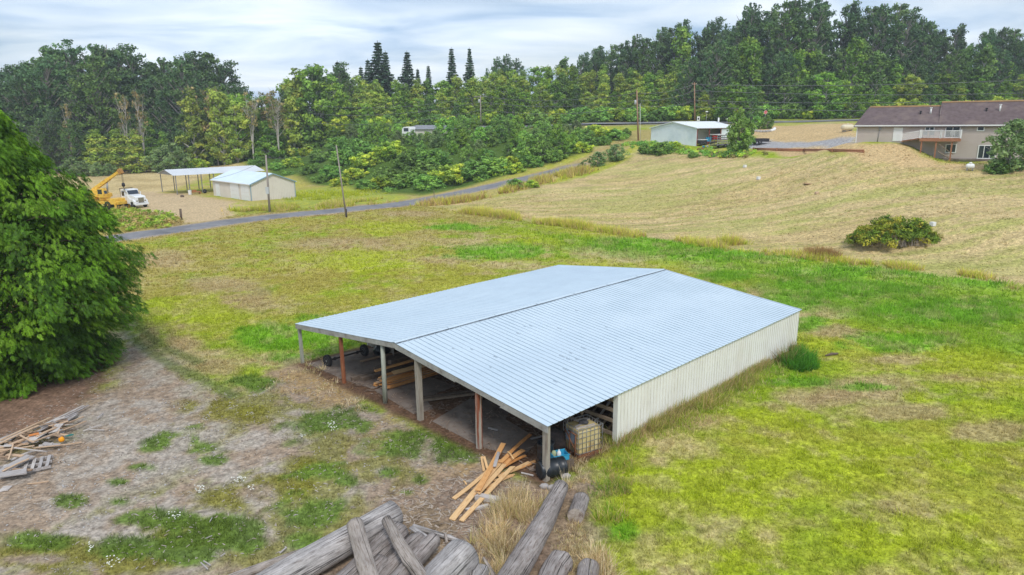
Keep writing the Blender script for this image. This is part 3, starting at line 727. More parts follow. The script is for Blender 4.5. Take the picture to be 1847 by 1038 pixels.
# boards -------------------------------------------------------------
m_newboard = [pm('fresh_sawn_board_%s' % s, c, c2, scale=5, rough=.8, stretch=(1, 6, 6), c3=c3, scale3=3) for s, c, c2, c3 in
              (('honey', (.62, .31, .11), (.70, .39, .16), (.48, .22, .08)), ('pale', (.66, .42, .20), (.72, .48, .25), (.55, .31, .14)), ('amber', (.55, .24, .07), (.62, .31, .11), (.40, .17, .06)))]
m_scrap = [pm('scrap_board_%s' % s, c, c2, scale=5, rough=.9, stretch=(1, 6, 6), c3=c3, scale3=2.5) for s, c, c2, c3 in
           (('grey', (.36, .33, .32), (.46, .43, .42), (.25, .21, .19)), ('brown', (.30, .20, .13), (.40, .28, .19), (.2, .13, .09)), ('tan', (.52, .36, .23), (.60, .44, .31), (.42, .27, .17)), ('weathered', (.50, .45, .41), (.56, .52, .50), (.3, .25, .22)))]
def board(p, q, w, t, mat, name='board', parent=None, roll=0, notch=True, label=None, group=None, cat='board', warp=0.0):
    """a sawn board from p to q (world points), width w, thickness t; own length along local x"""
    p, q = Vector(p), Vector(q); d = q - p; l = d.length
    n = 6; V = []
    e0, e1 = random.uniform(-.3, .3) * w * notch, random.uniform(-.3, .3) * w * notch
    bow = random.uniform(-1, 1) * warp; tw = random.uniform(-.12, .12)
    for i in range(n):
        s = i / (n - 1); x = (s - .5) * l; z = bow * (1 - (2 * s - 1) ** 2); a = tw * (s - .5)
        for yy, zz in ((-w / 2, -t / 2), (w / 2, -t / 2), (w / 2, t / 2), (-w / 2, t / 2)):
            ex = (e0 * (yy / w * 2) if i == 0 else e1 * (yy / w * 2) if i == n - 1 else 0)
            V.append((x + ex, yy * math.cos(a) - zz * math.sin(a), z + yy * math.sin(a) + zz * math.cos(a)))
    F = [(0, 3, 2, 1), tuple((n - 1) * 4 + k for k in range(4))]
    for i in range(n - 1):
        for k in range(4): F.append((i * 4 + k, i * 4 + (k + 1) % 4, (i + 1) * 4 + (k + 1) % 4, (i + 1) * 4 + k))
    o = MB().add(V, F).build(name, mat, parent)
    rot = d.to_track_quat('X', 'Z').to_matrix().to_4x4() @ Matrix.Rotation(roll, 4, 'X')
    o.matrix_world = Matrix.Translation((p + q) / 2) @ rot
    if label: tag(o, label, cat, group)
    return o
def pb(u, v, z=0.0): return Vector(atz(u, v, z))
G_ = 'fresh boards heaped before the barn'
front = [  # u0 v0 z0 u1 v1 z1 width label
 (815, 938, .05, 905, 830, .22, .22, 1, 'long wide honey board at the front of the heap, nearest the camera'),
 (832, 940, .04, 925, 842, .18, .17, 1, 'pale board lying along the right edge of the longest front board'),
 (818, 900, .04, 880, 850, .14, .16, 1, 'shorter board poking out left of the heap with its end on bare ground'),
 (862, 885, .30, 908, 800, .30, .20, 0, 'broad honey board resting on top of the heap, pointing at the red barn post'),
 (862, 890, .20, 910, 838, .24, .17, 1, 'pale board with a torn round end in the middle of the heap'),
 (873, 850, .05, 869, 824, .20, .10, 1, 'short pale offcut standing up on the left side of the heap'),
 (879, 846, .12, 873, 824, .32, .09, 1, 'second short offcut leaning beside the first on the left side'),
 (892, 842, .34, 900, 816, .36, .12, 3, 'grey weathered short piece lying over the top of the heap'),
 (903, 834, .30, 920, 818, .32, .16, 0, 'short wide split board beside the grey piece'),
 (905, 832, .26, 957, 784, .12, .15, 2, 'long amber board running back under the barn roof'),
 (910, 838, .20, 944, 812, .18, .20, 0, 'wide honey board fanned to the right near the top'),
 (905, 845, .16, 948, 822, .10, .12, 2, 'narrow amber board fanned right, second from the top'),
 (898, 860, .14, 955, 834, .06, .15, 1, 'long pale board fanned far to the right'),
 (905, 856, .08, 966, 832, .05, .16, 0, 'rightmost fanned board reaching towards the black drums'),
 (890, 868, .06, 928, 856, .05, .06, 1, 'thin pale lath on the right of the heap'),
 (882, 878, .05, 925, 858, .04, .10, 1, 'low pale board under the thin lath'),
 (916, 815, .40, 926, 828, .36, .05, 1, 'small stick lying across the top of the heap'),
 (876, 882, .06, 884, 878, .06, .14, 0, 'small block end showing at the right foot of the heap'),
 (836, 868, .03, 841, 874, .03, .05, 1, 'tiny splinter of wood alone on the straw left of the heap'),
]
for (u0, v0, z0, u1, v1, z1, w, mi, lab) in front:
    mt = m_newboard[mi] if mi < 3 else m_scrap[0]
    board(pb(u0, v0, z0), pb(u1, v1, z1), w, .035, mt, label=lab, group=G_, warp=.04)
board(pb(860, 895, .08), pb(932, 908, .06), .26, .14, m_scrap[3], 'timber', label='short thick silvery timber half sunk in straw behind the front boards', cat='timber')
board(pb(842, 920, .05), pb(880, 912, .04), .14, .06, m_scrap[3], label='small bleached slab beside the silvery timber', cat='board')
board(pb(915, 892, .03), pb(936, 880, .04), .05, .03, m_scrap[2], 'stick', label='thin pale stick on the dry grass right of the heap', cat='stick')
board(pb(940, 853, .03), pb(962, 858, .03), .06, .03, m_scrap[3], 'stick', label='thin bleached stick beside the lying black drum', cat='stick')
# the stack of lumber under the roof, and the dark timbers to its left
G2 = 'reddish boards stacked inside the barn'
k = 0
for lay in range(7):
    for j in range(4):
        off = random.uniform(-.25, .35); z = .10 + lay * .055
        p = bp(5.75 + j * .26 + random.uniform(-.05, .05), .95 + off, z); q = bp(5.85 + j * .26 + random.uniform(-.1, .1), 4.6 + random.uniform(-.4, .6), z + random.uniform(0, .03))
        top = lay == 6
        board(p, q, random.uniform(.16, .24), .042, random.choice([m_newboard[2], m_newboard[0], m_newboard[2], m_scrap[1]]), group=G2,
              label='sawn board lying on top of the reddish stack under the roof' if top else 'reddish board inside the stack under the barn roof', warp=.01)
board(bp(5.3, 1.1, .62), bp(5.7, 6.0, .72), .2, .06, m_newboard[0], label='long bright plank laid over the left edge of the indoor stack', group=G2)
board(bp(6.1, 1.6, .60), bp(6.5, 3.6, .66), .45, .03, m_newboard[1], 'wood_sheet', label='wide pale sheet of wood on top of the indoor stack', cat='wood sheet')
G3 = 'dark beams lying left of the lumber stack'
for i, (x0, y0, x1, y1, z, w) in enumerate(((4.3, .35, 4.5, 3.9, .12, .24), (4.65, .7, 4.9, 4.2, .12, .24), (4.5, 1.6, 4.7, 5.2, .36, .24), (3.9, 2.2, 4.1, 5.6, .12, .24), (4.7, 2.4, 4.9, 5.6, .58, .2))):
    board(bp(x0, y0, z), bp(x1, y1, z), w, .22, m_darkwood, 'beam', label=('dark square beam nearest the red post, its end on the straw', 'dark beam lying between the nearest beam and the lumber', 'dark beam laid across the two lowest beams', 'dark beam lying farthest left on the slab', 'topmost dark beam of the stepped pile')[i], group=G3, cat='beam')
board(bp(8.6, 1.25, .10), bp(10.4, 4.9, .10), .14, .09, m_darkwood, 'beam', label='left one of two long brown poles on the barn floor', cat='beam')
board(bp(8.9, 1.1, .10), bp(10.7, 4.7, .10), .14, .09, m_railwood, 'beam', label='right one of two long brown poles on the barn floor', cat='beam')
board(bp(2.3, 2.2, .10), bp(2.5, 4.6, .10), .16, .07, m_scrap[1], 'beam', label='short brown plank lying beside the trailer axle', cat='board')
# a few offcuts in the middle of the dirt floor
for i, (x, y, l, a_) in enumerate(((12.0, 3.2, .9, .4), (14.6, 2.8, 1.2, 2.1), (15.2, 1.9, .8, 1.2), (13.2, 1.4, .5, .2), (16.4, 2.6, 1.1, .9))):
    board(bp(x, y, .07), bp(x + l * math.cos(a_), y + l * math.sin(a_), .1), .1, .03, random.choice(m_scrap[:2]), 'offcut', cat='board', group='offcuts on the barn floor', label='small dull offcut lying on the dark dirt floor of the barn')
# black sack by the front wall panel
def lump(c, rx, ry, rz, seed, n=16, m=10, amp=.2):
    V = []; F = []
    for i in range(m + 1):
        ph = math.pi * i / m - math.pi / 2
        for j in range(n):
            t = 2 * math.pi * j / n
            k = 1 + amp * (math.sin(3 * t + seed) * math.cos(ph) * .5 + math.sin(5 * t + 2 * seed + ph * 4) * .35 + math.sin(ph * 6 + seed) * .25)
            V.append((c[0] + rx * math.cos(ph) * math.cos(t) * k, c[1] + ry * math.cos(ph) * math.sin(t) * k, c[2] + rz * max(math.sin(ph), -.75) * (k if ph > 0 else 1)))
    for i in range(m):
        for j in range(n): F.append((i * n + j, i * n + (j + 1) % n, (i + 1) * n + (j + 1) % n, (i + 1) * n + j))
    return V, F
p = bp(2.0, 3.7)
V, F = lump((p.x, p.y, .3), .45, .35, .4, 1.3)
tag(MB().add(V, F, True).build('rubbish_bag', m_blackpl), 'black sack slumped against the tin wall panel behind the axle', 'sack')
p = bp(13.3, 4.6)
V, F = lump((p.x, p.y, .12), 1.0, .7, .22, 2.3)
tag(MB().add(V, F, True).build('soil_heap', pm('dark_soil', (.03, .025, .02), (.05, .04, .03), scale=5, rough=1)), 'low dark heap of soil deep inside the barn', 'soil heap')

# drums
def drum_profile(r, h):
    return [(r * .9, 0), (r * .97, .02), (r, .05), (r, h * .3), (r * 1.03, h * .32), (r * 1.03, h * .35), (r, h * .37), (r, h * .62), (r * 1.03, h * .64), (r * 1.03, h * .67), (r, h * .69), (r, h * .93), (r * 1.04, h * .94), (r * 1.04, h), (r * .95, h), (r * .93, h - .03), (r * .2, h - .03), (r * .02, h - .03)]
dr = empty('plastic_drum', (0, 0, 0), 0, 'upright black plastic drum just behind the corner post', 'drum', 'black drums at the barn corner')
c = atz(984, 838, 0)
M = Matrix.Translation((c[0], c[1], .0)); MB().lathe(drum_profile(.31, .92), 28, M).build('drum_body', m_blackpl, dr)
for q_ in ((.15, -.05, .89), (-.16, .03, .89)): MB().lathe([(.05, 0), (.05, .03), (.01, .03)], 12, M @ Matrix.Translation(q_)).build('bung', m_blackpl, dr)
dr2 = empty('plastic_drum', (0, 0, 0), 0, 'black plastic drum lying on its side in front of the upright one', 'drum', 'black drums at the barn corner')
a = atz(972, 849, .33); b = atz(1010, 841, .33); A = Vector(a); d = (Vector(b) - A); d.z = 0; d.normalize()
M = Matrix.Translation(A) @ d.to_track_quat('Z', 'Y').to_matrix().to_4x4()
MB().lathe(drum_profile(.33, 1.0), 28, M).build('drum_body', m_blackpl, dr2)
MB().lathe([(.27, -.005), (.27, .012), (.25, .012)], 24, M).build('drum_end', pm('drum_end', (.02, .02, .022), rough=.6), dr2)
m_blue = pm('bright_blue_plastic', (.03, .30, .50), (.05, .36, .56), scale=8, rough=.45)
tub = empty('storage_tub', (0, 0, 0), 0, 'bright blue tub between the drums and the caged tank', 'tub')
c = Vector(atz(1009, 832, .3)); M = frame((c.x, c.y, .42), R(20))
mb = MB(); w, l, h, t = .22, .30, .2, .015
mb.box((-l, -w, 0), (l, w, t), M); mb.box((-l, -w, t), (l, -w + t, h), M); mb.box((-l, w - t, t), (l, w, h), M); mb.box((-l, -w + t, t), (-l + t, w - t, h), M); mb.box((l - t, -w + t, t), (l, w - t, h), M)
mb.build('tub_body', m_blue, tub)
mb = MB(); mb.box((-l - .02, -w - .02, h + .001), (l + .02, -w + .01, h + .02), M); mb.box((-l - .02, w - .01, h + .001), (l + .02, w + .02, h + .02), M); mb.build('rim', m_blue, tub)
crate = board(bp(16.8, 1.5, .2), bp(17.2, .9, .2), .5, .36, m_darkwood, 'crate', label='dark crate that the blue tub stands on', cat='crate')
crate.matrix_world = frame((c.x, c.y, .21), R(25))
jb = MB(); J = M @ Matrix.Translation((-.02, 0, .02)); jb.lathe([(.075, 0), (.08, .02), (.08, .2), (.06, .25), (.025, .29), (.025, .33)], 14, J)
jug = jb.build('jug', pm('milky_plastic', (.68, .70, .70), rough=.5)); tag(jug, 'small white jug standing in the blue tub', 'jug')
jb = MB(); J = M @ Matrix.Translation((-.2, .05, .02)); jb.lathe([(.085, 0), (.09, .02), (.09, .22), (.07, .27), (.03, .3)], 14, J)
tag(jb.build('jug', pm('greenish_plastic', (.34, .38, .22), rough=.5)), 'dull green jug at the left end of the blue tub', 'jug')
# caged tank (IBC)
def make_tote():
    fc = Vector(atz(1043, 828, .0)); L3 = Vector((BL_[0], BL_[1], 0)); 
    d = Vector((.86, .51, 0)).normalized()                      # long side runs back to the right
    rz = math.atan2(d.y, d.x)
    t = empty('caged_liquid_tank', (fc.x, fc.y, 0), rz, 'yellowed square plastic tank in a metal cage at the barn corner, full of dirt stains', 'tank')
    w, l, z0, h = 1.0, 1.15, .14, 1.08                          # x along d, y to the left/back
    y0, y1 = .0, w
    pl = MB()
    for yy in (.06, .5, .94): pl.box((0, yy - .06, 0), (l, yy + .06, .1))
    pl.box((0, 0, .1), (l, w, .135)); pl.build('pallet', m_rust, t)
    mt = pm('yellowed_tank_plastic', (.60, .47, .20), (.66, .56, .33), scale=2.4, rough=.5, c3=(.36, .22, .07), scale3=3.2, stretch=(1, 1, .5), trans=.12)
    b = MB(); n = 8; rr = .12; ring = []
    for cx_, cy_, a0 in ((l - .03 - rr, w - .03 - rr, 0), (.03 + rr, w - .03 - rr, 90), (.03 + rr, .03 + rr, 180), (l - .03 - rr, .03 + rr, 270)):
        for k in range(5): a = R(a0 + k * 22.5); ring.append((cx_ + rr * math.cos(a), cy_ + rr * math.sin(a)))
    m = len(ring); V = []; zs = [z0, z0 + .03, h - .06, h, h + .01]; sc = [.96, 1, 1, .95, .7]
    for z, s in zip(zs, sc):
        for x, y in ring: V.append((l / 2 + (x - l / 2) * s, w / 2 + (y - w / 2) * s, z))
    F = [tuple(reversed(range(m))), tuple((len(zs) - 1) * m + k for k in range(m))]
    for i in range(len(zs) - 1):
        for k in range(m): F.append((i * m + k, i * m + (k + 1) % m, (i + 1) * m + (k + 1) % m, (i + 1) * m + k))
    b.add(V, F, False); b.build('tank_body', mt, t)
    c = MB(); r = .011
    for z in (.16, .38, .6, .82, 1.02): c.tube([(0, 0, z), (l, 0, z), (l, w, z), (0, w, z), (0, 0, z)], r, 5)
    c.tube([(0, 0, h + .1), (l, 0, h + .1), (l, w, h + .1), (0, w, h + .1), (0, 0, h + .1)], r * 1.6, 6)
    for i in range(7):
        x = i * l / 6
        c.tube([(x, 0, .12), (x, 0, h + .1)], r, 5); c.tube([(x, w, .12), (x, w, h + .1)], r, 5)
    for i in range(1, 6):
        y = i * w / 6
        c.tube([(0, y, .12), (0, y, h + .1)], r, 5); c.tube([(l, y, .12), (l, y, h + .1)], r, 5)
    c.build('cage', m_steel, t)
    s = MB(); s.box((-.02, .22, .52), (-.012, .80, .98)); s.build('label_plate', pm('grey_plate', (.20, .26, .33), (.28, .33, .38), scale=5, rough=.6), t)
    f = MB(); f.tube([(-.05, .08, .95), (-.05, .6, .95)], .03, 6); f.tube([(-.05, .12, .95), (-.09, .12, .02)], .025, 6); f.tube([(-.05, .82, .92), (-.07, .02, .25)], .025, 6); f.tube([(-.05, .5, .95), (-.09, .5, .04)], .02, 6)
    tag(f.build('iron_bracket', m_rust), 'rusty iron bracket leaning on the near end of the caged tank', 'bracket').matrix_world = frame((fc.x, fc.y, 0), rz)
    # debris on top of the tank
    TM = frame((fc.x, fc.y, 0), rz)
    def on(x, y, z): return TM @ Vector((x, y, z))
    z = h + .03
    board(on(.1, .3, z), on(.95, .25, z), .1, .03, m_scrap[3], label='pale slat lying on top of the caged tank, nearest the wall side', group='slats on the caged tank')
    board(on(.15, .45, z), on(.8, .62, z), .09, .03, m_scrap[0], label='grey slat lying slantwise in the middle of the caged tank top', group='slats on the caged tank')
    board(on(.5, .85, z), on(1.05, .8, z), .2, .03, m_scrap[3], label='short wide pale slat at the far corner of the caged tank top', group='slats on the caged tank')
    V, F = lump(on(.62, .52, h + .09), .2, .14, .09, 4.1)
    tag(MB().add(V, F, True).build('rag', pm('dark_rag', (.05, .05, .06), (.12, .11, .11), scale=9, rough=.95)), 'crumpled dark rag on top of the caged tank', 'rag')
make_tote()
# clutter behind the tank and in the stall
for i in range(5):
    board(bp(15.6 + i * .4, 4.3, .1 + .05 * i), bp(16.2 + i * .3, 5.0 + .2 * i, 1.7 - .12 * i), .12, .03, random.choice([m_railwood, m_scrap[0], m_scrap[1]]), label='old board leaning behind the stall rails', group='boards leaning in the stall')
V, F = lump(tuple(bp(16.3, 2.1, .35)), .5, .4, .5, 3.3)
tag(MB().add(V, F, True).build('rubbish_heap', m_ironblk), 'dark heap of sacking in the shade behind the upright drum', 'rubbish heap')
# steel rod by the side wall
rod = Vector(atz(1361, 662, 0)); o = MB().tube([(rod.x, rod.y, -.1), (rod.x, rod.y, .95)], .022, 6).build('fence_stake', m_rust); tag(o, 'thin rusty stake standing in the grass before the long cream wall', 'stake')
s0 = hit(1488, 644); s1 = hit(1511, 641)
tag(MB().tube([s0 + [0, 0, .06], (s0 + s1) / 2 + [0, 0, .12], s1 + [0, 0, .09]], [.04, .08, .05], 7).build('driftwood', m_darkwood), 'small dark branch lying on the lawn right of the barn', 'branch')
# ================================================================== logs, scrap and plants near the camera
def log_mat(name, c1, c2, c3):
    m = bpy.data.materials.new(name); m.use_nodes = True; t = m.node_tree; L = t.links.new; b = t.nodes['Principled BSDF']; b.inputs['Roughness'].default_value = .92; b.inputs['Specular IOR Level'].default_value = .15
    at = N(t, 'ShaderNodeAttribute', attribute_name='uvg')       # x along the log, y round it (metres)
    def nz(sx, sy, sc, det=6, r=.65):
        mp = N(t, 'ShaderNodeMapping'); mp.inputs['Scale'].default_value = (sx, sy, sy); L(at.outputs['Vector'], mp.inputs[0])
        n = N(t, 'ShaderNodeTexNoise'); n.inputs['Scale'].default_value = sc; n.inputs['Detail'].default_value = det; n.inputs['Roughness'].default_value = r; L(mp.outputs[0], n.inputs['Vector']); return n
    a = nz(.45, 3.0, 6, 8, .75); c = nz(.22, 4, 13, 8, .75); d = nz(.8, 1.0, 1.1, 3)
    r = N(t, 'ShaderNodeValToRGB'); L(a.outputs[0], r.inputs[0]); e = r.color_ramp.elements
    e[0].position = .36; e[0].color = (*c3, 1); e[1].position = .66; e[1].color = (*c2, 1); q = e.new(.47); q.color = (*c1, 1)
    mr = N(t, 'ShaderNodeMapRange'); mr.inputs[1].default_value = .37; mr.inputs[2].default_value = .45; mr.inputs[3].default_value = .38; mr.inputs[4].default_value = 1.0; L(c.outputs[0], mr.inputs[0])
    mr2 = N(t, 'ShaderNodeMapRange'); mr2.inputs[1].default_value = .35; mr2.inputs[2].default_value = .65; mr2.inputs[3].default_value = .75; mr2.inputs[4].default_value = 1.2; L(d.outputs[0], mr2.inputs[0])
    mu = N(t, 'ShaderNodeMath', operation='MULTIPLY'); L(mr.outputs[0], mu.inputs[0]); L(mr2.outputs[0], mu.inputs[1])
    g_ = nz(.05, 3.2, 2.2, 3, .5); s1 = N(t, 'ShaderNodeMath', operation='SUBTRACT'); s1.inputs[1].default_value = .5; L(g_.outputs[0], s1.inputs[0]); s2 = N(t, 'ShaderNodeMath', operation='ABSOLUTE'); L(s1.outputs[0], s2.inputs[0]); s3 = N(t, 'ShaderNodeMapRange'); s3.inputs[1].default_value = .004; s3.inputs[2].default_value = .018; s3.inputs[3].default_value = .22; L(s2.outputs[0], s3.inputs[0]); mu2 = N(t, 'ShaderNodeMath', operation='MULTIPLY'); L(mu.outputs[0], mu2.inputs[0]); L(s3.outputs[0], mu2.inputs[1])
    vm = N(t, 'ShaderNodeVectorMath', operation='SCALE'); L(r.outputs[0], vm.inputs[0]); L(mu2.outputs[0], vm.inputs['Scale']); L(vm.outputs[0], b.inputs['Base Color'])
    bp_ = N(t, 'ShaderNodeBump'); bp_.inputs['Distance'].default_value = .06; L(c.outputs[0], bp_.inputs['Height']); L(bp_.outputs[0], b.inputs['Normal'])
    return m
m_loggrey = log_mat('silvered_log', (.50, .46, .44), (.64, .60, .59), (.32, .28, .26))
m_logbrown = log_mat('bark_patched_log', (.38, .33, .305), (.50, .45, .425), (.23, .18, .16))
m_logpale = log_mat('pale_barked_pole', (.46, .395, .35), (.58, .51, .46), (.31, .24, .19))
m_logend = pm('cut_log_end', (.36, .30, .25), (.48, .42, .37), scale=14, rough=.95, c3=(.16, .11, .09), scale3=6, bump=.01)
def log(pts, rads, mat, label, n=28, seg=16, amp=.05, knots=3, name='log', group='logs heaped near the camera', flat=1.0):
    pts = [Vector(p) for p in pts]; P = []; Rr = []
    for i in range(seg + 1):
        s = i / seg * (len(pts) - 1); k = min(int(s), len(pts) - 2); f = s - k
        P.append(pts[k].lerp(pts[k + 1], f)); Rr.append(rads[k] * (1 - f) + rads[k + 1] * f)
    ctr = (pts[0] + pts[-1]) / 2; d0 = (pts[-1] - pts[0]).normalized(); a = d0.cross(Vector((0, 0, 1))).normalized(); b = a.cross(d0)
    ph = random.uniform(0, 6); V = []; UV = []; acc = 0
    kn = [(random.uniform(.1, .9) * seg, random.uniform(0, 2 * math.pi), random.uniform(.03, .07)) for _ in range(knots)]
    for i, (p, r) in enumerate(zip(P, Rr)):
        if i: acc += (P[i] - P[i - 1]).length
        for k in range(n):
            t = 2 * math.pi * k / n
            rr = r * (1 + amp * (math.sin(2 * t + ph + i * .12) * .6 + math.sin(5 * t + ph * 2 + i * .2) * .4 + math.sin(11 * t + i * .1 + ph) * .3 + math.sin(17 * t - ph) * .2) + random.uniform(-1, 1) * amp * .12)
            for (ki, kt, kh) in kn:
                dd = ((i - ki) * (P[1] - P[0]).length) ** 2 + ((math.remainder(t - kt, 2 * math.pi)) * r) ** 2
                rr += kh * math.exp(-dd / .006)
            V.append(p + a * math.cos(t) * rr + b * math.sin(t) * rr * flat); UV.append((acc + ph * 7, r * t if t < math.pi else r * (2 * math.pi - t), ph))
    F = [(i * n + k, i * n + (k + 1) % n, (i + 1) * n + (k + 1) % n, (i + 1) * n + k) for i in range(seg) for k in range(n)]
    mb = MB(); mb.add([v - ctr for v in V], F, True); mb.f += [tuple(reversed(range(n))), tuple(seg * n + k for k in range(n))]; mb.sm += [False, False]
    o = mb.build(name, mat); o.location = ctr; o.data.materials.append(m_logend)
    o.data.polygons[len(F)].material_index = 1; o.data.polygons[len(F) + 1].material_index = 1
    at = o.data.attributes.new('uvg', 'FLOAT_VECTOR', 'POINT'); at.data.foreach_set('vector', np.array(UV, np.float32).ravel())
    tag(o, label, 'log', group); return o
def z_(u, v, z): return atz(u, v, z)
log([z_(712, 925, .62), z_(640, 968, .55), z_(545, 1022, .5), z_(440, 1085, .45)], [.40, .42, .44, .46], m_loggrey, 'thick silvery log whose pale sawn end points at the fresh boards')
log([z_(640, 962, .22), z_(560, 992, .2), z_(430, 1040, .17), z_(350, 1075, .15)], [.12, .13, .15, .16], m_logpale, 'thin pale pole along the left side of the thick silvery log', amp=.03)
log([z_(640, 946, 1.15), z_(652, 990, 1.0), z_(672, 1060, .8)], [.24, .24, .25], m_logpale, 'short stout log leaning across the thick log, left of two', knots=7)
log([z_(697, 938, 1.2), z_(722, 985, 1.05), z_(760, 1040, .9), z_(790, 1080, .8)], [.15, .18, .18, .18], m_logpale, 'knotty slim log leaning across the thick log, right of two', knots=9)
log([z_(782, 974, .62), z_(745, 1016, .62), z_(700, 1070, .6)], [.24, .25, .25], m_logbrown, 'stubby log with two knots between the slim log and the split block', knots=5)
log([z_(835, 1002, .55), z_(790, 1050, .55), z_(750, 1095, .5)], [.52, .53, .54], m_loggrey, 'widest log of the heap, cracked lengthwise, beside the straw grass', amp=.04)
log([z_(720, 958, .45), z_(680, 1000, .45), z_(610, 1070, .4)], [.34, .38, .4], m_logbrown, 'dark weathered log lying in the hollow under the two leaning logs', amp=.1)
log([z_(755, 975, .3), z_(700, 1030, .3), z_(650, 1090, .3)], [.30, .33, .35], m_logbrown, 'frayed log at the bottom of the heap, its bark peeling', amp=.14)
log([z_(690, 1015, .5), z_(650, 1060, .5), z_(610, 1100, .5)], [.25, .25, .25], m_logbrown, 'low frayed log at the lower edge of the photo, under the leaning logs', amp=.12)
log([z_(745, 950, .2), z_(785, 962, .15), z_(835, 978, .08)], [.09, .08, .05], m_loggrey, 'bleached branch crossing behind the widest log', n=12, knots=2)
log([z_(742, 952, .35), z_(778, 975, .5)], [.11, .10], m_loggrey, 'split pale plank end standing out behind the stubby log', n=8, flat=.4, knots=0)
log([z_(803, 962, .25), z_(806, 980, .1)], [.04, .05], m_logpale, 'short upright stub of branch behind the widest log', n=10, seg=5, knots=0)
log([z_(1012, 878, .30), z_(985, 935, .34), z_(948, 1000, .38), z_(900, 1080, .40)], [.26, .32, .36, .38], m_logbrown, 'long straight log running from the barn corner post to the lower edge', amp=.03, knots=4, group='logs lying in the dry grass')
log([z_(1049, 900, .2), z_(1038, 932, .2)], [.26, .27], m_logbrown, 'short brown log half hidden in grass right of the long log', amp=.07, seg=8, group='logs lying in the dry grass')
log([z_(1012, 1010, .2), z_(1000, 1030, .2), z_(980, 1075, .2)], [.34, .36, .36], m_logbrown, 'dark rotten log at the lower edge beside the long straight log', amp=.12, group='logs lying in the dry grass')
log([z_(1062, 1026, .2), z_(1055, 1075, .2)], [.33, .33], m_logbrown, 'dark log end rightmost at the lower edge among straw', amp=.08, group='logs lying in the dry grass')
log([z_(868, 1030, .25), z_(850, 1070, .25)], [.26, .28], m_loggrey, 'pale broken stump at the lower edge right of the widest log', amp=.12)
log([z_(872, 1007, .45), z_(895, 1045, .2)], [.05, .07], m_logpale, 'thin grey stick poking up from the straw by the pale stump', n=10, seg=6, knots=1)
def stone(u, v, r, lab):
    c = hit(u, v); V, F = lump((c[0], c[1], c[2] + r * .3), r, r * .8, r * .7, u * .37, 10, 7, .25)
    tag(MB().add(V, F, True).build('stone', pm('grey_stone', (.34, .31, .30), (.45, .42, .40), scale=6, rough=.95)), lab, 'stone', 'stones at the barn corner')
stone(982, 880, .16, 'grey stone at the foot of the corner post, left side'); stone(998, 884, .2, 'grey stone right of the corner post, by the long log'); stone(1020, 862, .18, 'flat grey stone between the lying drum and the log')

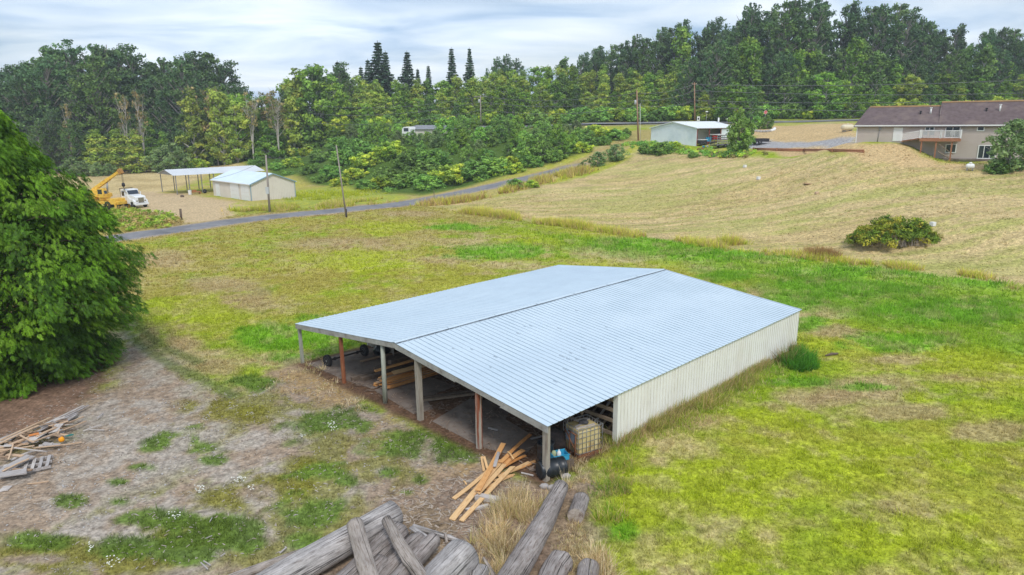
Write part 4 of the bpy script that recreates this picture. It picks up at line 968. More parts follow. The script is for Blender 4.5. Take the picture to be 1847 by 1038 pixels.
# --- scrap heap at the left edge
GS = 'scrap wood in the heap by the cedar'
def sb(u0, v0, z0, u1, v1, z1, w, t, mt, lab, name='board', cat='board'):
    board(pb(u0, v0, z0), pb(u1, v1, z1), w, t, mt, name, label=lab, group=GS, cat=cat, warp=.03, notch=.5)
S = m_scrap
scr = [(0, 795, .35, 92, 753, .25, .10, 2, 'long tan board along the upper edge of the scrap heap'), (0, 800, .42, 70, 768, .35, .12, 2, 'tan board just below the heap\'s upper edge board'), (0, 808, .40, 60, 785, .40, .14, 2, 'wide tan board at the left frame edge, upper third of the heap'),
 (60, 775, .3, 150, 732, .12, .10, 3, 'weathered board reaching the far tip of the scrap heap'), (75, 772, .34, 160, 731, .12, .08, 0, 'grey board ending farthest from the camera in the scrap heap'), (70, 778, .3, 140, 745, .12, .11, 0, 'grey board under the farthest board of the heap'),
 (90, 778, .30, 137, 748, .12, .16, 0, 'broad dark grey board before the tip of the heap'), (95, 780, .35, 108, 765, .35, .3, 3, 'short wide silver board in the middle of the heap'), (55, 795, .4, 78, 781, .4, .35, 3, 'wide silver panel left of the heap\'s middle'),
 (80, 782, .4, 136, 758, .22, .10, 1, 'brown board beside the silver board'), (60, 797, .45, 155, 760, .15, .06, 2, 'thin tan lath crossing the heap to the right'), (0, 812, .40, 62, 804, .45, .07, 2, 'long tan lath crossing near the heap\'s lower half'), (25, 808, .46, 85, 815, .30, .05, 3, 'pale thin lath lying below the long tan lath'),
 (60, 808, .35, 147, 798, .06, .06, 2, 'tan lath ending alone on the dirt right of the heap'), (15, 829, .35, 24, 800, .55, .05, 2, 'tan lath leaning steeply near the frame edge'), (36, 785, .5, 60, 798, .5, .07, 2, 'short tan batten across the middle of the heap'),
 (0, 852, .30, 55, 822, .30, .45, 0, 'wide dark grey panel above the pallet'), (5, 850, .36, 52, 828, .36, .08, 2, 'orange tan batten resting on the dark grey panel'), (78, 800, .25, 108, 803, .15, .22, 0, 'dark wide board under the orange scrap'), (70, 805, .2, 95, 800, .2, .2, 3, 'white grey board at the heap\'s right foot'),
 (0, 822, .2, 30, 800, .3, .16, 1, 'brown board low at the frame edge'), (20, 830, .2, 65, 812, .2, .12, 3, 'weathered board between laths and panel'), (110, 774, .25, 133, 770, .1, .1, 1, 'short brown board near the heap\'s right edge'), (150, 778, .05, 183, 767, .05, .05, 3, 'bleached stick right of the heap, upper of two'),
 (158, 775, .04, 188, 776, .04, .04, 3, 'bleached stick right of the heap, lower of two'), (176, 755, .05, 186, 746, .05, .05, 0, 'short grey stick on the dirt beyond the heap'), (50, 873, .04, 88, 868, .04, .05, 2, 'thin lath alone on the dirt below the pallet'), (0, 884, .06, 18, 881, .06, .35, 3, 'pale slab at the frame edge below the pallet'),
 (30, 790, .3, 120, 757, .2, .14, 1, 'brown board buried in the middle of the heap'), (0, 815, .25, 70, 790, .25, .2, 2, 'broad tan board buried at the frame edge'), (40, 800, .25, 110, 780, .2, .16, 0, 'grey board buried below the silver board'), (65, 788, .45, 100, 772, .4, .12, 2, 'short tan board over the silver panel'),
 (104, 783, .35, 107, 774, .35, .06, 2, 'tiny upright block beside the silver board'), (125, 762, .25, 150, 752, .1, .09, 2, 'tan board end poking out at the far right of the heap'), (-30, 830, .2, 40, 788, .2, .2, 1, 'brown board crossing the frame edge under the laths'), (-40, 815, .1, 40, 780, .1, .5, 0, 'grey sheet at the bottom of the heap'),
 (20, 805, .1, 110, 765, .1, .5, 1, 'brown sheet at the bottom of the heap'), (140, 1022, .05, 0, 1, 0, 0, 0, '')]
for a in scr[:-1]:
    sb(*a[:6], a[6], .03, S[a[7]], a[8])
# more loose pieces through the heap
for i in range(34):
    s = random.random(); u = -10 + 130 * s + random.uniform(-12, 12); v = 815 - 55 * s + random.uniform(-12, 12); z = random.uniform(.15, .45); a = random.uniform(-.5, .3); l = random.uniform(12, 34)
    sb(u, v, z, u + l * math.cos(a), v + l * math.sin(a) * .8, z + random.uniform(-.1, .1), random.uniform(.05, .16), .025, random.choice(S), 'small broken board in the tangle of the scrap heap under the cedar')
o = board(pb(52, 786, .5), pb(70, 782, .5), .12, .04, pm('orange_board', (.60, .20, .05), (.66, .27, .09), scale=5, rough=.7), label='short orange board in the middle of the scrap heap', group=GS)
V, F = lump(tuple(pb(111, 793, .3)), .11, .1, .12, 2.2, amp=.15); tag(MB().add(V, F, True).build('plastic_jug', pm('orange_plastic', (.80, .32, .01), rough=.45)), 'bright orange crumpled jug on the scrap heap', 'jug')
board(pb(120, 787, .25), pb(131, 784, .2), .12, .04, pm('teal_board', (.05, .22, .20), rough=.6), label='small teal piece beside the orange jug', group=GS)
# pallet
def pallet(u, v, rz, tilt, label, l=1.6, w=1.0):
    c = hit(u, v); t = empty('pallet', (c[0], c[1], c[2] + .06), rz, label, 'pallet'); t.rotation_euler = (R(tilt), 0, rz)
    for x in (-w / 2 + .03, 0, w / 2 - .03): MB().box((x - .03, -l / 2, 0), (x + .03, l / 2, .09)).build('stringer', S[0], t)
    k = 9
    for i in range(k):
        y = -l / 2 + (i + .5) * l / k; MB().box((-w / 2, y - .055, .091), (w / 2, y + .055, .112)).build('slat', random.choice([S[0], S[3]]), t)
pallet(35, 850, R(-62), 2, 'grey slatted pallet lying at the frame edge below the scrap heap', l=2.1)
sb(-5, 858, .3, 48, 850, .3, .4, .04, S[0], 'wide grey board on top of the pallet'); sb(10, 845, .3, 58, 848, .25, .12, .04, S[1], 'brown batten on top of the pallet')
# twigs and stick bundles on the lower left
for i, (u0, v0, u1, v1, w) in enumerate(((367, 1012, 383, 1022, .05), (372, 1022, 389, 1035, .05), (362, 1015, 378, 1030, .05), (385, 1005, 410, 1022, .07), (398, 1004, 408, 997, .05), (365, 968, 385, 975, .04), (378, 942, 384, 932, .04), (480, 980, 500, 966, .08), (505, 998, 520, 985, .08), (0, 925, 15, 923, .05), (20, 1030, 36, 1036, .12), (410, 1000, 428, 992, .05), (370, 972, 386, 965, .03), (455, 1003, 472, 996, .04))):
    board(pb(u0, v0, .02), pb(u0 + (u1 - u0) * .8, v0 + (v1 - v0) * .8, .03), w * .6, .025, S[0], 'stick', cat='stick', group='sticks scattered on the yard', label='bleached stick lying loose in the thin grass of the yard') if i % 2 == 0 else None

# --- debris, dry tall grass, flowers
def f_poly(uvs):
    P = wpoly(uvs); lo, hi = P.min(0), P.max(0)
    def f():
        for _ in range(50):
            x, y = random.uniform(lo[0], hi[0]), random.uniform(lo[1], hi[1])
            if pdist(np.array([x]), np.array([y]), P)[0] > 0: return x, y, tz(x, y)
        return x, y, tz(x, y)
    return f
def poly_pts(uvs, n):
    P = wpoly(uvs); lo, hi = P.min(0), P.max(0); x = RNG.uniform(lo[0], hi[0], n); y = RNG.uniform(lo[1], hi[1], n); d = pdist(x, y, P); k = d > 0; return x[k], y[k], d[k]
litter('wood_debris', 900, f_poly([(690, 890), (860, 850), (960, 872), (900, 940), (880, 1000), (700, 1000)]), m_chip, .05, .28, .014)
litter('wood_debris', 260, f_poly([(560, 690), (740, 765), (960, 860), (860, 880), (600, 760), (500, 690)]), m_chip, .04, .2, .01)
litter('wood_debris', 200, f_poly([(60, 780), (190, 740), (200, 780), (100, 830), (60, 880)]), m_chip, .04, .22, .012)
litter('gravel_stones', 260, f_poly([(0, 900), (240, 700), (380, 740), (420, 800), (340, 860), (100, 980), (0, 990)]), pm('pale_pebble', (.36, .34, .33), (.48, .46, .45), scale=2, rough=.9), .03, .07, .022)
def dry(uvs, n, h0, h1, cols, nb=7, w=.008, lean=.7, name='dry_grass', soft=.4):
    x, y, d = poly_pts(uvs, n); k = RNG.uniform(0, soft, len(x)) < d + .05; x, y = x[k], y[k]
    k = fbm(x, y, .8, 3, 4) > .36; x, y = x[k], y[k]
    c = np.array(cols)[RNG.integers(0, len(cols), len(x))] * (.7 + .6 * fbm(x, y, .6, 2, 18))[:, None]; h = RNG.uniform(h0 * .6, h1, len(x)) * (.25 + 1.5 * sstep(.3, .7, fbm(x, y, .9, 3, 8)))
    tufts(name, x, y, h, c, nb=nb, w=w, lean=lean, mat=m_grass, spread=.06)
STRAW = [(.78, .62, .36), (.66, .48, .25), (.88, .75, .50), (.52, .46, .18), (.42, .30, .17)]
dry([(840, 985), (880, 930), (920, 890), (975, 885), (1000, 890), (960, 950), (905, 1060), (860, 1060)], 3000, .22, .5, STRAW, w=.010)
dry([(1000, 960), (1030, 930), (1090, 990), (1120, 1060), (985, 1060)], 2000, .22, .48, STRAW, w=.010)
dry([(1000, 862), (1020, 835), (1075, 812), (1105, 800), (1080, 850), (1060, 880), (1030, 895)], 1800, .15, .4, STRAW, w=.010)
dry([(1060, 880), (1105, 810), (1140, 800), (1150, 900), (1110, 1000), (1070, 960)], 1100, .15, .35, [(.30, .45, .04), (.50, .50, .08), (.20, .36, .03), (.60, .45, .2)], w=.012, name='tall_grass')
dry([(1100, 800), (1250, 735), (1430, 640), (1440, 650), (1270, 750), (1120, 820)], 9000, .15, .45, [(.40, .40, .08), (.60, .45, .20), (.24, .33, .04)], w=.012, name='wall_grass')
dry([(1395, 655), (1430, 628), (1475, 650), (1480, 668), (1440, 675)], 1500, .2, .5, [(.12, .32, .03), (.11, .33, .03), (.06, .18, .02)], w=.018, name='dark_grass_clump')
dry([(1395, 655), (1430, 625), (1445, 640), (1420, 662)], 1100, .35, .7, [(.42, .28, .13), (.40, .30, .12), (.16, .18, .05)], w=.014, name='seeding_weeds')
dry([(460, 700), (540, 655), (620, 695), (700, 745), (680, 765), (560, 720)], 1600, .06, .2, STRAW, w=.012, name='straw_litter')
dry([(545, 640), (600, 650), (590, 670), (550, 672)], 260, .1, .3, STRAW, w=.012)
litter('yard_litter', 2600, f_poly([(0, 960), (0, 780), (220, 640), (420, 715), (540, 665), (860, 830), (700, 900), (500, 1000), (100, 1038)]), pm('small_chippings', (.30, .235, .18), (.50, .46, .42), scale=1.5, rough=.95, c3=(.13, .10, .08), scale3=1.0), .03, .16, .014)
# boundary weeds along the ditch and the road bank
def band(pts, n, wd, h0, h1, cols, nb=6, w=.03, name='boundary_weeds', gate=.4):
    P = wpoly(pts); seg = np.r_[0, np.cumsum(np.hypot(*np.diff(P, axis=0).T))]; s = RNG.uniform(0, seg[-1], n)
    x = np.interp(s, seg, P[:, 0]) + RNG.normal(0, wd, n); y = np.interp(s, seg, P[:, 1]) + RNG.normal(0, wd, n)
    g = fbm(x, y, 4, 3, 3); k = g > gate; x, y, g = x[k], y[k], g[k]
    c = np.array(cols)[RNG.integers(0, len(cols), len(x))]; tufts(name, x, y, RNG.uniform(h0, h1, len(x)) * (.3 + 1.4 * g), c, nb=nb, w=w, lean=.5, mat=m_grass, spread=.15)
WEED = [(.66, .66, .08), (.80, .62, .28), (.50, .60, .06), (.58, .42, .18), (.76, .72, .12)]
band([(838, 384), (935, 396), (1035, 410), (1060, 413)], 3000, .5, .5, 1.1, WEED)
band([(1035, 410), (1130, 424), (1230, 437), (1300, 447), (1420, 461), (1500, 471), (1600, 484), (1700, 496), (1847, 518)], 3600, .55, .25, .75, WEED, gate=.46)
band([(1700, 494), (1740, 499), (1765, 502)], 500, .5, .4, .8, WEED); band([(1570, 478), (1640, 486)], 500, .5, .4, .8, WEED); band([(1310, 440), (1340, 443)], 400, .45, .5, 1.0, WEED); band([(1465, 462), (1500, 466)], 400, .45, .5, .9, [(.45, .30, .12), (.4, .24, .1)])
band([(770, 370), (830, 364), (880, 352), (960, 332), (1000, 322), (1060, 306)], 3800, 1.0, .5, 1.3, WEED + [(.45, .26, .12), (.5, .33, .18)], w=.04)
band([(430, 384), (480, 380), (560, 375), (640, 368), (700, 362)], 3600, 1.3, .4, .9, [(.60, .58, .08), (.46, .52, .05), (.70, .55, .25)], w=.05, name='verge_grass')
band([(500, 352), (560, 358), (640, 345)], 1500, 3, .3, .6, [(.55, .58, .05), (.46, .52, .04)], w=.05, name='verge_grass')
m_flower = pm('white_petal', (.75, .75, .68), rough=.8)
def flowers(u, v, ru, rv, n, lab):
    e = well(u, v, ru, rv); c = e[0]; A_ = np.linalg.inv(e[1]); V = []; F = []
    for i in range(n):
        t, r = random.uniform(0, 6.28), math.sqrt(random.random()); q = A_ @ np.array([math.cos(t) * r, math.sin(t) * r]) + c; z = tz(*q) + random.uniform(.12, .28); s = random.uniform(.02, .035); b = len(V)
        V += [(q[0] - s, q[1], z), (q[0], q[1] - s, z + .01), (q[0] + s, q[1], z), (q[0], q[1] + s, z + .01), (q[0], q[1], z - .012)]; F += [(b, b + 1, b + 4), (b + 1, b + 2, b + 4), (b + 2, b + 3, b + 4), (b + 3, b, b + 4)]
    o = fast_mesh('wild_flowers', np.array(V), np.array(F), m_flower); tag(o, kind='stuff')
for a in ((601, 776, 10, 7, 34), (430, 873, 15, 5, 28), (455, 887, 8, 6, 12), (361, 890, 11, 7, 26), (315, 940, 13, 5, 18), (205, 1022, 12, 10, 16), (545, 793, 6, 3, 8), (165, 997, 6, 8, 10)): flowers(*a, '')

# ================================================================== foliage builders
def leaf_cloud(C, Rc, n_per, size, flat=.75, wind=(0, 0, 0), seed=0, jitter=.5, up=.35):
    """quads scattered through the balls C (k,3) of radius Rc (k,)"""
    rg = np.random.default_rng(seed); k = len(C); n = k * n_per
    ci = np.repeat(np.arange(k), n_per)
    d = rg.normal(size=(n, 3)); d /= np.linalg.norm(d, axis=1)[:, None]
    r = rg.uniform(0, 1, n) ** .45
    P = C[ci] + d * (r * Rc[ci])[:, None] * np.array([1, 1, flat])
    P = P + np.array(wind) * (r * Rc[ci])[:, None] * np.abs(d[:, :1])
    nrm = d * .7 + rg.normal(size=(n, 3)) * jitter + np.array([0, 0, up]); nrm /= np.linalg.norm(nrm, axis=1)[:, None]
    a = np.cross(nrm, rg.normal(size=(n, 3))); a /= np.linalg.norm(a, axis=1)[:, None] + 1e-9; b = np.cross(nrm, a)
    s = (size * rg.uniform(.6, 1.3, n))[:, None]
    a = a * s; b = b * s * .62
    V = np.stack([P - a, P - b * .9, P + a, P + b], 1).reshape(-1, 3)
    F = np.arange(n * 4).reshape(-1, 4)
    clump = rg.uniform(.78, 1.22, k)[ci]
    return V, F, clump, ci, rg.uniform(.8, 1.2, n)
def leaf_mat(name, **kw):
    return pm(name, (1, 1, 1), attr=True, rough=.65, spec=.2, trans=.22, randv=kw.get('randv', .22))
m_leaf = leaf_mat('leaf_foliage'); m_bark = pm('grey_bark', (.26, .23, .20), (.38, .35, .32), scale=1.2, rough=.95, stretch=(1, 1, .3)); m_barkpale = pm('pale_bark', (.46, .42, .38), (.56, .53, .49), scale=1.2, rough=.9, stretch=(1, 1, .3))
m_barkdark = pm('brown_bark', (.10, .075, .055), (.16, .12, .09), scale=2, rough=.95)
def crown_mesh(C, Rc, n_per, size, cols, seed, **kw):
    V, F, cl, ci, lj = leaf_cloud(C, Rc, n_per, size, seed=seed, **kw)
    rg = np.random.default_rng(seed + 5); cc = np.array(cols)[rg.integers(0, len(cols), len(C))][ci] * (cl * lj)[:, None]
    return V, F, np.repeat(cc, 4, 0)

band([(1106, 801), (1180, 762), (1260, 720), (1340, 676), (1392, 649)], 2600, .22, .25, .6, [(.62, .44, .24), (.46, .34, .16), (.30, .38, .06), (.40, .46, .08), (.7, .55, .3)], w=.012, name='wall_weeds', gate=.36)
band([(1110, 812), (1200, 775), (1300, 718), (1400, 662)], 1200, .55, .12, .28, [(.36, .48, .05), (.50, .56, .10), (.62, .52, .24)], w=.014, name='wall_weeds', gate=.42)
# ================================================================== buildings and vehicles farther off
m_bluewhite = pm('pale_blue_roof_metal', (.56, .66, .74), (.62, .72, .79), scale=.3, rough=.5, spec=.4)
m_bluetrim = pm('grey_blue_trim', (.22, .33, .40), rough=.6)
m_beige = pm('beige_metal_siding', (.62, .57, .51), (.66, .61, .55), scale=.7, rough=.7)
m_white = pm('white_paint', (.78, .78, .77), (.72, .72, .71), scale=2, rough=.5)
m_carport = pm('carport_roof_metal', (.55, .57, .60), (.62, .64, .66), scale=.3, rough=.5)
m_glass = pm('dark_window_glass', (.02, .03, .045), rough=.08, spec=.8)
m_wood = pm('red_brown_deck_wood', (.30, .13, .07), (.38, .18, .10), scale=4, rough=.9)
def gable_building(t, w, l, ez, rz, m_wall, m_roof_, over=.25, pitch=.3, trim=None, wallname='wall'):
    """parts under t: x across the gable end (0..w) at y = 0, y towards the back (0..l)"""
    def zf(x): return rz - (rz - ez) * abs(x - w / 2) / (w / 2)
    def sh(p0, p1, top, nm):
        p0 = Vector((*p0, 0)); p1 = Vector((*p1, 0)); d = p1 - p0; L0 = d.length; d.normalize(); nr = Vector((d.y, -d.x, 0)); pr = []; s = 0
        while s < L0 - 1e-4:
            e = min(s + pitch, L0); pr += [(s, 0), (max(e - .11, s + .001), 0), (max(e - .08, s + .002), .03), (max(e - .03, s + .003), .03)]; s = e
        pr.append((L0, 0)); n = len(pr); V = []
        for off in (0, -.05):
            for tp in (0, 1):
                for s, h in pr:
                    q = p0 + d * s + nr * (h + off); V.append((q.x, q.y, -.3 if not tp else top(q)))
        F = []
        for j in range(n - 1): F += [(j, j + 1, n + j + 1, n + j), (2 * n + j, 3 * n + j, 3 * n + j + 1, 2 * n + j + 1), (n + j, n + j + 1, 3 * n + j + 1, 3 * n + j)]
        F += [(0, n, 3 * n, 2 * n), (n - 1, 3 * n - 1, 4 * n - 1, 2 * n - 1)]
        return MB().add(V, F).build(nm, m_wall, t)
    sh((0, 0), (w / 2, 0), lambda q: zf(q.x) - .02, wallname); sh((w / 2, 0), (w, 0), lambda q: zf(q.x) - .02, wallname)
    sh((w, l), (w / 2, l), lambda q: zf(q.x) - .02, wallname); sh((w / 2, l), (0, l), lambda q: zf(q.x) - .02, wallname)
    sh((w, 0), (w, l), lambda q: ez - .03, wallname); sh((0, l), (0, 0), lambda q: ez - .03, wallname)
    sl = (rz - ez) / (w / 2); ge = ez - sl * over
    r = MB()
    for sx in (0, 1):
        x0, x1 = (-over, w / 2) if sx == 0 else (w + over, w / 2)
        y = -over; L1 = l + over
        pr = []
        while y < L1 - 1e-4:
            e = min(y + .45, L1); pr += [(y, 0), (max(e - .12, y + .001), 0), (max(e - .09, y + .002), .035), (max(e - .03, y + .003), .035)]; y = e
        pr.append((L1, 0)); n = len(pr); V = [(x0, yy, ge + h + .02) for yy, h in pr] + [(x1, yy, rz + h + .02) for yy, h in pr] + [(x0, yy, ge - .05) for yy, h in pr] + [(x1, yy, rz - .05) for yy, h in pr]
        F = []
        for j in range(n - 1): F += [(j, j + 1, n + j + 1, n + j), (2 * n + j, 3 * n + j, 3 * n + j + 1, 2 * n + j + 1), (j, 2 * n + j, 2 * n + j + 1, j + 1)]
        F += [(0, n, 3 * n, 2 * n), (n - 1, 2 * n - 1, 4 * n - 1, 3 * n - 1)]
        MB().add(V, F).build('roof_slope', m_roof_, t)
    if trim:
        for a, b in (((-over, ge), (w / 2, rz)), ((w + over, ge), (w / 2, rz))):
            m = MB(); m.add([(a[0], -over - .05, a[1] - .14), (b[0], -over - .05, b[1] - .14), (b[0], -over - .05, b[1] + .05), (a[0], -over - .05, a[1] + .05), (a[0], -over - .01, a[1] - .14), (b[0], -over - .01, b[1] - .14), (b[0], -over - .01, b[1] + .05), (a[0], -over - .01, a[1] + .05)],
                         [(0, 1, 2, 3), (7, 6, 5, 4), (0, 4, 5, 1), (3, 2, 6, 7), (0, 3, 7, 4), (1, 5, 6, 2)]); m.build('rake_trim', trim, t)
        for x in (-.04, w + .04):
            MB().box((x - .06, -.06, -.2), (x + .06, .05, ge - .02)).build('corner_trim', trim, t)
        for x in (-over - .08, w + over + .02): MB().box((x, -over, ge - .12), (x + .07, l + over, ge + .015)).build('gutter', m_white, t)
# ---- beige workshop on the left
c = atz(454.5, 363.5, 0); a = atz(380, 353, 0); g = atz(533, 356.6, 0)
C2 = Vector((c[0], c[1])); A2 = Vector((a[0], a[1])); G2_ = Vector((g[0], g[1]))
dl = (A2 - C2); wl = dl.length; ang_front = math.atan2(dl.y, dl.x)
# the gable end is x across from C to G, length runs back from C to A
dx = (G2_ - C2); wg = dx.length; dxn = dx.normalized(); dyn = Vector((-dxn.y, dxn.x))
if dyn.dot(dl) < 0: dyn = -dyn
t = empty('workshop', (c[0], c[1], 0), math.atan2(dxn.y, dxn.x), 'beige metal workshop with pale blue roof and two white garage doors', 'workshop')
ln_ = dl.dot(dyn)
zC = atD(454.5, 332, c[1])[2]; zP = atD(492, 313, (c[1] + g[1]) / 2)[2]
gable_building(t, wg, ln_, zC, zP, m_beige, m_bluewhite, trim=m_bluetrim)
def onwall(u): # distance along the door side from C
    s = 0.0; best = None
    for k in range(101):
        q = C2 + dyn * ln_ * k / 100
        pu = CX + FPX * q.x / (q.y * math.cos(PITCH) + (CAM_H - 1.2) * math.sin(PITCH))
        if best is None or abs(pu - u) < best[0]: best = (abs(pu - u), ln_ * k / 100)
    return best[1]
for u0, u1, z1, nm, lb in ((438, 451.5, 2.75, 'garage_door', None), (419, 433, 2.75, 'garage_door', None), (392.5, 398, 2.1, 'entry_door', None)):
    y0, y1 = onwall(u1), onwall(u0)
    d = MB().box((-.09, y0, .02), (-.04, y1, z1)).build(nm, m_white, t)
    if nm == 'garage_door':
        for z in (.7, 1.38, 2.06): MB().box((-.096, y0 + .05, z), (-.088, y1 - .05, z + .03)).build('panel_groove', m_beige, d)
    f = MB(); f.box((-.11, y0 - .1, 0), (-.03, y0 - .002, z1 + .1)); f.box((-.11, y1 + .002, 0), (-.03, y1 + .1, z1 + .1)); f.box((-.11, y0 - .002, z1 + .002), (-.03, y1 + .002, z1 + .1)); f.build('door_frame', m_white, t)
# ---- open carport behind it
fl = atz(320, 350.5, 0); bl = atz(293, 345.5, 0)
P0 = Vector((fl[0], fl[1])); P1 = Vector((bl[0], bl[1])); ex = (P1 - P0); wc = ex.length; exn = ex.normalized(); eyn = Vector((-exn.y, exn.x))
if eyn.x < 0: eyn = -eyn
rzc = math.atan2(eyn.y, eyn.x)      # x local along the long side
t = empty('carport', (P0.x, P0.y, 0), rzc, 'open pole carport with a long pale gable roof on thin grey posts', 'carport')
sgn = 1 if Vector((-math.sin(rzc), math.cos(rzc))).dot(exn) > 0 else -1
ze = atD(318, 316.7, P0.y)[2]; zr = ze + .9; LC = 17.0
for i in range(8):
    for j in (0, wc):
        x = i * (LC - .6) / 7; MB().box((x - .07, sgn * j - .07, -.1), (x + .07, sgn * j + .07, ze - .02)).build('post', m_steel, t)
for s0, s1 in ((-.4, wc / 2), (wc + .4, wc / 2)):
    y0, y1 = sgn * s0, sgn * s1; sl = (zr - ze) / (wc / 2 + .4)
    pr = []; x = -.5
    while x < LC - 1e-4: pr += [(x, 0), (x + .38, 0), (x + .40, .03), (x + .46, .03)]; x += .48
    pr.append((x, 0)); n = len(pr); V = [(xx, y0, ze + h) for xx, h in pr] + [(xx, y1, zr + h) for xx, h in pr] + [(xx, y0, ze - .04) for xx, h in pr] + [(xx, y1, zr - .04) for xx, h in pr]
    F = []
    for j in range(n - 1): F += [(j, j + 1, n + j + 1, n + j), (2 * n + j, 3 * n + j, 3 * n + j + 1, 2 * n + j + 1), (j, 2 * n + j, 2 * n + j + 1, j + 1)]
    F += [(0, n, 3 * n, 2 * n), (n - 1, 2 * n - 1, 4 * n - 1, 3 * n - 1)]
    MB().add(V, F).build('roof_slope', m_carport, t)
MB().add([(-.3, sgn * -.2, ze + .0), (-.3, sgn * (wc + .2), ze), (-.3, sgn * wc / 2, zr - .1), (-.2, sgn * -.2, ze + .0), (-.2, sgn * (wc + .2), ze), (-.2, sgn * wc / 2, zr - .1)], [(0, 1, 2), (5, 4, 3), (0, 3, 4, 1), (1, 4, 5, 2), (2, 5, 3, 0)]).build('gable_panel', m_steel, t)
def bx_at(u, v, size, mat, name, label, cat, rz=0, z=None, bevel=.01):
    c = hit(u, v); o = MB().box((-size[0] / 2, -size[1] / 2, 0), (size[0] / 2, size[1] / 2, size[2])).build(name, mat, None, bevel=bevel); o.location = (c[0], c[1], c[2] if z is None else z); o.rotation_euler = (0, 0, rz); tag(o, label, cat); return o
def barrel(u, v, mat, label, r=.3, h=.88, group=None, z=None, pos=None):
    c = hit(u, v) if pos is None else pos; o = MB().lathe(drum_profile(r, h), 16).build('barrel', mat); o.location = (c[0], c[1], c[2] if z is None else z); tag(o, label, 'barrel', group); return o
barrel(343, 352, m_white, 'white barrel standing under the left end of the open carport')
o = MB(); o.box((-.9, -.35, .35), (.9, .35, .5)); o.box((-.9, -.35, 0), (-.75, .35, .345)); o.box((.75, -.35, 0), (.9, .35, .345)); o.box((-.5, -.2, .505), (.2, .25, .8)); o = o.build('workbench', pm('orange_brown_wood', (.38, .17, .07), rough=.8)); q = hit(352.5, 350.5); o.location = q; o.rotation_euler[2] = rzc; tag(o, 'orange brown bench with a box on it under the carport', 'bench')
q = hit(370, 349); w_ = empty('loose_wheel', (0, 0, 0), 0, 'black wheel lying under the right end of the carport', 'wheel'); wheel_parts(w_, (q[0], q[1], q[2] + .4), (.5, 1, 0), .4, .25)
q = hit(329, 356); V, F = lump((q[0], q[1], q[2] + .15), .35, .2, .3, 5.0); tag(MB().add(V, F, True).build('tree_stump', m_darkwood), 'small dark stump on the gravel before the carport', 'stump')

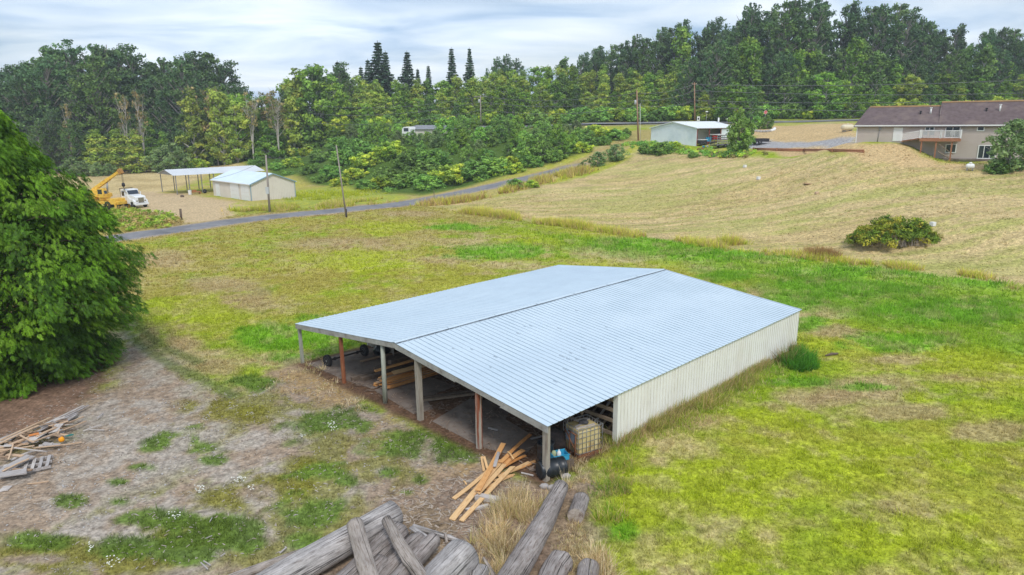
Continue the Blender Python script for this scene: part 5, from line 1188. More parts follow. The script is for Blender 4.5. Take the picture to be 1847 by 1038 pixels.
# ---- white flatbed lorry
m_tpaint = pm('white_lorry_paint', (.74, .75, .76), rough=.3, spec=.5); m_chrome = pm('chrome', (.5, .5, .52), rough=.25, metal=.9); m_dark = pm('dark_chassis', (.03, .03, .035), rough=.7)
def make_truck():
    q = atz(257, 376, 0); hd = Vector((.86, -.51)); rz = math.atan2(hd.y, hd.x)
    t = empty('flatbed_truck', (q[0], q[1], tz(q[0], q[1])), rz, 'white day cab flatbed truck parked nose out beside the yellow crane', 'truck')
    # x forward, front bumper near x = 0
    b = MB(); b.prism([(-3.55, .75), (-3.55, 2.75), (-3.4, 2.85), (-2.25, 2.8), (-1.85, 2.05), (-.35, 1.85), (-.12, 1.7), (-.08, .8), (-.5, .62), (-3.3, .62)], 1, -.98, .98)
    # narrower hood: cab as wider box behind
    b.v = [(x, y * (.86 if x > -1.9 else 1.06), z) for x, y, z in b.v]
    b.build('cab', m_tpaint, t, bevel=.05)
    for y in (-.93, .93):
        s = 1 if y > 0 else -1
        M = MB(); M.prism([(-1.35, .55), (-1.3, 1.15), (-.95, 1.35), (-.45, 1.3), (-.15, 1.05), (-.12, .6), (-.32, .6), (-.45, .95), (-.78, 1.08), (-1.1, .9), (-1.18, .55)], 1, y - .17 * s if s > 0 else y - .17 * s, y + .2 * s); M.build('wing', m_tpaint, t)
        wheel_parts(t, (-.75, y + .02 * s, .48), (0, s, 0), .48, .28, mr=m_chrome)
        for x in (-5.9,): wheel_parts(t, (x, y, .48), (0, s, 0), .48, .5, mr=m_chrome)
        MB().add([(-3.3, s * 1.045, 1.85), (-2.45, s * 1.045, 1.85), (-2.6, s * 1.045, 2.55), (-3.3, s * 1.045, 2.55)] + [(-3.3, s * 1.06, 1.85), (-2.45, s * 1.06, 1.85), (-2.6, s * 1.06, 2.55), (-3.3, s * 1.06, 2.55)], [(0, 1, 2, 3), (4, 5, 6, 7), (0, 1, 5, 4), (1, 2, 6, 5), (2, 3, 7, 6), (3, 0, 4, 7)]).build('side_window', m_glass, t)
        mi = MB(); mi.box((-2.15, s * 1.25 - .07, 1.75), (-2.08, s * 1.25 + .07, 2.4)); mi.tube([(-2.3, s * 1.02, 2.45), (-2.12, s * 1.25, 2.38)], .02, 5); mi.build('mirror', m_tpaint, t)
        MB().cbox((-.1, s * .66, 1.12), (.08, .26, .2)).build('headlight', m_chrome, t)
    MB().add([(-2.20, -.86, 2.70), (-2.20, .86, 2.70), (-1.80, .82, 2.10), (-1.80, -.82, 2.10), (-2.24, -.86, 2.70), (-2.24, .86, 2.70), (-1.86, .82, 2.06), (-1.86, -.82, 2.06)], [(0, 1, 2, 3), (7, 6, 5, 4), (0, 4, 5, 1), (2, 6, 7, 3), (1, 5, 6, 2), (0, 3, 7, 4)]).build('windscreen', m_glass, t)
    g = MB(); g.box((-.10, -.45, .85), (-.055, .45, 1.62)); gr = g.build('grille', m_chrome, t)
    for i in range(5): MB().box((-.053, -.42, .92 + i * .13), (-.045, .42, .96 + i * .13)).build('slat', m_dark, gr)
    MB().box((-.05, -1.1, .48), (.12, 1.1, .78)).build('bumper', m_tpaint, t, bevel=.03)
    f = MB(); f.box((-7.4, -.45, .62), (-3.4, -.25, .9)); f.box((-7.4, .25, .62), (-3.4, .45, .9)); f.build('chassis', m_dark, t)
    MB().box((-7.6, -1.2, 1.0), (-3.85, 1.2, 1.16)).build('flatbed_deck', pm('flatbed_boards', (.36, .37, .38), (.46, .46, .47), scale=3, rough=.9), t)
    r = MB(); r.tube([(-3.75, -1.0, 1.16), (-3.75, -1.0, 2.95), (-3.75, 1.0, 2.95), (-3.75, 1.0, 1.16)], .06, 6); r.tube([(-3.75, -.9, 1.7), (-3.75, .9, 1.7)], .05, 6); r.tube([(-3.75, -.9, 2.4), (-3.75, .9, 2.4)], .05, 6); r.build('headboard_rack', m_dark, t)
make_truck()
# ---- yellow mobile crane
m_yel = pm('yellow_machine_paint', (.76, .46, .05), (.80, .52, .09), scale=3, rough=.5, c3=(.50, .24, .03), scale3=2)
def make_crane():
    q = atz(192, 376, 0); rz = R(-14)
    t = empty('mobile_crane', (q[0], q[1], tz(q[0], q[1])), rz, 'yellow mobile crane with raised boom and hanging hook, half behind the cedar', 'crane')
    b = MB(); b.box((-3.6, -1.2, .75), (2.9, 1.2, 1.25)); b.box((-3.6, -1.2, 1.251), (-1.6, 1.2, 1.7)); b.box((1.4, -1.2, 1.251), (2.9, 1.2, 1.6)); b.prism([(2.9, .6), (3.3, .7), (3.3, 1.2), (2.9, 1.25)], 1, -1.15, 1.15); b.build('carrier_body', m_yel, t, bevel=.04)
    for x in (-2.6, 1.5):
        for s in (-1, 1): wheel_parts(t, (x, s * 1.05, .62), (0, s, 0), .62, .42, mr=m_yel)
    for x in (-3.55, 3.1):
        for s in (-1, 1):
            o = MB(); o.box((x - .12, s * 1.35 - .1, .1), (x + .12, s * 1.35 + .1, 1.0)); o.cbox((x, s * 1.35, .07), (.5, .4, .08)); o.build('outrigger', m_yel, t)
    tt = MB(); tt.prism([(-2.6, 1.75), (-2.6, 2.7), (-1.9, 3.0), (-.2, 2.5), (.6, 2.3), (.6, 1.75)], 1, -.35, .95); tt.lathe([(.8, 1.3), (.8, 1.75), (.7, 1.76)], 20); tt.build('turntable', m_yel, t, bevel=.04)
    cb = MB(); cb.prism([(-.2, 1.78), (-.2, 3.0), (.0, 3.15), (.85, 3.15), (1.1, 2.3), (1.1, 1.78)], 1, -1.15, -.37); cabn = cb.build('cab', m_yel, t, bevel=.03)
    MB().box((-.08, -1.165, 2.3), (.72, -1.152, 3.0)).build('window', m_glass, cabn)
    MB().add([(1.105, -1.05, 2.35), (1.105, -.45, 2.35), (.87, -.45, 3.05), (.87, -1.05, 3.05), (1.08, -1.05, 2.35), (1.08, -.45, 2.35), (.84, -.45, 3.05), (.84, -1.05, 3.05)], [(0, 1, 2, 3), (7, 6, 5, 4), (0, 4, 5, 1), (1, 5, 6, 2), (2, 6, 7, 3), (3, 7, 4, 0)]).build('window', m_glass, cabn)
    B0 = Vector((-2.3, .3, 2.75)); B1 = Vector((3.1, .3, 5.7)); d = B1 - B0; M = Matrix.Translation(B0) @ d.to_track_quat('X', 'Z').to_matrix().to_4x4(); l = d.length
    bm_ = MB(); bm_.box((0, -.24, -.25), (l * .62, .24, .25), M); bm_.box((l * .621, -.18, -.19), (l, .18, .19), M); bm_.build('boom', m_yel, t, bevel=.02)
    h = MB(); h.box((l - .1, -.28, -.5), (l + .45, .28, .3), M); h.build('boom_head', pm('worn_boom_head', (.30, .14, .05), (.45, .25, .06), scale=3, rough=.8), t)
    MB().tube([(.3, .3, 2.2), tuple(M @ Vector((l * .5, 0, -.3)))], [.16, .11], 10).build('lift_ram', m_steel, t)
    MB().tube([(-2.4, -.2, 1.9), tuple(M @ Vector((l * .25, 0, .2)))], .12, 8).build('boom_strut', m_yel, t)
    tip = M @ Vector((l + .35, 0, -.2)); w = MB()
    for yy in (-.1, .1): w.tube([(tip.x, yy + .3, tip.z), (tip.x, yy + .3, tip.z - 1.9)], .025, 5)
    w.build('hoist_cable', m_dark, t)
    hk = MB(); hk.lathe([(.05, .5), (.22, .4), (.25, .1), (.18, -.1), (.05, -.15)], 10, Matrix.Translation((tip.x, .3, tip.z - 2.2))); hk.tube([(tip.x, .3, tip.z - 2.3), (tip.x, .3, tip.z - 2.55), (tip.x + .14, .3, tip.z - 2.7), (tip.x + .05, .3, tip.z - 2.85), (tip.x - .1, .3, tip.z - 2.78)], .05, 6); hk.build('hook_block', m_dark, t)
make_crane()

# ---- the house on the right
A3 = atD(1543, 256.5, 101.0); zE = atD(1543, 225.0, 101.0)[2]
x0, y0 = A3[0], A3[1]; B_ = atD(1841, 289, 90.5); hx = Vector((B_[0] - x0, B_[1] - y0)); HL = hx.length; hx.normalize(); hrz = math.atan2(hx.y, hx.x)
m_hwall = pm('taupe_lap_siding', (.47, .40, .36), (.51, .44, .40), scale=.5, rough=.85); m_shingle = pm('purple_brown_shingles', (.105, .075, .075), (.155, .115, .115), scale=2.2, rough=.95, c3=(.20, .15, .13), scale3=.4, detail=8); m_moss = pm('mossy_ridge_shingles', (.34, .20, .08), (.24, .15, .08), scale=2, rough=.95)
house = empty('house', (x0, y0, 0), hrz, 'taupe two storey house with dark shingle roof, white rail deck and walkout basement', 'house')
def fac(u, v):
    """front wall coordinates under a pixel: along the front, height"""
    d = ray(u, v); n = Vector((-hx.y, hx.x)); t = ((x0 * n.x + y0 * n.y)) / (d[0] * n.x + d[1] * n.y)
    return (d[0] * t - x0) * hx.x + (d[1] * t - y0) * hx.y, CAM_H + d[2] * t
zg0 = A3[2]; zg1 = fac(1790, 289)[1]; DPT = 9.5; HX = HL + 7
xs_ = fac(1696, 200)[0]; zr1 = zE + 2.55; zr2 = zE + 3.05
# lap siding: thin stepped boards
def lap_wall(xa, xb, ya, yb, zb, zt, nm='wall'):
    m = MB(); z = zb; dx_, dy_ = xb - xa, yb - ya; L0 = math.hypot(dx_, dy_); nx, ny = dy_ / L0, -dx_ / L0
    pr = []
    while z < zt - 1e-3:
        e = min(z + .2, zt); pr += [(z, .03), (e - .005, .006)]; z = e
    V = []; n = len(pr)
    for s in (0, 1):
        for (z, o) in pr: V.append((xa + dx_ * s + nx * o, ya + dy_ * s + ny * o, z))
    V += [(xa + dx_ * s - nx * .12, ya + dy_ * s - ny * .12, zz) for s in (0, 1) for zz in (zb, zt)]
    F = [(j, n + j, n + j + 1, j + 1) for j in range(n - 1)] + [(2 * n, 2 * n + 1, 2 * n + 3, 2 * n + 2)]
    return m.add(V, F).build(nm, m_hwall, house)
lap_wall(0, HL, 0, 0, zg1 - .6, zE - .02)
lap_wall(HL, HL, 0, 1.8, zg1 - .6, zE - .02); lap_wall(HL + .0, HX, 1.8, 1.8, zg1 - .6, zE - .02); lap_wall(0, 0, DPT, 0, zg1 - .6, zE - .02); lap_wall(HX, 0, DPT, DPT, zg1, zE - .02)
def roof_part(xa, xb, zr, ov=.4, hipL=False):
    sl = (zr - zE) / (DPT / 2); m = MB(); zz = zE - sl * ov
    xi = xa + (.9 if hipL else 0)
    V = [(xa - (ov if hipL else 0), -ov, zz), (xb, -ov, zz), (xb, DPT / 2, zr), (xi, DPT / 2, zr), (xa - (ov if hipL else 0), DPT + ov, zz), (xb, DPT + ov, zz)]
    V += [(x, y, z - .16) for x, y, z in V]
    F = [(0, 1, 2, 3), (3, 2, 5, 4), (0, 3, 4), (1, 5, 2), (6, 9, 8, 7), (9, 10, 11, 8), (6, 10, 9), (7, 8, 11), (0, 6, 7, 1), (4, 5, 11, 10), (0, 4, 10, 6), (1, 7, 11, 5)]
    m.add(V, F); return m.build('roof', m_shingle, house)
rfA = roof_part(0, xs_ + .02, zr1, hipL=True); rfB = roof_part(xs_ - .0, HX + 1, zr2)
def ridge_strip(xa, xb, zr):
    MB().add([(xa, DPT / 2 - .34, zr - .14), (xb, DPT / 2 - .34, zr - .14), (xb, DPT / 2, zr + .06), (xa, DPT / 2, zr + .06), (xb, DPT / 2 + .34, zr - .14), (xa, DPT / 2 + .34, zr - .14)], [(0, 1, 2, 3), (3, 2, 4, 5), (0, 3, 5), (1, 4, 2), (0, 5, 4, 1)]).build('ridge_shingles', m_moss, house)
ridge_strip(1.0, xs_, zr1); ridge_strip(xs_, HX, zr2)
ga = MB(); ga.prism([(DPT / 2 - 3, zr1 - 1.3), (DPT / 2 + 3, zr1 - 1.3), (DPT / 2, zr2 - .12)], 0, xs_ - .015, xs_ + .01); ga.build('gable_step', m_hwall, house)
MB().box((-.3, -.5, zE - .27), (HX + .5, -.405, zE - .10)).build('gutter', m_white, house)
MB().box((-.42, -.06, zg0 - .2), (-.3, .06, zE - .3)).build('downspout', m_white, house) if False else MB().box((.0, -.10, zg0 - .2), (.12, -.035, zE - .28)).build('downspout', m_white, house)
MB().box((HL - .16, -.09, zg1 - .2), (HL + .04, -.035, zE - .28)).build('corner_board', m_white, house)
def hwin(u0, v0, u1, v1, panes=2, nm='window', pane_parts=True, zlim=None):
    xa, zt = fac(u0, v0); xb, zb = fac(u1, v1)
    if zlim: zt = min(zt, zlim)
    fw = .12
    f = MB(); f.box((xa, -.10, zb), (xa + fw, -.035, zt)); f.box((xb - fw, -.10, zb), (xb, -.035, zt)); f.box((xa + fw, -.10, zt - fw), (xb - fw, -.035, zt)); f.box((xa + fw, -.10, zb), (xb - fw, -.035, zb + fw))
    for k in range(1, panes):
        xm = xa + (xb - xa) * k / panes; f.box((xm - .04, -.095, zb + fw), (xm + .04, -.035, zt - fw))
    w = f.build(nm, m_white, house); MB().box((xa + fw, -.055, zb + fw), (xb - fw, -.04, zt - fw)).build('pane', m_glass, w); return xa, xb, zb, zt
hwin(1669, 225.6, 1685.5, 236.3, zlim=zE - .3); hwin(1706, 226, 1730.5, 249.5, nm='sliding_door', zlim=zE - .3); hwin(1763, 225.6, 1775.5, 237, 1, zlim=zE - .3); hwin(1801, 225.6, 1825, 240.5, 3, zlim=zE - .3)
hwin(1706, 259.8, 1724, 276.4); hwin(1765, 261.8, 1795, 287.3, 3, nm='sliding_door')
xa, zt = fac(1612.5, 230); xb, zb = fac(1626, 255); MB().box((xa, -.08, zb), (xb, -.035, zt)).build('door', m_white, house)
xa, zt = fac(1587, 231); MB().box((xa - .1, -.16, zt - .3), (xa + .22, -.036, zt + .15)).build('meter_box', m_steel, house); MB().tube([(xa, -.1, zt - .3), (xa - .1, -.1, zg0)], .04, 5).build('conduit', m_steel, house)
# roof vents
for u, v, h_ in ((1659, 206, .3), (1677.5, 206, .75), (1779, 211, .3), (1804.5, 206, .75)):
    xx = fac(u, v)[0]; yy = 2.6; zr = zr1 if xx < xs_ else zr2; zz = zE + (zr - zE) * yy / (DPT / 2); MB().tube([(xx, yy, zz - .1), (xx, yy, zz + h_)], .10, 8).tube([(xx, yy, zz + h_), (xx, yy, zz + h_ + .12)], .16, 8).build('vent_pipe', m_white if h_ > .5 else m_dark, house)
# deck, rail and stairs
xd0, zd = fac(1660, 250.5); xd1, _ = fac(1733, 250); xr0, zr0 = fac(1626.5, 254.5)
zd = zd + .1
MB().box((xd0, -2.2, zd - .12), (xd1, -.1, zd)).build('deck_boards', m_wood, house); MB().box((xd0, -2.28, zd - .40), (xd1, -2.2, zd - .005)).build('deck_beam', m_wood, house)
m = MB(); m.add([(xr0, -1.6, zr0 - .1), (xd0 - .002, -1.6, zd - .12), (xd0 - .002, -.1, zd - .12), (xr0, -.1, zr0 - .1), (xr0, -1.6, zr0 + .02), (xd0 - .002, -1.6, zd), (xd0 - .002, -.1, zd), (xr0, -.1, zr0 + .02)], [(3, 2, 1, 0), (4, 5, 6, 7), (0, 1, 5, 4), (1, 2, 6, 5), (2, 3, 7, 6), (3, 0, 4, 7)]); m.build('ramp', m_wood, house)
def railing(pa, pb_, nb, name='railing'):
    pa, pb_ = Vector(pa), Vector(pb_); r = MB()
    r.tube([pa + Vector((0, 0, 1.0)), pb_ + Vector((0, 0, 1.0))], .045, 6); r.tube([pa + Vector((0, 0, .12)), pb_ + Vector((0, 0, .12))], .03, 6)
    for i in range(nb + 1):
        q = pa.lerp(pb_, i / nb); r.box((q.x - .02, q.y - .02, q.z + .1), (q.x + .02, q.y + .02, q.z + 1.0))
    for q in (pa, pb_): r.box((q.x - .08, q.y - .08, q.z), (q.x + .08, q.y + .08, q.z + 1.12))
    return r.build(name, m_white, house)
railing((xr0, -1.6, zr0), (xd0, -1.6 - .55, zd), 22); xm = (xd0 + xd1) / 2; railing((xd0 + .1, -2.15, zd), (xm, -2.15, zd), 20); railing((xm + .05, -2.15, zd), (xd1 - .05, -2.15, zd), 20); railing((xd1 - .05, -2.1, zd), (xd1 - .05, -.3, zd), 10)
for u in (1663, 1689, 1717):
    xx = fac(u, 260)[0]; MB().box((xx - .09, -2.15, zg1 - .3), (xx + .09, -1.97, zd - .125)).build('deck_post', m_wood, house)
xx0 = fac(1692, 270)[0]; xx1 = fac(1712, 270)[0]
st_ = MB()
for i in range(6): st_.box((xx0 + i * .28, -2.0 - .01, zg1 + 1.2 - i * .2), (xx0 + .3 + i * .28, -1.1, zg1 + 1.25 - i * .2))
st_.tube([(xx0, -2.05, zg1 + 2.1), (xx1 + .5, -2.05, zg1 + .75)], .05, 5); st_.tube([(xx0, -2.05, zg1 + 1.1), (xx1 + .5, -2.05, zg1 + .0)], .08, 5); st_.build('basement_stairs', m_railwood, house)
def deck_chair(u, lab):
    xx = fac(u, 250)[0]; M = frame((x0, y0, 0), hrz) @ Matrix.Translation((xx, -1.3, zd)); c = MB(); c.box((-.28, -.28, .38), (.28, .28, .43), M); c.box((-.28, .22, .44), (.28, .28, .95), M)
    for a, b in ((-.25, -.25), (.25, -.25), (-.25, .25), (.25, .25)): c.box((a - .02, b - .02, 0), (a + .02, b + .02, .379), M)
    tag(c.build('garden_chair', m_steel), lab, 'chair', 'chairs on the house deck')
deck_chair(1668, 'grey garden chair at the left end of the white railed deck'); deck_chair(1680, 'grey garden chair second from the left on the deck'); deck_chair(1717, 'grey garden chair before the sliding door on the deck')
MB().box((xx0 - 3, -.3, zg1 - .1), (HL, -.04, zg1 + .12)).build('foundation', m_conc, house)
# propane tanks and white boxes
def tank(u, v, l, r, mat, label, legs=True, rz=0.0):
    q = hit(u, v); t = empty('propane_tank', (q[0], q[1], q[2]), rz, label, 'tank')
    M = Matrix.Translation((0, 0, r + .2)) @ Matrix.Rotation(R(90), 4, 'Y') @ Matrix.Translation((0, 0, -l / 2))
    MB().lathe([(r * .1, 0), (r * .6, r * .12), (r * .9, r * .35), (r, r * .7), (r, l - r * .7), (r * .9, l - r * .35), (r * .6, l - r * .12), (r * .1, l)], 20, M).build('tank_body', mat, t)
    for x in (-l * .3, l * .3): MB().box((x - .08, -r * .6, 0), (x + .08, r * .6, .3)).build('foot', m_steel, t)
    MB().lathe([(.16, 0), (.16, .15), (.1, .2)], 10, Matrix.Translation((0, 0, 2 * r + .18))).build('valve_cover', mat, t)
q = tank(1528, 237.5, 2.9, .52, pm('cream_paint', (.66, .58, .42), rough=.5), 'long cream propane tank on the lawn left of the house', rz=.5)
tank(1749, 308, .95, .32, m_white, 'small white tank standing in the field below the house', rz=hrz)
for u, v, lab in ((1343.5, 302.5, 'small white box in the field just below the shed tree'), (1368, 324, 'small white box in the mown field, lower of the pair'), (1682, 408, 'small white box right of the round bush')):
    bx_at(u, v, (.42, .42, .4), m_white, 'utility_box', lab, 'box', R(20))
bx_at(1459, 332, (1.2, .9, .06), pm('brown_plywood', (.36, .22, .12), rough=.9), 'plywood_cover', 'low brown cover lying in the mown field', 'cover')
bx_at(1473, 350, (.4, .4, .25), m_scrap[2], 'marker_block', 'small tan block in the mown field above the round bush', 'block')
# retaining timbers along the drive's edge
Pt = [hit(u, v) for u, v in ((1358, 271.5), (1400, 272.5), (1450, 273.5), (1500, 274.5), (1558, 276))]
rw = empty('retaining_wall', tuple(Pt[0]), 0, 'low retaining wall of red brown timbers edging the house lawn', 'retaining wall')
for i in range(4):
    a, b = Vector(Pt[i] - Pt[0]), Vector(Pt[i + 1] - Pt[0])
    for z in (.12, .34): MB().tube([a + Vector((0, 0, z)), b + Vector((0, 0, z))], .12, 6).build('timber', m_wood, rw)
    MB().box((a.x - .1, a.y - .25, a.z - .3), (a.x + .1, a.y - .12, a.z + .5)).build('stake', m_wood, rw)

# ---- open-sided shed
Cs = atD(1255.5, 265.5, 134); zc = atD(1255.5, 230.5, 134)[2]; Ls = atD(1173.6, 255, 144); 
dxs = Vector((Ls[0] - Cs[0], Ls[1] - Cs[1])); ws = dxs.length; dxs.normalize(); zb = Cs[2]
srz = math.atan2(-dxs.y, -dxs.x)        # x runs from the left corner to the near corner
m_shed = pm('galvanised_shed_wall', (.70, .76, .80), (.76, .80, .83), scale=.5, rough=.6, c3=(.58, .65, .70), scale3=.3); m_redsteel = pm('red_steel_frame', (.22, .045, .035), rough=.6)
shed = empty('machine_shed', (Ls[0], Ls[1], zb), srz, 'pale metal shed with white roof and red framed opening beside the round tree', 'shed')
hS = zc - zb; rS = hS + 1.15; LS = 12.0
def shed_wall(x_0, y_0, x_1, y_1, top, mat=m_shed, nm='wall', zb_=-.5):
    L0 = math.hypot(x_1 - x_0, y_1 - y_0); n = max(2, int(L0 / .35)); V = []; tx, ty = (x_1 - x_0) / L0, (y_1 - y_0) / L0
    ss = []
    for i in range(n):
        s = i * L0 / n; e = (i + 1) * L0 / n; ss += [(s, 0), (e - .1, 0), (e - .08, .03), (e - .02, .03)]
    ss.append((L0, 0)); m = len(ss)
    for o_ in (0, -.06):
        for tp in (0, 1):
            for s, h in ss:
                x = x_0 + tx * s + ty * (h + o_); y = y_0 + ty * s - tx * (h + o_); V.append((x, y, zb_ if not tp else top(x, y)))
    F = []
    for j in range(m - 1): F += [(j, j + 1, m + j + 1, m + j), (2 * m + j, 3 * m + j, 3 * m + j + 1, 2 * m + j + 1), (m + j, m + j + 1, 3 * m + j + 1, 3 * m + j)]
    F += [(0, m, 3 * m, 2 * m), (m - 1, 3 * m - 1, 4 * m - 1, 2 * m - 1)]
    return MB().add(V, F).build(nm, mat, shed)
def zs(x, y=0): return rS - (rS - hS) * abs(x - ws / 2) / (ws / 2) - .03
shed_wall(0, 0, ws / 2, 0, zs); shed_wall(ws / 2, 0, ws, 0, zs); shed_wall(0, LS, 0, 0, lambda x, y: hS - .04); shed_wall(ws / 2, LS, 0, LS, zs); shed_wall(ws, LS, ws / 2, LS, zs)
# the long side facing the camera on the right: red frame, white panels above, goods below
shed_wall(ws - 3.4, .3, ws - 3.4, LS, lambda x, y: hS + .2, m_white, 'inner_wall')
f = MB()
for y in (.12, 3.6, 7.0, LS - .1): f.box((ws - .08, y - .09, -.3), (ws + .06, y + .09, hS - .1))
for z in (1.25, hS - .28): f.box((ws - .06, .2, z), (ws + .04, LS - .2, z + .13))
f.build('steel_frame', m_redsteel, shed); shed_wall(ws, 7.2, ws, LS, lambda x, y: hS - .1, m_shed, 'side_panel')
for sx in (0, 1):
    x_0 = -.3 if sx == 0 else ws + .3; zz = hS - (rS - hS) * .3 / (ws / 2)
    MB().add([(x_0, -.3, zz), (x_0, LS + .3, zz), (ws / 2, LS + .3, rS), (ws / 2, -.3, rS), (x_0, -.3, zz - .12), (x_0, LS + .3, zz - .12), (ws / 2, LS + .3, rS - .12), (ws / 2, -.3, rS - .12)], [(0, 1, 2, 3), (7, 6, 5, 4), (0, 4, 5, 1), (2, 6, 7, 3), (1, 5, 6, 2), (0, 3, 7, 4)]).build('roof_slope', pm('white_roof_metal', (.72, .75, .77), rough=.5), shed)
MB().tube([(ws / 2 + 2, LS - 1, rS - .5), (ws / 2 + 2, LS - 1, rS + .7)], .16, 8).build('vent_pipe', m_white, shed)
m_bluedrum = pm('blue_drum_plastic', (.02, .25, .42), rough=.4); m_reddrum = pm('red_drum_steel', (.42, .02, .02), rough=.45)
SM = frame((Ls[0], Ls[1], 0), srz)
def sp(x, y): 
    q = SM @ Vector((x, y, 0)); return (q.x, q.y, tz(q.x, q.y))
for i, (y, mt, lb, dz) in enumerate(((2.55, m_bluedrum, 'blue barrel left of its blue neighbour before the shed', .35), (3.2, m_bluedrum, 'blue barrel standing next to the red barrels', .35), (4.4, m_reddrum, 'red barrel beside the blue barrels in the shed opening', .6), (5.05, m_reddrum, 'red barrel rightmost in the shed opening', .6))):
    p = sp(ws + .45, y); barrel(0, 0, mt, lb, r=.32, h=.95, group='barrels before the shed', pos=(p[0], p[1], max(p[2], zb - .2) + dz))
p = sp(ws + .5, 3.8); o = MB(); o.box((-1.8, -.45, .15), (1.8, .45, .3)); o.box((-1.6, -.4, -.5), (-1.4, .4, .149)); o.box((1.4, -.4, -.5), (1.6, .4, .149)); o = o.build('loading_rack', m_redsteel); o.location = (p[0], p[1], max(p[2], zb - .2) + .05); o.rotation_euler[2] = srz + R(90); tag(o, 'low red rack that the barrels stand on at the shed', 'rack')
p = sp(ws + .3, 1.2); o = MB(); o.prism([(-1, .3), (-1, .8), (-.4, 1.0), (.6, 1.0), (1, .8), (1, .3)], 1, -.5, .5); cart = o.build('garden_cart', m_dark, None, bevel=.03); cart.location = (p[0], p[1], max(p[2], zb - .2)); cart.rotation_euler[2] = srz + R(90); tag(cart, 'dark cart with a white lid left of the blue barrels', 'cart')
MB().box((-1.0, -.55, 1.01), (1.0, .55, 1.12)).build('lid', m_white, cart)
for s in (-.6, .6): wheel_parts(cart, (s, -.5, .3), (0, -1, 0), .3, .14)
q = hit(1269, 266.5); barrel(0, 0, m_bluedrum, 'small blue tub on the grass before the barrels', r=.25, h=.35, pos=q); q = hit(1276, 266); barrel(0, 0, m_white, 'small white bucket on the grass before the barrels', r=.2, h=.35, pos=q)
q = hit(1266, 271.5); V, F = lump((q[0], q[1], q[2] + .2), 1.0, .6, .3, 1.1); tag(MB().add(V, F, True).build('brush_heap', m_rust), 'low rust brown heap in the weeds before the shed', 'heap')
# white round-topped trailer end by the tree
q = hit(1303, 266); t = empty('stock_trailer', (q[0], q[1], q[2]), srz + R(80), 'white barred stock trailer half hidden behind the round tree', 'trailer')
o = MB()
for z in (.5, .9, 1.3, 1.7, 2.1): o.box((-2.2, -1.0, z), (2.2, -.95, z + .14)); o.box((-2.2, .95, z), (2.2, 1.0, z + .14))
for x in (-2.2, -1.1, 0, 1.1, 2.16): o.box((x, -1.04, .3), (x + .07, -1.001, 2.3)); o.box((x, 1.001, .3), (x + .07, 1.04, 2.3))
o.build('side_rails', m_steel, t); MB().box((-2.25, -1.05, 2.31), (2.28, 1.05, 2.4)).build('roof', m_white, t); MB().box((-2.2, -1.0, .3), (2.2, 1.0, .42)).build('floor', m_dark, t); wheel_parts(t, (-.2, -1.0, .35), (0, -1, 0), .35, .2); wheel_parts(t, (-.2, 1.0, .35), (0, 1, 0), .35, .2)
# black pickup bed behind the tree
q = hit(1369, 261); t = empty('utility_trailer', (q[0], q[1], q[2]), R(10), 'black utility trailer on the gravel drive right of the round tree', 'trailer')
o = MB(); o.box((-1.7, -.9, .5), (1.5, .9, .6)); o.box((-1.7, -.9, .601), (1.5, -.85, 1.1)); o.box((-1.7, .85, .601), (1.5, .9, 1.1)); o.box((1.45, -.85, .601), (1.5, .85, 1.1)); o.box((1.5, -.05, .5), (2.4, .05, .58)); o.build('trailer_bed', m_dark, t); wheel_parts(t, (-.4, -.95, .4), (0, -1, 0), .4, .22, mr=m_chrome); wheel_parts(t, (-.4, .95, .4), (0, 1, 0), .4, .22, mr=m_chrome)
# stone ring planting
for i in range(14):
    a = R(180 + i * 14); q = hit(1375 + 22 * math.cos(a), 234 - 5 * math.sin(a)); V, F = lump((q[0], q[1], q[2] + .15), .35, .3, .3, i * .9, 8, 6, .25)
    tag(MB().add(V, F, True).build('border_stone', m_white if i > 9 else pm('border_stone', (.4, .38, .36), rough=.9) if i == 0 else bpy.data.materials['border_stone']), 'pale stone in the ring round the two bushes by the stop sign', 'stone', 'stones round the planting bed')
# house far behind the thicket
q = atD(762, 250, 178); t = empty('bungalow', (q[0], q[1], q[2] - .5), R(6), 'grey roofed bungalow mostly hidden behind the thicket', 'bungalow')
zt = atD(762, 233.5, 178)[2] - t.location.z; zrr = atD(762, 226.0, 182)[2] - t.location.z
MB().box((-4.5, 0, 0), (9, 8, zt)).build('wall', m_beige, t)
o = MB(); o.add([(-5, -.5, zt), (9.5, -.5, zt), (9.5, 8.5, zt), (-5, 8.5, zt), (-1.5, 4, zrr), (6, 4, zrr)], [(0, 1, 5, 4), (1, 2, 5), (2, 3, 4, 5), (3, 0, 4), (3, 2, 1, 0)]); o.build('roof', pm('slate_grey_shingles', (.20, .21, .23), (.26, .27, .29), scale=2, rough=.9), t)
w = MB().box((2.8, -.08, zt - 2.3), (4.8, -.01, zt - .4)).build('window', m_white, t); MB().box((3.0, -.1, zt - 2.1), (4.6, -.081, zt - .6)).build('pane', m_glass, w)
q = atD(733, 247, 174); t = empty('camper', (q[0], q[1], q[2] - .3), R(-10), 'white arched camper trailer left of the bungalow', 'camper')
z0_ = atD(733, 229, 174)[2] - t.location.z; o = MB(); o.prism([(-1.1, .5), (-1.1, z0_ - .6), (-.7, z0_ - .1), (0, z0_), (.7, z0_ - .1), (1.1, z0_ - .6), (1.1, .5)], 1, 0, 5); o.build('camper_body', m_white, t, bevel=.05); MB().box((-.6, -.06, 1.6), (.6, -.01, 2.4)).build('window', m_glass, t)

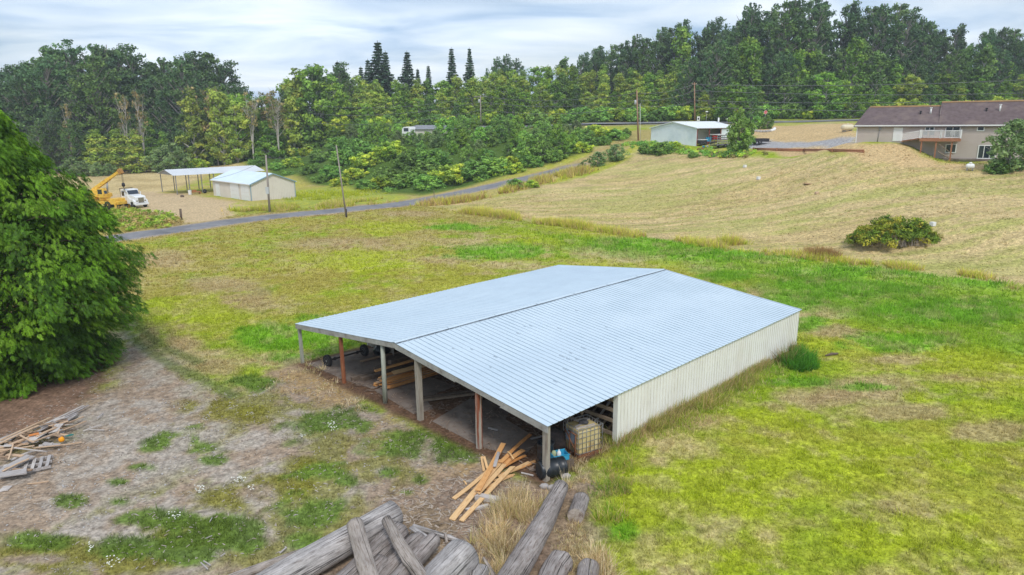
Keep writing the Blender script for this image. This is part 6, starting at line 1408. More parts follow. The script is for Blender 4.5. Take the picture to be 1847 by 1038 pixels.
# ---- poles, wires, signs
m_pole = pm('weathered_pole', (.26, .22, .19), (.34, .30, .27), scale=2, rough=.95, stretch=(2, 2, .2)); m_polered = pm('brown_pole', (.28, .16, .10), (.36, .22, .15), scale=2, rough=.95, stretch=(2, 2, .2)); m_wire = pm('grey_cable', (.14, .14, .15), rough=.6); m_can = pm('grey_transformer', (.48, .50, .50), rough=.5)
TOPS = {}
def pole(key, base, top_px, D, r, mat, label, arm=0, can=0, extra=None):
    b = np.array(base); tp = atD(*top_px, D); t = empty('utility_pole', tuple(b), 0, label, 'pole'); d = Vector(tp - b)
    MB().tube([(0, 0, -.3), d], [r, r * .65], 10).build('pole_shaft', mat, t); TOPS[key] = Vector(tp)
    if arm:
        o = MB(); o.cbox((d.x, d.y, d.z - .35), (arm, .12, .14)); ca = o.build('crossarm', mat, t)
        for s in (-.45, 0, .45): MB().lathe([(.05, 0), (.07, .08), (.04, .16)], 8, Matrix.Translation((d.x + s * arm, d.y, d.z - .28))).build('insulator', m_can, ca)
    if can: MB().lathe([(.05, -.05), (.24, 0), (.24, .8), (.15, .9), (.05, .92)], 12, Matrix.Translation((d.x * .8 - .35, d.y, d.z - can))).build('transformer', m_can, t)
    return t
g1 = atz(486.5, 383, 0); t1 = pole('A', g1, (479.5, 280), g1[1], .17, m_pole, 'leaning grey pole with a meter box beside the workshop')
o = MB().box((-.2, -.35, 2.7), (.25, -.15, 3.7)).build('meter_box', m_can, t1)
g2 = atz(625, 393, 0); pole('B', g2, (606.5, 262), g2[1], .12, m_pole, 'thin leaning pole between the lawn and the road')
MB().tube([(0, 0, -.1), (0, 0, 1.2)], .13, 8).build('dark_base', m_ironblk, bpy.data.objects['utility_pole.001'])
bC = atD(867.5, 236, 176); pole('C', bC, (866.5, 172), 176, .17, m_pole, 'pole with a crossarm above the thicket', arm=3.0, can=1.9)
bD = hit(1151.5, 254); pole('D', bD, (1148.5, 163), bD[1], .2, m_polered, 'brown pole with a transformer left of the pale shed', can=3.0)
bD2 = hit(1155, 253.5); pole('D2', bD2, (1154.5, 187), bD2[1], .06, m_white, 'thin white pole right beside the brown transformer pole')
bE = atD(1253.5, 221, 172); pole('E', bE, (1252.5, 149), 172, .17, m_polered, 'brown pole behind the pale shed by the main road', arm=1.2)
def wire(a, b, sag, label, group, r=.018):
    a, b = Vector(a), Vector(b); P = [a.lerp(b, i / 14) - Vector((0, 0, sag * 4 * (i / 14) * (1 - i / 14))) for i in range(15)]
    tag(MB().tube(P, r, 4, cap=False).build('power_line', m_wire), label, 'power line', group)
GW = 'overhead power lines'
XR1 = [atD(2100, v, 150) for v in (130, 154, 170, 178)]
for i, (va, vb, lab) in enumerate(((153, 128, 'top power line from the shed pole past the house, over the woods'), (164, 157, 'second power line from the top over the woods'), (182, 166, 'third power line from the top, well above the house roof'), (193, 186, 'lowest power line crossing behind the house roof'))):
    a = atD(1252.5, va, 172); b = atD(2100, vb, 172); wire(a, b, 1.4, lab, GW, .055)
for va, vb, lab in ((168, 152, 'top power line from the transformer pole to the pole behind the shed'), (181, 164, 'middle power line between transformer pole and shed pole'), (190, 182, 'lowest power line between transformer pole and shed pole')):
    wire(atD(1149, va, bD[1]), atD(1252.5, vb, 172), .8, lab, GW, .045)
for va, vb, lab in ((174, 168, 'top power line from the thicket pole to the transformer pole'), (184, 181, 'second power line from the thicket pole to the transformer pole'), (198, 193, 'lowest power line from the thicket pole to the transformer pole')):
    wire(atD(867, va, 176), atD(1149, vb, bD[1]), 1.3, lab, GW, .045)
for va, vb, lab in ((190, 174, 'top power line running left from the thicket pole into the forest'), (205, 184, 'second power line running left from the thicket pole'), (222, 199, 'lowest power line running left from the thicket pole')):
    wire(atD(560, va, 190), atD(867, vb, 176), 1.6, lab, GW, .045)
wire(TOPS['A'] - Vector((0, 0, .3)), TOPS['B'] - Vector((0, 0, .2)), .7, 'thin line between the two leaning poles by the road', GW, .02)
wire(TOPS['A'] - Vector((0, 0, .6)), Vector((A2.x, A2.y, zC)), .5, 'service line from the leaning pole to the workshop', GW, .02)
# signs
def sign(u, v0, v1, D, build, label, cat='sign', name='road_sign'):
    b = atD(u, v1, D); b[2] = tz(b[0], b[1]); tp = atD(u, v0, D); t = empty(name, tuple(b), 0, label, cat); h = tp[2] - b[2]; MB().tube([(0, 0, -.2), (0, 0, h)], .05, 6).build('sign_post', m_steel, t); build(t, h); return t
def oct_(t, h):
    o = MB(); o.prism([(.42 * math.cos(R(22.5 + 45 * k)), h - .35 + .42 * math.sin(R(22.5 + 45 * k))) for k in range(8)], 1, -.09, -.06); o.build('sign_plate', m_white, t)
    o = MB(); o.prism([(.37 * math.cos(R(22.5 + 45 * k)), h - .35 + .37 * math.sin(R(22.5 + 45 * k))) for k in range(8)], 1, -.1, -.091); o.build('sign_face', pm('stop_sign_red', (.55, .03, .03), rough=.5), t)
    tx = bpy.data.curves.new('stop_lettering', 'FONT'); tx.body = 'STOP'; tx.size = .26; tx.align_x = 'CENTER'; tx.extrude = .003; to = bpy.data.objects.new('stop_lettering', tx); COL.objects.link(to); to.parent = t; to.location = (0, -.105, h - .44); to.rotation_euler = (R(90), 0, 0); bpy.context.view_layer.update(); me_ = bpy.data.meshes.new_from_object(to.evaluated_get(bpy.context.evaluated_depsgraph_get())); to2 = bpy.data.objects.new('stop_lettering', me_); COL.objects.link(to2); to2.parent = t; to2.location = to.location; to2.rotation_euler = to.rotation_euler; me_.materials.clear(); me_.materials.append(m_white); bpy.data.objects.remove(to)
def rect_(w, hh):
    def f(t, h):
        MB().box((-w / 2, -.09, h - hh), (w / 2, -.06, h)).build('sign_plate', m_white, t); MB().box((-w * .28, -.097, h - hh * .75), (w * .28, -.0915, h - hh * .3)).build('sign_mark', m_dark, t)
    return f
sign(1378.5, 200, 232, 158, oct_, 'red stop sign standing behind the two round bushes', name='stop_sign')
sign(1259, 210.5, 226, 165, rect_(.65, 1.0), 'small white rectangular road sign beside the brown pole')
def lampf(t, h): MB().lathe([(.3, -.1), (.33, .05), (.1, .15)], 12, Matrix.Translation((0, 0, h))).build('lamp_head', m_white, t)
sign(1273.5, 202, 226, 160, lampf, 'white topped lamp post behind the shed roof', 'lamp post', 'lamp_post')
sign(1311, 215, 225, 158, lambda t, h: MB().cbox((0, 0, h), (.15, .1, .3)).build('reflector', m_white, t), 'thin white marker post behind the shed roof end', 'marker', 'marker_post')
def gatepost(u, v, h, lab, r=.12):
    q = hit(u, v); o = MB().tube([(q[0], q[1], q[2] - .2), (q[0] + .05, q[1], q[2] + h)], r, 8).build('fence_post', m_darkwood); tag(o, lab, 'post')
gatepost(327, 397, 1.5, 'dark stub of a post where the yard meets the road', .16); gatepost(783, 365, 1.9, 'thin post in the dry weeds at the end of the mown field', .05); gatepost(990, 317, .9, 'small white topped post on the road bank', .05)
# ================================================================== trees and thickets
def mesh_pair(name, C, Rc, n_per, size, cols, seed, limbs, bark, **kw):
    """one tree at the origin: an Empty with trunk and crown, kept as the first of its kind"""
    V, F, Cc = crown_mesh(np.array(C, float), np.array(Rc, float), n_per, size, cols, seed, **kw)
    t = bpy.data.objects.new(name, None); COL.objects.link(t)
    tr = MB()
    for pts, rad in limbs: tr.tube(pts, rad, 7, cap=False)
    a = tr.build('trunk', bark, t)
    b = fast_mesh('crown', V, F, m_leaf, Cc, parent=t)
    return t
def grow(H, nlimb, r0, prof, seed, lean=(0, 0), tr=.05, up=.6, clump=1.0, start=.2, top=.97, dens=1.0, shell=.55):
    """clump centres and limbs of a broad-leaved tree"""
    rg = random.Random(seed); C = []; Rc = []; limbs = []
    spine = []
    for i in range(8):
        s = i / 7; spine.append(Vector((lean[0] * s * s * H + math.sin(s * 5 + seed) * .012 * H, lean[1] * s * s * H + math.cos(s * 4 + seed) * .012 * H, s * H * top)))
    limbs.append(([tuple(p) for p in spine], [tr * H * .5 * (1 - .85 * i / 7) + .03 for i in range(8)]))
    def sp_(s):
        f = s * 7; k = min(int(f), 6); return spine[k].lerp(spine[k + 1], f - k)
    for i in range(nlimb):
        s = start + (1 - start) * (i + rg.random()) / nlimb; s = min(s, .99); a = i * 2.4 + rg.uniform(-.4, .4)
        L0 = prof(s) * r0 * rg.uniform(.7, 1.15)
        b = sp_(max(s - .10 - .10 * (L0 / r0), .05)); e = sp_(s) + Vector((math.cos(a) * L0, math.sin(a) * L0, rg.uniform(-.02, .03) * H)); m = b.lerp(e, .5) + Vector((0, 0, -.04 * L0 + up * .1 * L0))
        limbs.append(([tuple(b), tuple(m), tuple(e)], [.012 * H * (1 - .6 * s) + .03, .008 * H * (1 - .6 * s) + .02, .02]))
        nc = max(2, int(3 * dens * (L0 / r0 + .4)))
        for j in range(nc):
            f = rg.uniform(.4, 1.05); q = b.lerp(e, f); w = clump * rg.uniform(.7, 1.3)
            C.append((q.x + rg.uniform(-.6, .6) * w, q.y + rg.uniform(-.6, .6) * w, q.z + rg.uniform(-.5, .6) * w)); Rc.append(w)
    return C, Rc, limbs
CW = [(0.095, 0.176, 0.059), (0.121, 0.216, 0.070), (0.076, 0.149, 0.059), (0.162, 0.257, 0.086)]
CW2 = [(0.142, 0.242, 0.057), (0.198, 0.312, 0.072), (0.113, 0.198, 0.057)]
AL = [(0.296, 0.420, 0.068), (0.373, 0.482, 0.081), (0.248, 0.358, 0.068), (0.466, 0.528, 0.093)]
YG = [(0.218, 0.374, 0.056), (0.312, 0.468, 0.063), (0.173, 0.312, 0.051)]
FIR = [(0.057, 0.115, 0.057), (0.077, 0.140, 0.066), (0.046, 0.097, 0.046)]
def roundp(s): return max(.15, math.sin(math.pi * min(1, max(0, (s - .02))) ** .8)) ** .7
def tallp(s): return (.55 + .5 * math.sin(math.pi * min(s, 1) ** .9)) * (1.0 if s < .85 else (1 - s) / .15 * .6 + .4)
def conep(s): return max(.08, 1.1 - s) * (1 if s > .2 else .8)
PROTO = {}
def proto(kind, o): PROTO.setdefault(kind, []).append(o)
for k in range(4):   # cottonwoods, 30 m
    C, Rc, lm = grow(30, 66, 6.0, tallp, 10 + k, lean=(.06 + .03 * k, 0), tr=.026, clump=1.15, start=.2, dens=1.0)
    proto('cotton', mesh_pair('cottonwood', C, Rc, 52, .34, CW if k != 2 else CW2, 20 + k, lm, m_bark, flat=.8, wind=(.6, 0, .35)))
for k in range(4):   # alders, 16 m
    C, Rc, lm = grow(16, 34, 4.3, roundp if k % 2 else conep, 30 + k, tr=.022, clump=1.1, start=.12)
    proto('alder', mesh_pair('alder', C, Rc, 60, .32, AL if k != 3 else YG, 40 + k, lm, m_barkpale, flat=.7))
for k in range(3):   # young leafy trees with pointed heads, 18 m
    C, Rc, lm = grow(18, 40, 4.6, conep, 50 + k, tr=.02, clump=1.0, start=.08, up=1.0)
    proto('poplar', mesh_pair('young_poplar', C, Rc, 60, .32, YG if k else CW2, 60 + k, lm, m_barkpale, flat=.9))
def fir_tree(H, R0, seed, cols):
    rg = random.Random(seed); C = []; Rc = []; limbs = [([(0, 0, 0), (0, 0, H)], [H * .014, .03])]
    n = int(H / .62)
    for i in range(n):
        s = .1 + .9 * i / n; z = s * H; L0 = R0 * (1.02 - s) ** 1.0 * rg.uniform(.8, 1.1)
        for j in range(6):
            a = j * 1.047 + i * .7 + rg.uniform(-.2, .2); l = L0 * rg.uniform(.6, 1.15)
            limbs.append(([(0, 0, z), (math.cos(a) * l, math.sin(a) * l, z - .22 * l)], [.04, .01]))
            m = max(1, int(l / .75))
            for q in range(m):
                f = (q + .7) / m; C.append((math.cos(a) * l * f, math.sin(a) * l * f, z - .2 * l * f - .1)); Rc.append((.42 + .30 * (1 - f) + .03 * l) * (.45 + .55 * min(1, (1 - s) * 3)))
    return C, Rc, limbs
for k in range(3):
    C, Rc, lm = fir_tree(20, (4.6, 3.6, 4.2)[k], 70 + k, FIR)
    proto('fir', mesh_pair('fir_tree', C, Rc, 20, .30, FIR, 80 + k, lm, m_barkdark, flat=.45, up=.8))
def bare_tree(H, seed):
    rg = random.Random(seed); limbs = []; C = []; Rc = []
    for st in range(3):
        ang = rg.uniform(0, 6.28); le = rg.uniform(.05, .16); P = [Vector((math.cos(ang) * le * H * s * s, math.sin(ang) * le * H * s * s, H * s * rg.uniform(.92, 1))) for s in (0, .25, .5, .75, 1)]
        limbs.append(([tuple(p) for p in P], [.14, .12, .09, .06, .02]))
        for i in range(16):
            s = rg.uniform(.35, .98); k = min(int(s * 4), 3); b = P[k].lerp(P[k + 1], s * 4 - k); a = rg.uniform(0, 6.28); l = (1.15 - s) * H * .28; e = b + Vector((math.cos(a) * l * .6, math.sin(a) * l * .6, l * .7))
            limbs.append(([tuple(b), tuple(b.lerp(e, .5) + Vector((0, 0, -.1))), tuple(e)], [.05, .035, .012]))
            if rg.random() < .5: C.append(tuple(e)); Rc.append(.8)
            for q in range(2): f = b.lerp(e, rg.uniform(.4, .9)); limbs.append(([tuple(f), tuple(f + Vector((rg.uniform(-1, 1), rg.uniform(-1, 1), rg.uniform(.4, 1.2))))], [.02, .008]))
    return C, Rc, limbs
for k in range(2):
    C, Rc, lm = bare_tree(15, 90 + k)
    proto('bare', mesh_pair('bare_tree', C, Rc, 16, .28, [(.34, .27, .10), (.42, .32, .14), (.22, .23, .08)], 95 + k, lm, pm('dead_pale_bark_%s' % ('grey' if k else 'tan'), (.42, .37, .33), (.52, .48, .44), scale=2, rough=.95), flat=.8))
def shrub_p(kind, H, r0, n, size, cols, seed, cl=.45, bark=m_barkdark, name='shrub', pf=roundp, dens=1.0, per=44):
    C, Rc, lm = grow(H, n, r0, pf, seed, tr=.02, clump=cl, start=.06, dens=dens); proto(kind, mesh_pair(name, C, Rc, per, size, cols, seed + 3, lm, bark, flat=.8))
SH = [(0.257, 0.461, 0.083), (0.332, 0.552, 0.098), (0.185, 0.369, 0.078)]; SY = [(0.378, 0.512, 0.054), (0.540, 0.621, 0.068), (0.270, 0.405, 0.054)]; SG = [(0.2, 0.355, 0.075), (0.266, 0.444, 0.096), (0.176, 0.302, 0.064)]
for k in range(3): shrub_p('young', 6, 2.3, 26, .20, (SH, SG, YG)[k], 110 + k, .6, m_bark, 'young_alder')
for k in range(3): shrub_p('bush', 2.6, 2.1, 22, .17, (SH, SY, SG)[k], 120 + k, .5, m_barkdark, 'bramble_bush', per=50)
shrub_p('willow', 6, 2.6, 30, .19, [(.22, .32, .11), (.28, .37, .14), (.17, .26, .09)], 130, .6, m_bark, 'willow_shrub')
used = set()
def place(kind, k, x, y, h, label, group, cat='tree', z=None, rz=None, wid=1.0, name=None, sink=.2):
    src = PROTO[kind][k % len(PROTO[kind])]; H0 = {'cotton': 30, 'alder': 16, 'poplar': 18, 'fir': 20, 'bare': 15, 'young': 6, 'bush': 2.6, 'willow': 6}[kind]
    o = src if src.name not in used else copy_tree(src)
    if o is src: used.add(src.name)
    s = h / H0; zz = tz(x, y) if z is None else z
    o.location = (x, y, zz - sink); o.scale = (s * wid, s * wid, s); 
    lim = .45 if kind == 'cotton' else math.pi
    o.rotation_euler = (0, 0, random.uniform(-lim, lim) if rz is None else rz); tag(o, label, cat, group); return o
def top_at(u, prof): return float(np.interp(u, [p[0] for p in prof], [p[1] for p in prof]))
def row(us, D, prof, kinds, label, group, jit=8, dD=8, wid=1.0, drop=(0, 10), minh=6):
    for u in us:
        uu = u + random.uniform(-jit, jit); d = D(uu) if callable(D) else D; d += random.uniform(-dD, dD)
        q = atD(uu, 200, d); x, y = q[0], q[1]; zg = tz(x, y); v = top_at(uu, prof) + random.uniform(*drop)
        h = max(atD(uu, v, d)[2] - zg, minh); kd = random.choice(kinds); lb = label[kd] if isinstance(label, dict) else label
        s = min(1.0, 1.0); place(kd, random.randrange(4), x, y, h * 1.02, lb, group, wid=wid * (1.0 if h > 14 else 1.2))
# left wood: tall cottonwoods
TL = [(-200, 140), (-60, 130), (0, 122), (40, 100), (80, 80), (120, 72), (160, 68), (200, 80), (230, 86), (262, 98), (285, 88), (330, 84), (370, 92), (405, 105), (425, 140), (440, 170)]
GLW = 'tall cottonwoods of the left wood'
row(np.arange(-150, 425, 26), 218, TL, ['cotton'], 'dark cottonwood in the left back row', GLW, drop=(0, 12), wid=1.1)
row(np.arange(-160, 415, 30), 205, [(u, v + 18) for u, v in TL], ['cotton'], 'tall cottonwood in the left middle row', GLW, drop=(0, 50), wid=1.1)
row(np.arange(-100, 420, 30), 194, [(-150, 210), (100, 205), (420, 200)], ['alder', 'cotton', 'poplar'], 'lower tree fronting the left wood', 'lower trees before the left wood', drop=(-10, 40))
for u, v0, D, lab in ((222, 165, 189, 'slim half bare tree left above the white truck'), (250, 163, 189, 'slim half bare tree right above the white truck'), (120, 185, 190, 'slim half bare tree left of the crane')):
    q = atD(u, 200, D); place('bare', int(u), q[0], q[1], atD(u, v0, D)[2] - tz(q[0], q[1]), lab, 'slim half bare trees', wid=.6)
row((140, 172, 205, 232, 262), 186, [(100, 245), (170, 232), (220, 236), (300, 250)], ['alder', 'poplar'], 'rounded olive tree fronting the left wood', 'olive trees at the foot of the left wood', drop=(0, 8), wid=1.3, minh=8)
for u, v, D, h in ((150, 300, 178, 4.5), (175, 302, 177, 4), (196, 300, 178, 3.5), (130, 298, 180, 5), (290, 292, 182, 7), (310, 285, 184, 8)):
    q = atD(u, v, D); place('willow', 0, q[0], q[1], h, 'low olive shrub edging the far field', 'shrubs on the far left field edge', 'shrub', wid=1.3)
# bare and thin trees right of the cottonwoods
TB = [(340, 150), (380, 150), (420, 160), (470, 165), (520, 160), (560, 150)]
row(np.arange(352, 520, 17), 196, TB, ['bare', 'bare', 'alder'], {'bare': 'pale leafless tree', 'alder': 'thin olive tree among leafless ones'}, 'thin trees right of the left wood', drop=(0, 26))
row(np.arange(395, 560, 22), 204, [(380, 175), (560, 165)], ['alder', 'poplar'], 'green tree behind the leafless ones', 'thin trees right of the left wood', drop=(0, 30))
row((430, 474), 188, [(400, 212), (480, 214)], ['poplar'], 'small dark rounded tree below the leafless trees', 'thin trees right of the left wood', wid=1.5, minh=7, drop=(0, 3))
# centre wood
TM = [(500, 150), (520, 128), (560, 112), (600, 110), (625, 120), (650, 135), (700, 140), (760, 135), (800, 138), (860, 130), (900, 125), (950, 122), (1000, 108), (1050, 116), (1100, 125), (1150, 118), (1200, 125), (1260, 130)]
row(np.arange(505, 640, 20), 212, TM, ['poplar', 'alder', 'cotton'], 'broad green tree of the centre wood', 'trees at the left end of the centre wood', drop=(0, 22), wid=1.05)
row(np.arange(630, 1270, 20), 222, TM, ['alder', 'alder', 'poplar'], 'olive alder in the centre back row', 'alders of the centre wood', drop=(0, 16), wid=1.05)
row(np.arange(600, 1290, 22), 208, [(u, v + 30) for u, v in TM], ['alder', 'alder', 'poplar'], 'olive alder in the centre front row', 'alders of the centre wood', drop=(-10, 22), wid=1.1)
for u, v, lab, w in ((687, 72, 'tallest dark fir rising over the centre wood', 1.25), (700, 90, 'dark fir just right of the tallest fir', 1.0), (668, 105, 'short dark fir left of the tallest fir', 1.0), (738, 90, 'fir with a broad base right of the tallest fir', 1.1), (614, 108, 'small fir top farthest left over the centre wood', 1.0), (775, 116, 'small fir top between the broad fir and the twin firs', .9),
                     (817, 84, 'left of the twin pointed firs over the centre wood', .95), (849, 84, 'right narrow one of the twin pointed firs', .75), (655, 118, 'fir top at the left edge of the fir group', .9), (1140, 60, 'narrow fir top behind the right hand poplars', .6), (756, 122, 'small dark fir right of the broad fir', .8)):
    D = 236; q = atD(u, 200, D); zg = tz(q[0], q[1]); h = atD(u, v, D)[2] - zg; place('fir', int(u), q[0], q[1], h, lab, 'firs over the centre wood', wid=w * 1.25)
for u, v in ((890, 103), (906, 98), (925, 106)):
    D = 236; q = atD(u, 200, D); zg = tz(q[0], q[1]); place('cotton', 0, q[0], q[1], atD(u, v, D)[2] - zg, 'dark round tree behind the centre wood', 'dark round trees behind the centre wood', wid=.9)
# right wood
TR = [(1000, 108), (1030, 90), (1060, 78), (1100, 62), (1150, 64), (1175, 52), (1200, 35), (1240, 25), (1280, 38), (1305, 30), (1330, 2), (1360, -4), (1400, -8), (1480, -8), (1540, -6), (1600, 0), (1640, 20), (1665, 46), (1700, 38), (1740, 44), (1790, 40), (1847, 42), (1950, 46)]
GR = 'tall trees of the right wood'
row(np.arange(1020, 1330, 19), 240, TR, ['cotton', 'poplar', 'cotton'], 'tall dark tree in right back row', GR, drop=(0, 18), wid=1.0)
row(np.arange(1320, 2000, 22), 216, TR, ['cotton', 'cotton', 'fir'], {'cotton': 'towering dark tree in right back row', 'fir': 'tall fir in right back row'}, GR, drop=(0, 20), wid=1.0)
row(np.arange(1240, 1620, 24), 198, [(1200, 110), (1290, 62), (1350, 40), (1400, 85), (1450, 70), (1500, 60), (1560, 62), (1620, 100)], ['poplar', 'poplar', 'cotton'], 'bright poplar fronting the right wood', 'poplars before the right wood', drop=(0, 32), wid=1.1)
row(np.arange(1580, 1990, 25), 196, [(1580, 90), (1700, 80), (1850, 75), (2000, 80)], ['cotton', 'poplar'], 'dark leafy tree behind the house', 'trees behind the house', drop=(0, 50), wid=1.1)
row(np.arange(1270, 1980, 27), 182, [(1270, 150), (1500, 145), (1700, 140), (2000, 140)], ['alder', 'poplar'], 'low tree edging the right wood', 'low trees before the right wood', drop=(-25, 20), wid=1.2, minh=5)
# undergrowth: a belt of bushes at the foot of the woods
for i, u in enumerate(np.arange(1040, 1900, 19)):
    d = float(np.interp(u, [1000, 1500, 1900], [192, 178, 168])) + random.uniform(-2, 6); q = atD(u + random.uniform(-6, 6), 215, d)
    place('bush', i % 3, q[0], q[1], random.uniform(2.2, 4.2), 'bramble bush under the right wood', 'bramble bushes at the foot of the right wood', 'bush', wid=1.3)
for i, u in enumerate(np.arange(330, 1040, 22)):
    d = float(np.interp(u, [330, 560, 1040], [188, 198, 192])) + random.uniform(-3, 6); q = atD(u + random.uniform(-6, 6), 215, d)
    place('bush' if i % 3 else 'young', i, q[0], q[1], random.uniform(2.5, 4.5), 'leafy bush under the centre wood', 'bushes at the foot of the centre wood', 'bush', wid=1.3)
# the thicket slope: young alders above, bramble mounds below
def thick(u, v, kind, k, h, label, group, cat, wid=1.0): q = hit(u, v); place(kind, k, q[0], q[1], h, label, group, cat, z=q[2], wid=wid)
ti = 0
for v, u0, u1, st, hs in ((244, 600, 1060, 26, (3.2, 4.8)), (254, 585, 1070, 27, (3.2, 5)), (266, 640, 1040, 28, (3.2, 5.2)), (280, 760, 1010, 52, (2.6, 4.4))):
    for u in np.arange(u0, u1, st):
        ti += 1; uu = u + random.uniform(-9, 9)
        if 712 < uu < 806 and v < 262: continue
        thick(uu, v + random.uniform(-3, 3), 'young' if random.random() < .8 else 'willow', ti, random.uniform(*hs), 'young alder in the green thicket', 'young alders of the thicket', 'tree', 1.05)
for u, v, h in ((718, 250, 4.0), (745, 254, 2.6), (770, 256, 2.6), (800, 254, 5.5), (735, 262, 3.0), (690, 255, 5), (660, 250, 5.2), (845, 300, 4.6), (868, 306, 4.4), (950, 296, 6.5), (975, 292, 5.5), (1015, 282, 5), (1040, 272, 4.5), (1060, 262, 4.2)):
    ti += 1; thick(u, v, 'young', ti, h, 'young alder in the green thicket', 'young alders of the thicket', 'tree', 1.1)
for u, v, h, w in ((466, 300, 2.2, 1.3), (500, 305, 1.8, 1.4), (530, 300, 2.4, 1.4), (560, 312, 2.0, 1.6), (600, 318, 2.4, 1.5), (640, 322, 2.2, 1.6), (575, 290, 3, 1.4), (620, 296, 3.2, 1.4), (665, 300, 3, 1.5), (700, 325, 2.6, 1.6), (735, 336, 2.6, 1.7), (690, 338, 2.2, 1.6), (770, 322, 3.2, 1.6),
                   (775, 340, 2.6, 1.5), (820, 330, 3.4, 1.5), (855, 322, 3.4, 1.6), (890, 314, 3.2, 1.5), (915, 306, 2.6, 1.5), (740, 300, 3.2, 1.4), (780, 300, 3.4, 1.4), (710, 285, 3.6, 1.3), (650, 280, 3.6, 1.3), (610, 272, 3.6, 1.3), (560, 272, 3.4, 1.3), (520, 280, 3, 1.4), (1000, 290, 2.4, 1.3), (1050, 275, 2.2, 1.3),
                   (1085, 262, 2.0, 1.3), (1110, 252, 2.4, 1.4), (1075, 250, 3, 1.4), (1128, 246, 1.8, 1.3), (470, 285, 3, 1.2), (500, 275, 3.6, 1.2), (450, 275, 4, 1.2), (430, 285, 3, 1.2), (540, 262, 4, 1.2), (580, 255, 4, 1.2), (660, 340, 1.8, 1.6), (615, 335, 1.8, 1.5), (580, 328, 1.8, 1.4), (960, 300, 2.2, 1.4), (930, 312, 2, 1.4)):
    ti += 1; thick(u, v, 'bush', ti, h, 'bramble mound on the road slope', 'bramble mounds on the slope', 'bush', w)
# ground cover between them
def bramble_cover():
    x, y, d = poly_pts([(440, 300), (480, 305), (540, 320), (640, 342), (740, 352), (850, 335), (960, 300), (1050, 275), (1120, 245), (1000, 232), (760, 222), (560, 232), (470, 265)], 2300)
    z = terr(x, y); r = RNG.uniform(.5, 1.1, len(x)); V, F, Cc = crown_mesh(np.stack([x, y, z + r * .5 * (.5 + fbm(x, y, 6, 2, 3))], 1), r, 26, .24, SH + SY[:1] + SG, 501, flat=.6)
    tag(fast_mesh('bramble_cover', V, F, m_leaf, Cc), kind='stuff')
    x, y, d = poly_pts([(160, 372), (300, 384), (332, 402), (300, 412), (225, 420), (190, 420), (140, 400)], 420); z = terr(x, y); r = RNG.uniform(.4, .8, len(x))
    V, F, Cc = crown_mesh(np.stack([x, y, z + .3], 1), r, 44, .17, [(.28, .42, .04), (.36, .46, .06), (.2, .33, .04), (.5, .4, .14)], 502, flat=.6); tag(fast_mesh('bramble_cover', V, F, m_leaf, Cc), kind='stuff')
    P = wpoly([(1130, 262), (1160, 262), (1200, 268), (1240, 275), (1300, 280), (1350, 282)]); seg = np.linspace(0, 1, 160); 
    x = np.interp(seg, np.linspace(0, 1, len(P)), P[:, 0]) + RNG.normal(0, 1.2, 160); y = np.interp(seg, np.linspace(0, 1, len(P)), P[:, 1]) + RNG.normal(0, 1.5, 160)
    V, F, Cc = crown_mesh(np.stack([x, y, terr(x, y) + .3], 1), RNG.uniform(.4, .9, 160), 40, .18, SH + SY + [(.25, .20, .08)], 503, flat=.6); tag(fast_mesh('weedy_bank', V, F, m_leaf, Cc), kind='stuff')
bramble_cover()
# bushes strung along the road bank and the shed
for i, (u, v, h, w, lab) in enumerate(((930, 340, 1.7, 1.2, 'green bush on the bank below the road bend'), (960, 338, 1.3, 1.3, 'low green bush right of the bank bush'), (1078, 300, 3.0, 1.5, 'grey green willow bush on the field side of the road'), (1050, 307, 1.8, 1.1, 'low bush left of the willow bush by the road'), (1110, 290, 3.4, 1.5, 'tall willow bush nearest the field corner'), (1165, 276, 1.8, 1.4, 'bush at the top left corner of the mown field'),
        (1192, 278, 2.2, 1.4, 'yellow green bush before the left end of the shed'), (1215, 272, 1.8, 1.3, 'bush under the gable wall of the shed'), (1250, 284, 1.1, 1.4, 'low bush in the weeds before the shed corner'), (1313, 283, 1.2, 1.2, 'low bright bush at the foot of the round tree'))):
    thick(u, v, 'willow' if 'willow' in lab else 'bush', i, h, lab, 'bushes along the road bank', 'bush', w)
q = hit(1331, 277); place('young', 1, q[0], q[1], 7.4, 'dense dark green round tree standing right of the pale shed', None, wid=.85)
q = hit(1331, 277); place('young', 0, q[0] + .6, q[1] + .5, 6.4, 'second stem of leaves behind the round tree by the shed', None, wid=.9)
for u, lab in ((1364, 'round bush left in the stone ring by the stop sign'), (1383, 'round bush right in the stone ring by the stop sign')):
    q = hit(u, 233); place('young', int(u) % 2, q[0], q[1], 3.0, lab, 'round bushes in the stone ring', 'bush', wid=1.3)
q = hit(1818, 308); place('willow', 0, q[0], q[1], 6.6, 'airy grey green tree before the right end of the house', None, wid=1.05)
q = hit(1800, 312); place('bush', 2, q[0], q[1], 1.6, 'dark bush at the foot of the airy tree by the house', None, 'bush', wid=1.2)
for i, (u, v, h) in enumerate(((1655, 262, 1.0), (1670, 269, 1.2), (1683, 272, 1.0))): thick(u, v, 'bush', i + 2, h, ('small bush under the ramp end of the deck', 'dark bush in the middle under the deck', 'dark bush right under the deck by the stairs')[i], 'bushes under the deck', 'bush', 1.0)
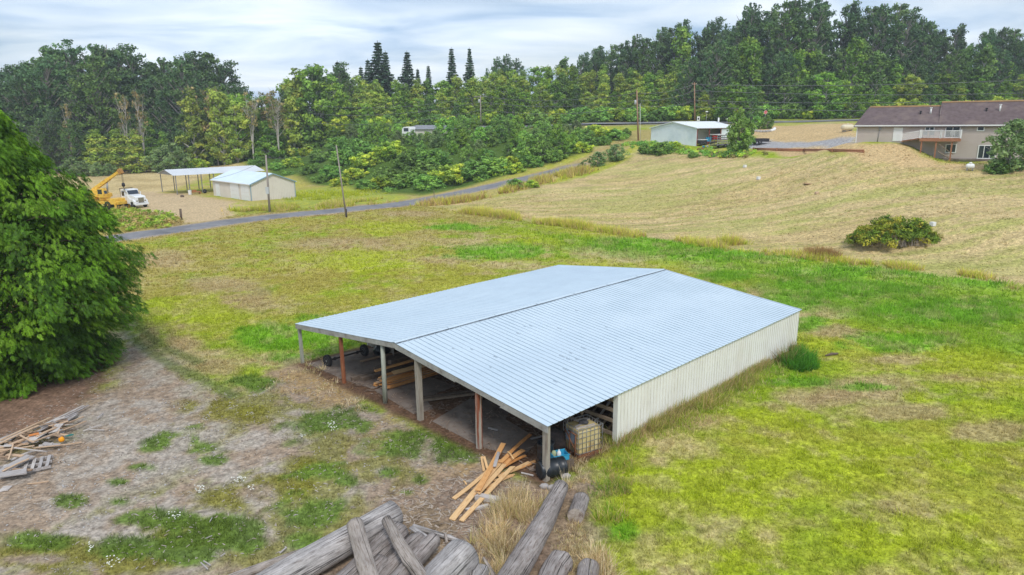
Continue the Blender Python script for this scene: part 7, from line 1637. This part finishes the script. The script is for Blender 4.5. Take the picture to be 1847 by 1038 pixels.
# the round bramble bush in the mown field
def field_bush():
    c = hit(1610, 438); t = empty('round_bush', tuple(c), 0, 'lone round bramble bush with dead canes showing, in the mown field', 'bush'); rg = np.random.default_rng(9); C = []; Rc = []
    for i in range(330):
        a = rg.uniform(0, 6.28); r = math.sqrt(rg.uniform(0, 1)); x = math.cos(a) * r * 4.3; y = math.sin(a) * r * 2.8; top = 3.2 * (1 - (r ** 2) * .8) * (1 - .12 * math.sin(a * 3)); z = top * rg.uniform(.75, 1.0) - .25
        if y < -1.4 and abs(x - .3) < 1.2 and z < 1.0: continue
        C.append((x, y, max(z * rg.uniform(.25, 1) ** .5, .2))); Rc.append(rg.uniform(.32, .55))
    V, F, Cc = crown_mesh(np.array(C), np.array(Rc), 60, .12, [(.24, .36, .04), (.36, .44, .04), (.17, .29, .03), (.52, .50, .06), (.12, .21, .02)], 77, flat=.7); fast_mesh('foliage', V, F, m_leaf, Cc, parent=t)
    m = MB()
    for i in range(70):
        x = rg.uniform(-3.2, 3.4); y = -2.2 + .12 * x * x * .5 + rg.uniform(-.2, .4); h = rg.uniform(.6, 1.6) * (1 - abs(x) / 5); m.tube([(x, y, 0), (x + rg.uniform(-.3, .3), y + .2, h * .6), (x + rg.uniform(-.6, .6), y + .6, h)], [.016, .013, .008], 4, cap=False)
    m.build('dead_canes', pm('dead_cane', (.36, .30, .27), rough=.9), t)
field_bush()
dry([(1525, 425), (1545, 440), (1600, 452), (1680, 448), (1705, 430), (1690, 425), (1600, 445), (1540, 420)], 500, .3, .8, [(.42, .32, .10), (.35, .28, .06), (.30, .30, .05)], w=.02)
q = hit(1690, 432)
# ================================================================== the big cedar at the left edge
def cedar():
    cx_, cy_ = -26.4, 33.5; z0 = tz(cx_, cy_)
    t = empty('cedar_tree', (cx_, cy_, z0), 0, 'huge dense green cedar filling the left edge', 'tree')
    PR = [(0, 4.9), (.6, 5.2), (1.6, 5.9), (3, 7.2), (4.5, 8.2), (6.5, 7.5), (8.4, 5.9), (10.3, 4.2), (12, 2.9), (13.4, 1.9), (15.0, 1.0), (15.9, .1)]
    rg = np.random.default_rng(33)
    def rad(z): return np.interp(z, [p[0] for p in PR], [p[1] for p in PR])
    limbs = MB(); Vs = []; Cs_ = []
    limbs.tube([(0, 0, -.3), (0, 0, 5), (.1, 0, 15.6)], [.55, .35, .04], 10, cap=False)
    cols = np.array([(.105, .235, .012), (.135, .28, .014), (.08, .185, .012), (.165, .31, .018), (.062, .145, .012)])
    nb = 820
    for i in range(nb):
        z = rg.uniform(0, 1) ** 1.02 * 15.7; a = i * 2.39996 + rg.uniform(-.3, .3)
        lump_ = .90 + .11 * math.sin(3 * a + z * .9) * math.sin(z * 1.7 + a) + .05 * math.sin(9 * a + z * 4)
        L0 = rad(z) * lump_ * rg.uniform(.88, 1.04)
        if z < 12.5 and i % 2 == 0: limbs.tube([(0, 0, max(z - .2 * L0, .2)), (math.cos(a) * L0 * .6, math.sin(a) * L0 * .6, z + .1), (math.cos(a) * L0 * .95, math.sin(a) * L0 * .95, z - .1)], [.05, .03, .01], 4, cap=False)
        bc = cols[rg.integers(0, len(cols))] * rg.uniform(.75, 1.25)
        nf = 64; br = .26 + .06 * L0
        f = rg.uniform(0, 1, nf) ** .55; ca, sa = math.cos(a), math.sin(a)
        px = L0 * (1 - (1 - f) * .34); side = rg.normal(0, .8, nf) * br * (1.25 - .8 * f)
        pz = z - .35 * (side / br) ** 2 * br * .5 + rg.normal(0, .20, nf) - .35 * f * f + .25
        P = np.stack([ca * px - sa * side, sa * px + ca * side, pz], 1)
        fa = a + side * .5 / br + rg.normal(0, .3, nf); dr_ = rg.uniform(.35, 1.5, nf)
        D = np.stack([np.cos(fa), np.sin(fa), -dr_], 1); D /= np.linalg.norm(D, axis=1)[:, None]
        S_ = np.cross(D, np.array([0, 0, 1.0])) + rg.normal(0, .4, (nf, 3)); S_ -= (S_ * D).sum(1)[:, None] * D; S_ /= np.linalg.norm(S_, axis=1)[:, None]
        Nn = np.cross(S_, D); ln = rg.uniform(.2, .42, nf); fc = bc[None] * rg.uniform(.75, 1.25, (nf, 1)); m = 10
        for k in range(m):        # leaflets fanned on both sides of the drooping spray
            s = (k // 2 + .35) / (m / 2); sg = 1 if k % 2 else -1
            b0 = P + D * (ln * s * .8)[:, None] - np.array([0, 0, .10]) * (ln * s * s)[:, None]; dd = D * .8 + S_ * sg * rg.uniform(.4, 1.0, (nf, 1)) + rg.normal(0, .15, (nf, 3)) - np.array([0, 0, .25]); dd /= np.linalg.norm(dd, axis=1)[:, None]
            ll = (ln * (.50 - .26 * s))[:, None]; tip = b0 + dd * ll - Nn * ll * .12; wv = np.cross(dd, Nn) * (ll * .13); mid = b0 + dd * ll * .5
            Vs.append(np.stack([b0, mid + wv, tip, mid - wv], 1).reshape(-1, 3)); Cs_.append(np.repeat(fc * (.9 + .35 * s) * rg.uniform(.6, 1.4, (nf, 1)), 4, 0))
        tip = P + D * (ln * 1.1)[:, None] - np.array([0, 0, .1]) * ln[:, None]; wv = S_ * (ln * .045)[:, None]; mid = P + D * (ln * .6)[:, None]
        Vs.append(np.stack([P, mid + wv, tip, mid - wv], 1).reshape(-1, 3)); Cs_.append(np.repeat(fc * 1.1, 4, 0))
    V = np.concatenate(Vs); Cc = np.concatenate(Cs_); F = np.arange(len(V)).reshape(-1, 4); V[:, 2] = np.maximum(V[:, 2], .03)
    m_ced = pm('cedar_spray', (1, 1, 1), attr=True, rough=.6, spec=.25, trans=.25)
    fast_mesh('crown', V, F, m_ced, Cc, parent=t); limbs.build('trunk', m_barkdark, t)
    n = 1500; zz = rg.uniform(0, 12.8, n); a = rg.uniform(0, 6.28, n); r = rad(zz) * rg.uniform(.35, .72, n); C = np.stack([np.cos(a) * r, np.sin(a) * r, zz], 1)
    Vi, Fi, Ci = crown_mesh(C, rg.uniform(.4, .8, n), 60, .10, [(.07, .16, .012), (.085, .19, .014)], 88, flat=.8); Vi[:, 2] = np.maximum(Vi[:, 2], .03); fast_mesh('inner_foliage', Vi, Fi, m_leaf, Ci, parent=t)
cedar()
for k, lst in PROTO.items():
    for o in lst:
        if o.name not in used:
            for ch in list(o.children): bpy.data.objects.remove(ch)
            bpy.data.objects.remove(o)

# ================================================================== labels that say which one
SEGS = [(-9999, 60, 'at the left frame edge'), (60, 165, 'left of the crane'), (165, 225, 'above the yellow crane'), (225, 290, 'above the white truck'), (290, 380, 'behind the carport'), (380, 455, 'behind the workshop doors'), (455, 540, 'above the workshop gable'), (540, 625, 'left of the thin pole'),
        (625, 720, 'left of the bungalow'), (720, 806, 'around the bungalow'), (806, 867, 'left of the crossarm pole'), (867, 960, 'right of the crossarm pole'), (960, 1060, 'above the road bend'), (1060, 1150, 'left of the transformer pole'), (1150, 1253, 'above the shed left half'), (1253, 1320, 'above the shed opening'),
        (1320, 1440, 'by the stop sign'), (1440, 1543, 'left of the house'), (1543, 1620, "at the house's garage end"), (1620, 1700, "above the house's lower roof"), (1700, 1780, 'above the house deck'), (1780, 9999, "at the house's right end")]
ORD = ['leftmost', 'second', 'third', 'fourth', 'fifth', 'sixth', 'seventh', 'eighth', 'ninth', 'tenth', 'eleventh', 'twelfth', 'thirteenth', 'fourteenth', 'fifteenth', 'sixteenth', 'seventeenth', 'eighteenth', 'nineteenth', 'twentieth', 'last']
def cam_u(o):
    p = np.array(o.location) - np.array([0, 0, CAM_H]); return CX + (p @ xc) / max(p @ Fv, .1) * FPX
by = {}
for o in SC.objects:
    if o.parent is None and 'label' in o and o.get('category') in ('tree', 'bush', 'shrub', 'tree trunk'): by.setdefault(o['label'], []).append(o)
for lb, os_ in by.items():
    if len(os_) < 2: continue
    seg = {}
    for o in os_:
        u = cam_u(o); k = next(i for i, s_ in enumerate(SEGS) if s_[0] <= u < s_[1]); seg.setdefault(k, []).append((u, o))
    for k, l in seg.items():
        l.sort(key=lambda q: q[0])
        for i, (u, o) in enumerate(l): o['label'] = (lb + ', ' if len(l) == 1 else '%s, %s from left, ' % (lb, ORD[min(i, 20)]) if i else '%s, leftmost ' % lb) + SEGS[k][2]

# ================================================================== the air
hz = MB().box((-2700, -2700, -3), (2700, 2700, 75)).build('haze', None); tag(hz, kind='stuff')
hm = bpy.data.materials.new('haze'); hm.use_nodes = True; t_ = hm.node_tree; t_.nodes.remove(t_.nodes['Principled BSDF'])
pv = N(t_, 'ShaderNodeVolumePrincipled'); pv.inputs['Color'].default_value = (.86, .93, 1, 1); pv.inputs['Density'].default_value = .0004; pv.inputs['Anisotropy'].default_value = .2
t_.links.new(pv.outputs[0], t_.nodes['Material Output'].inputs['Volume']); hz.data.materials.append(hm)
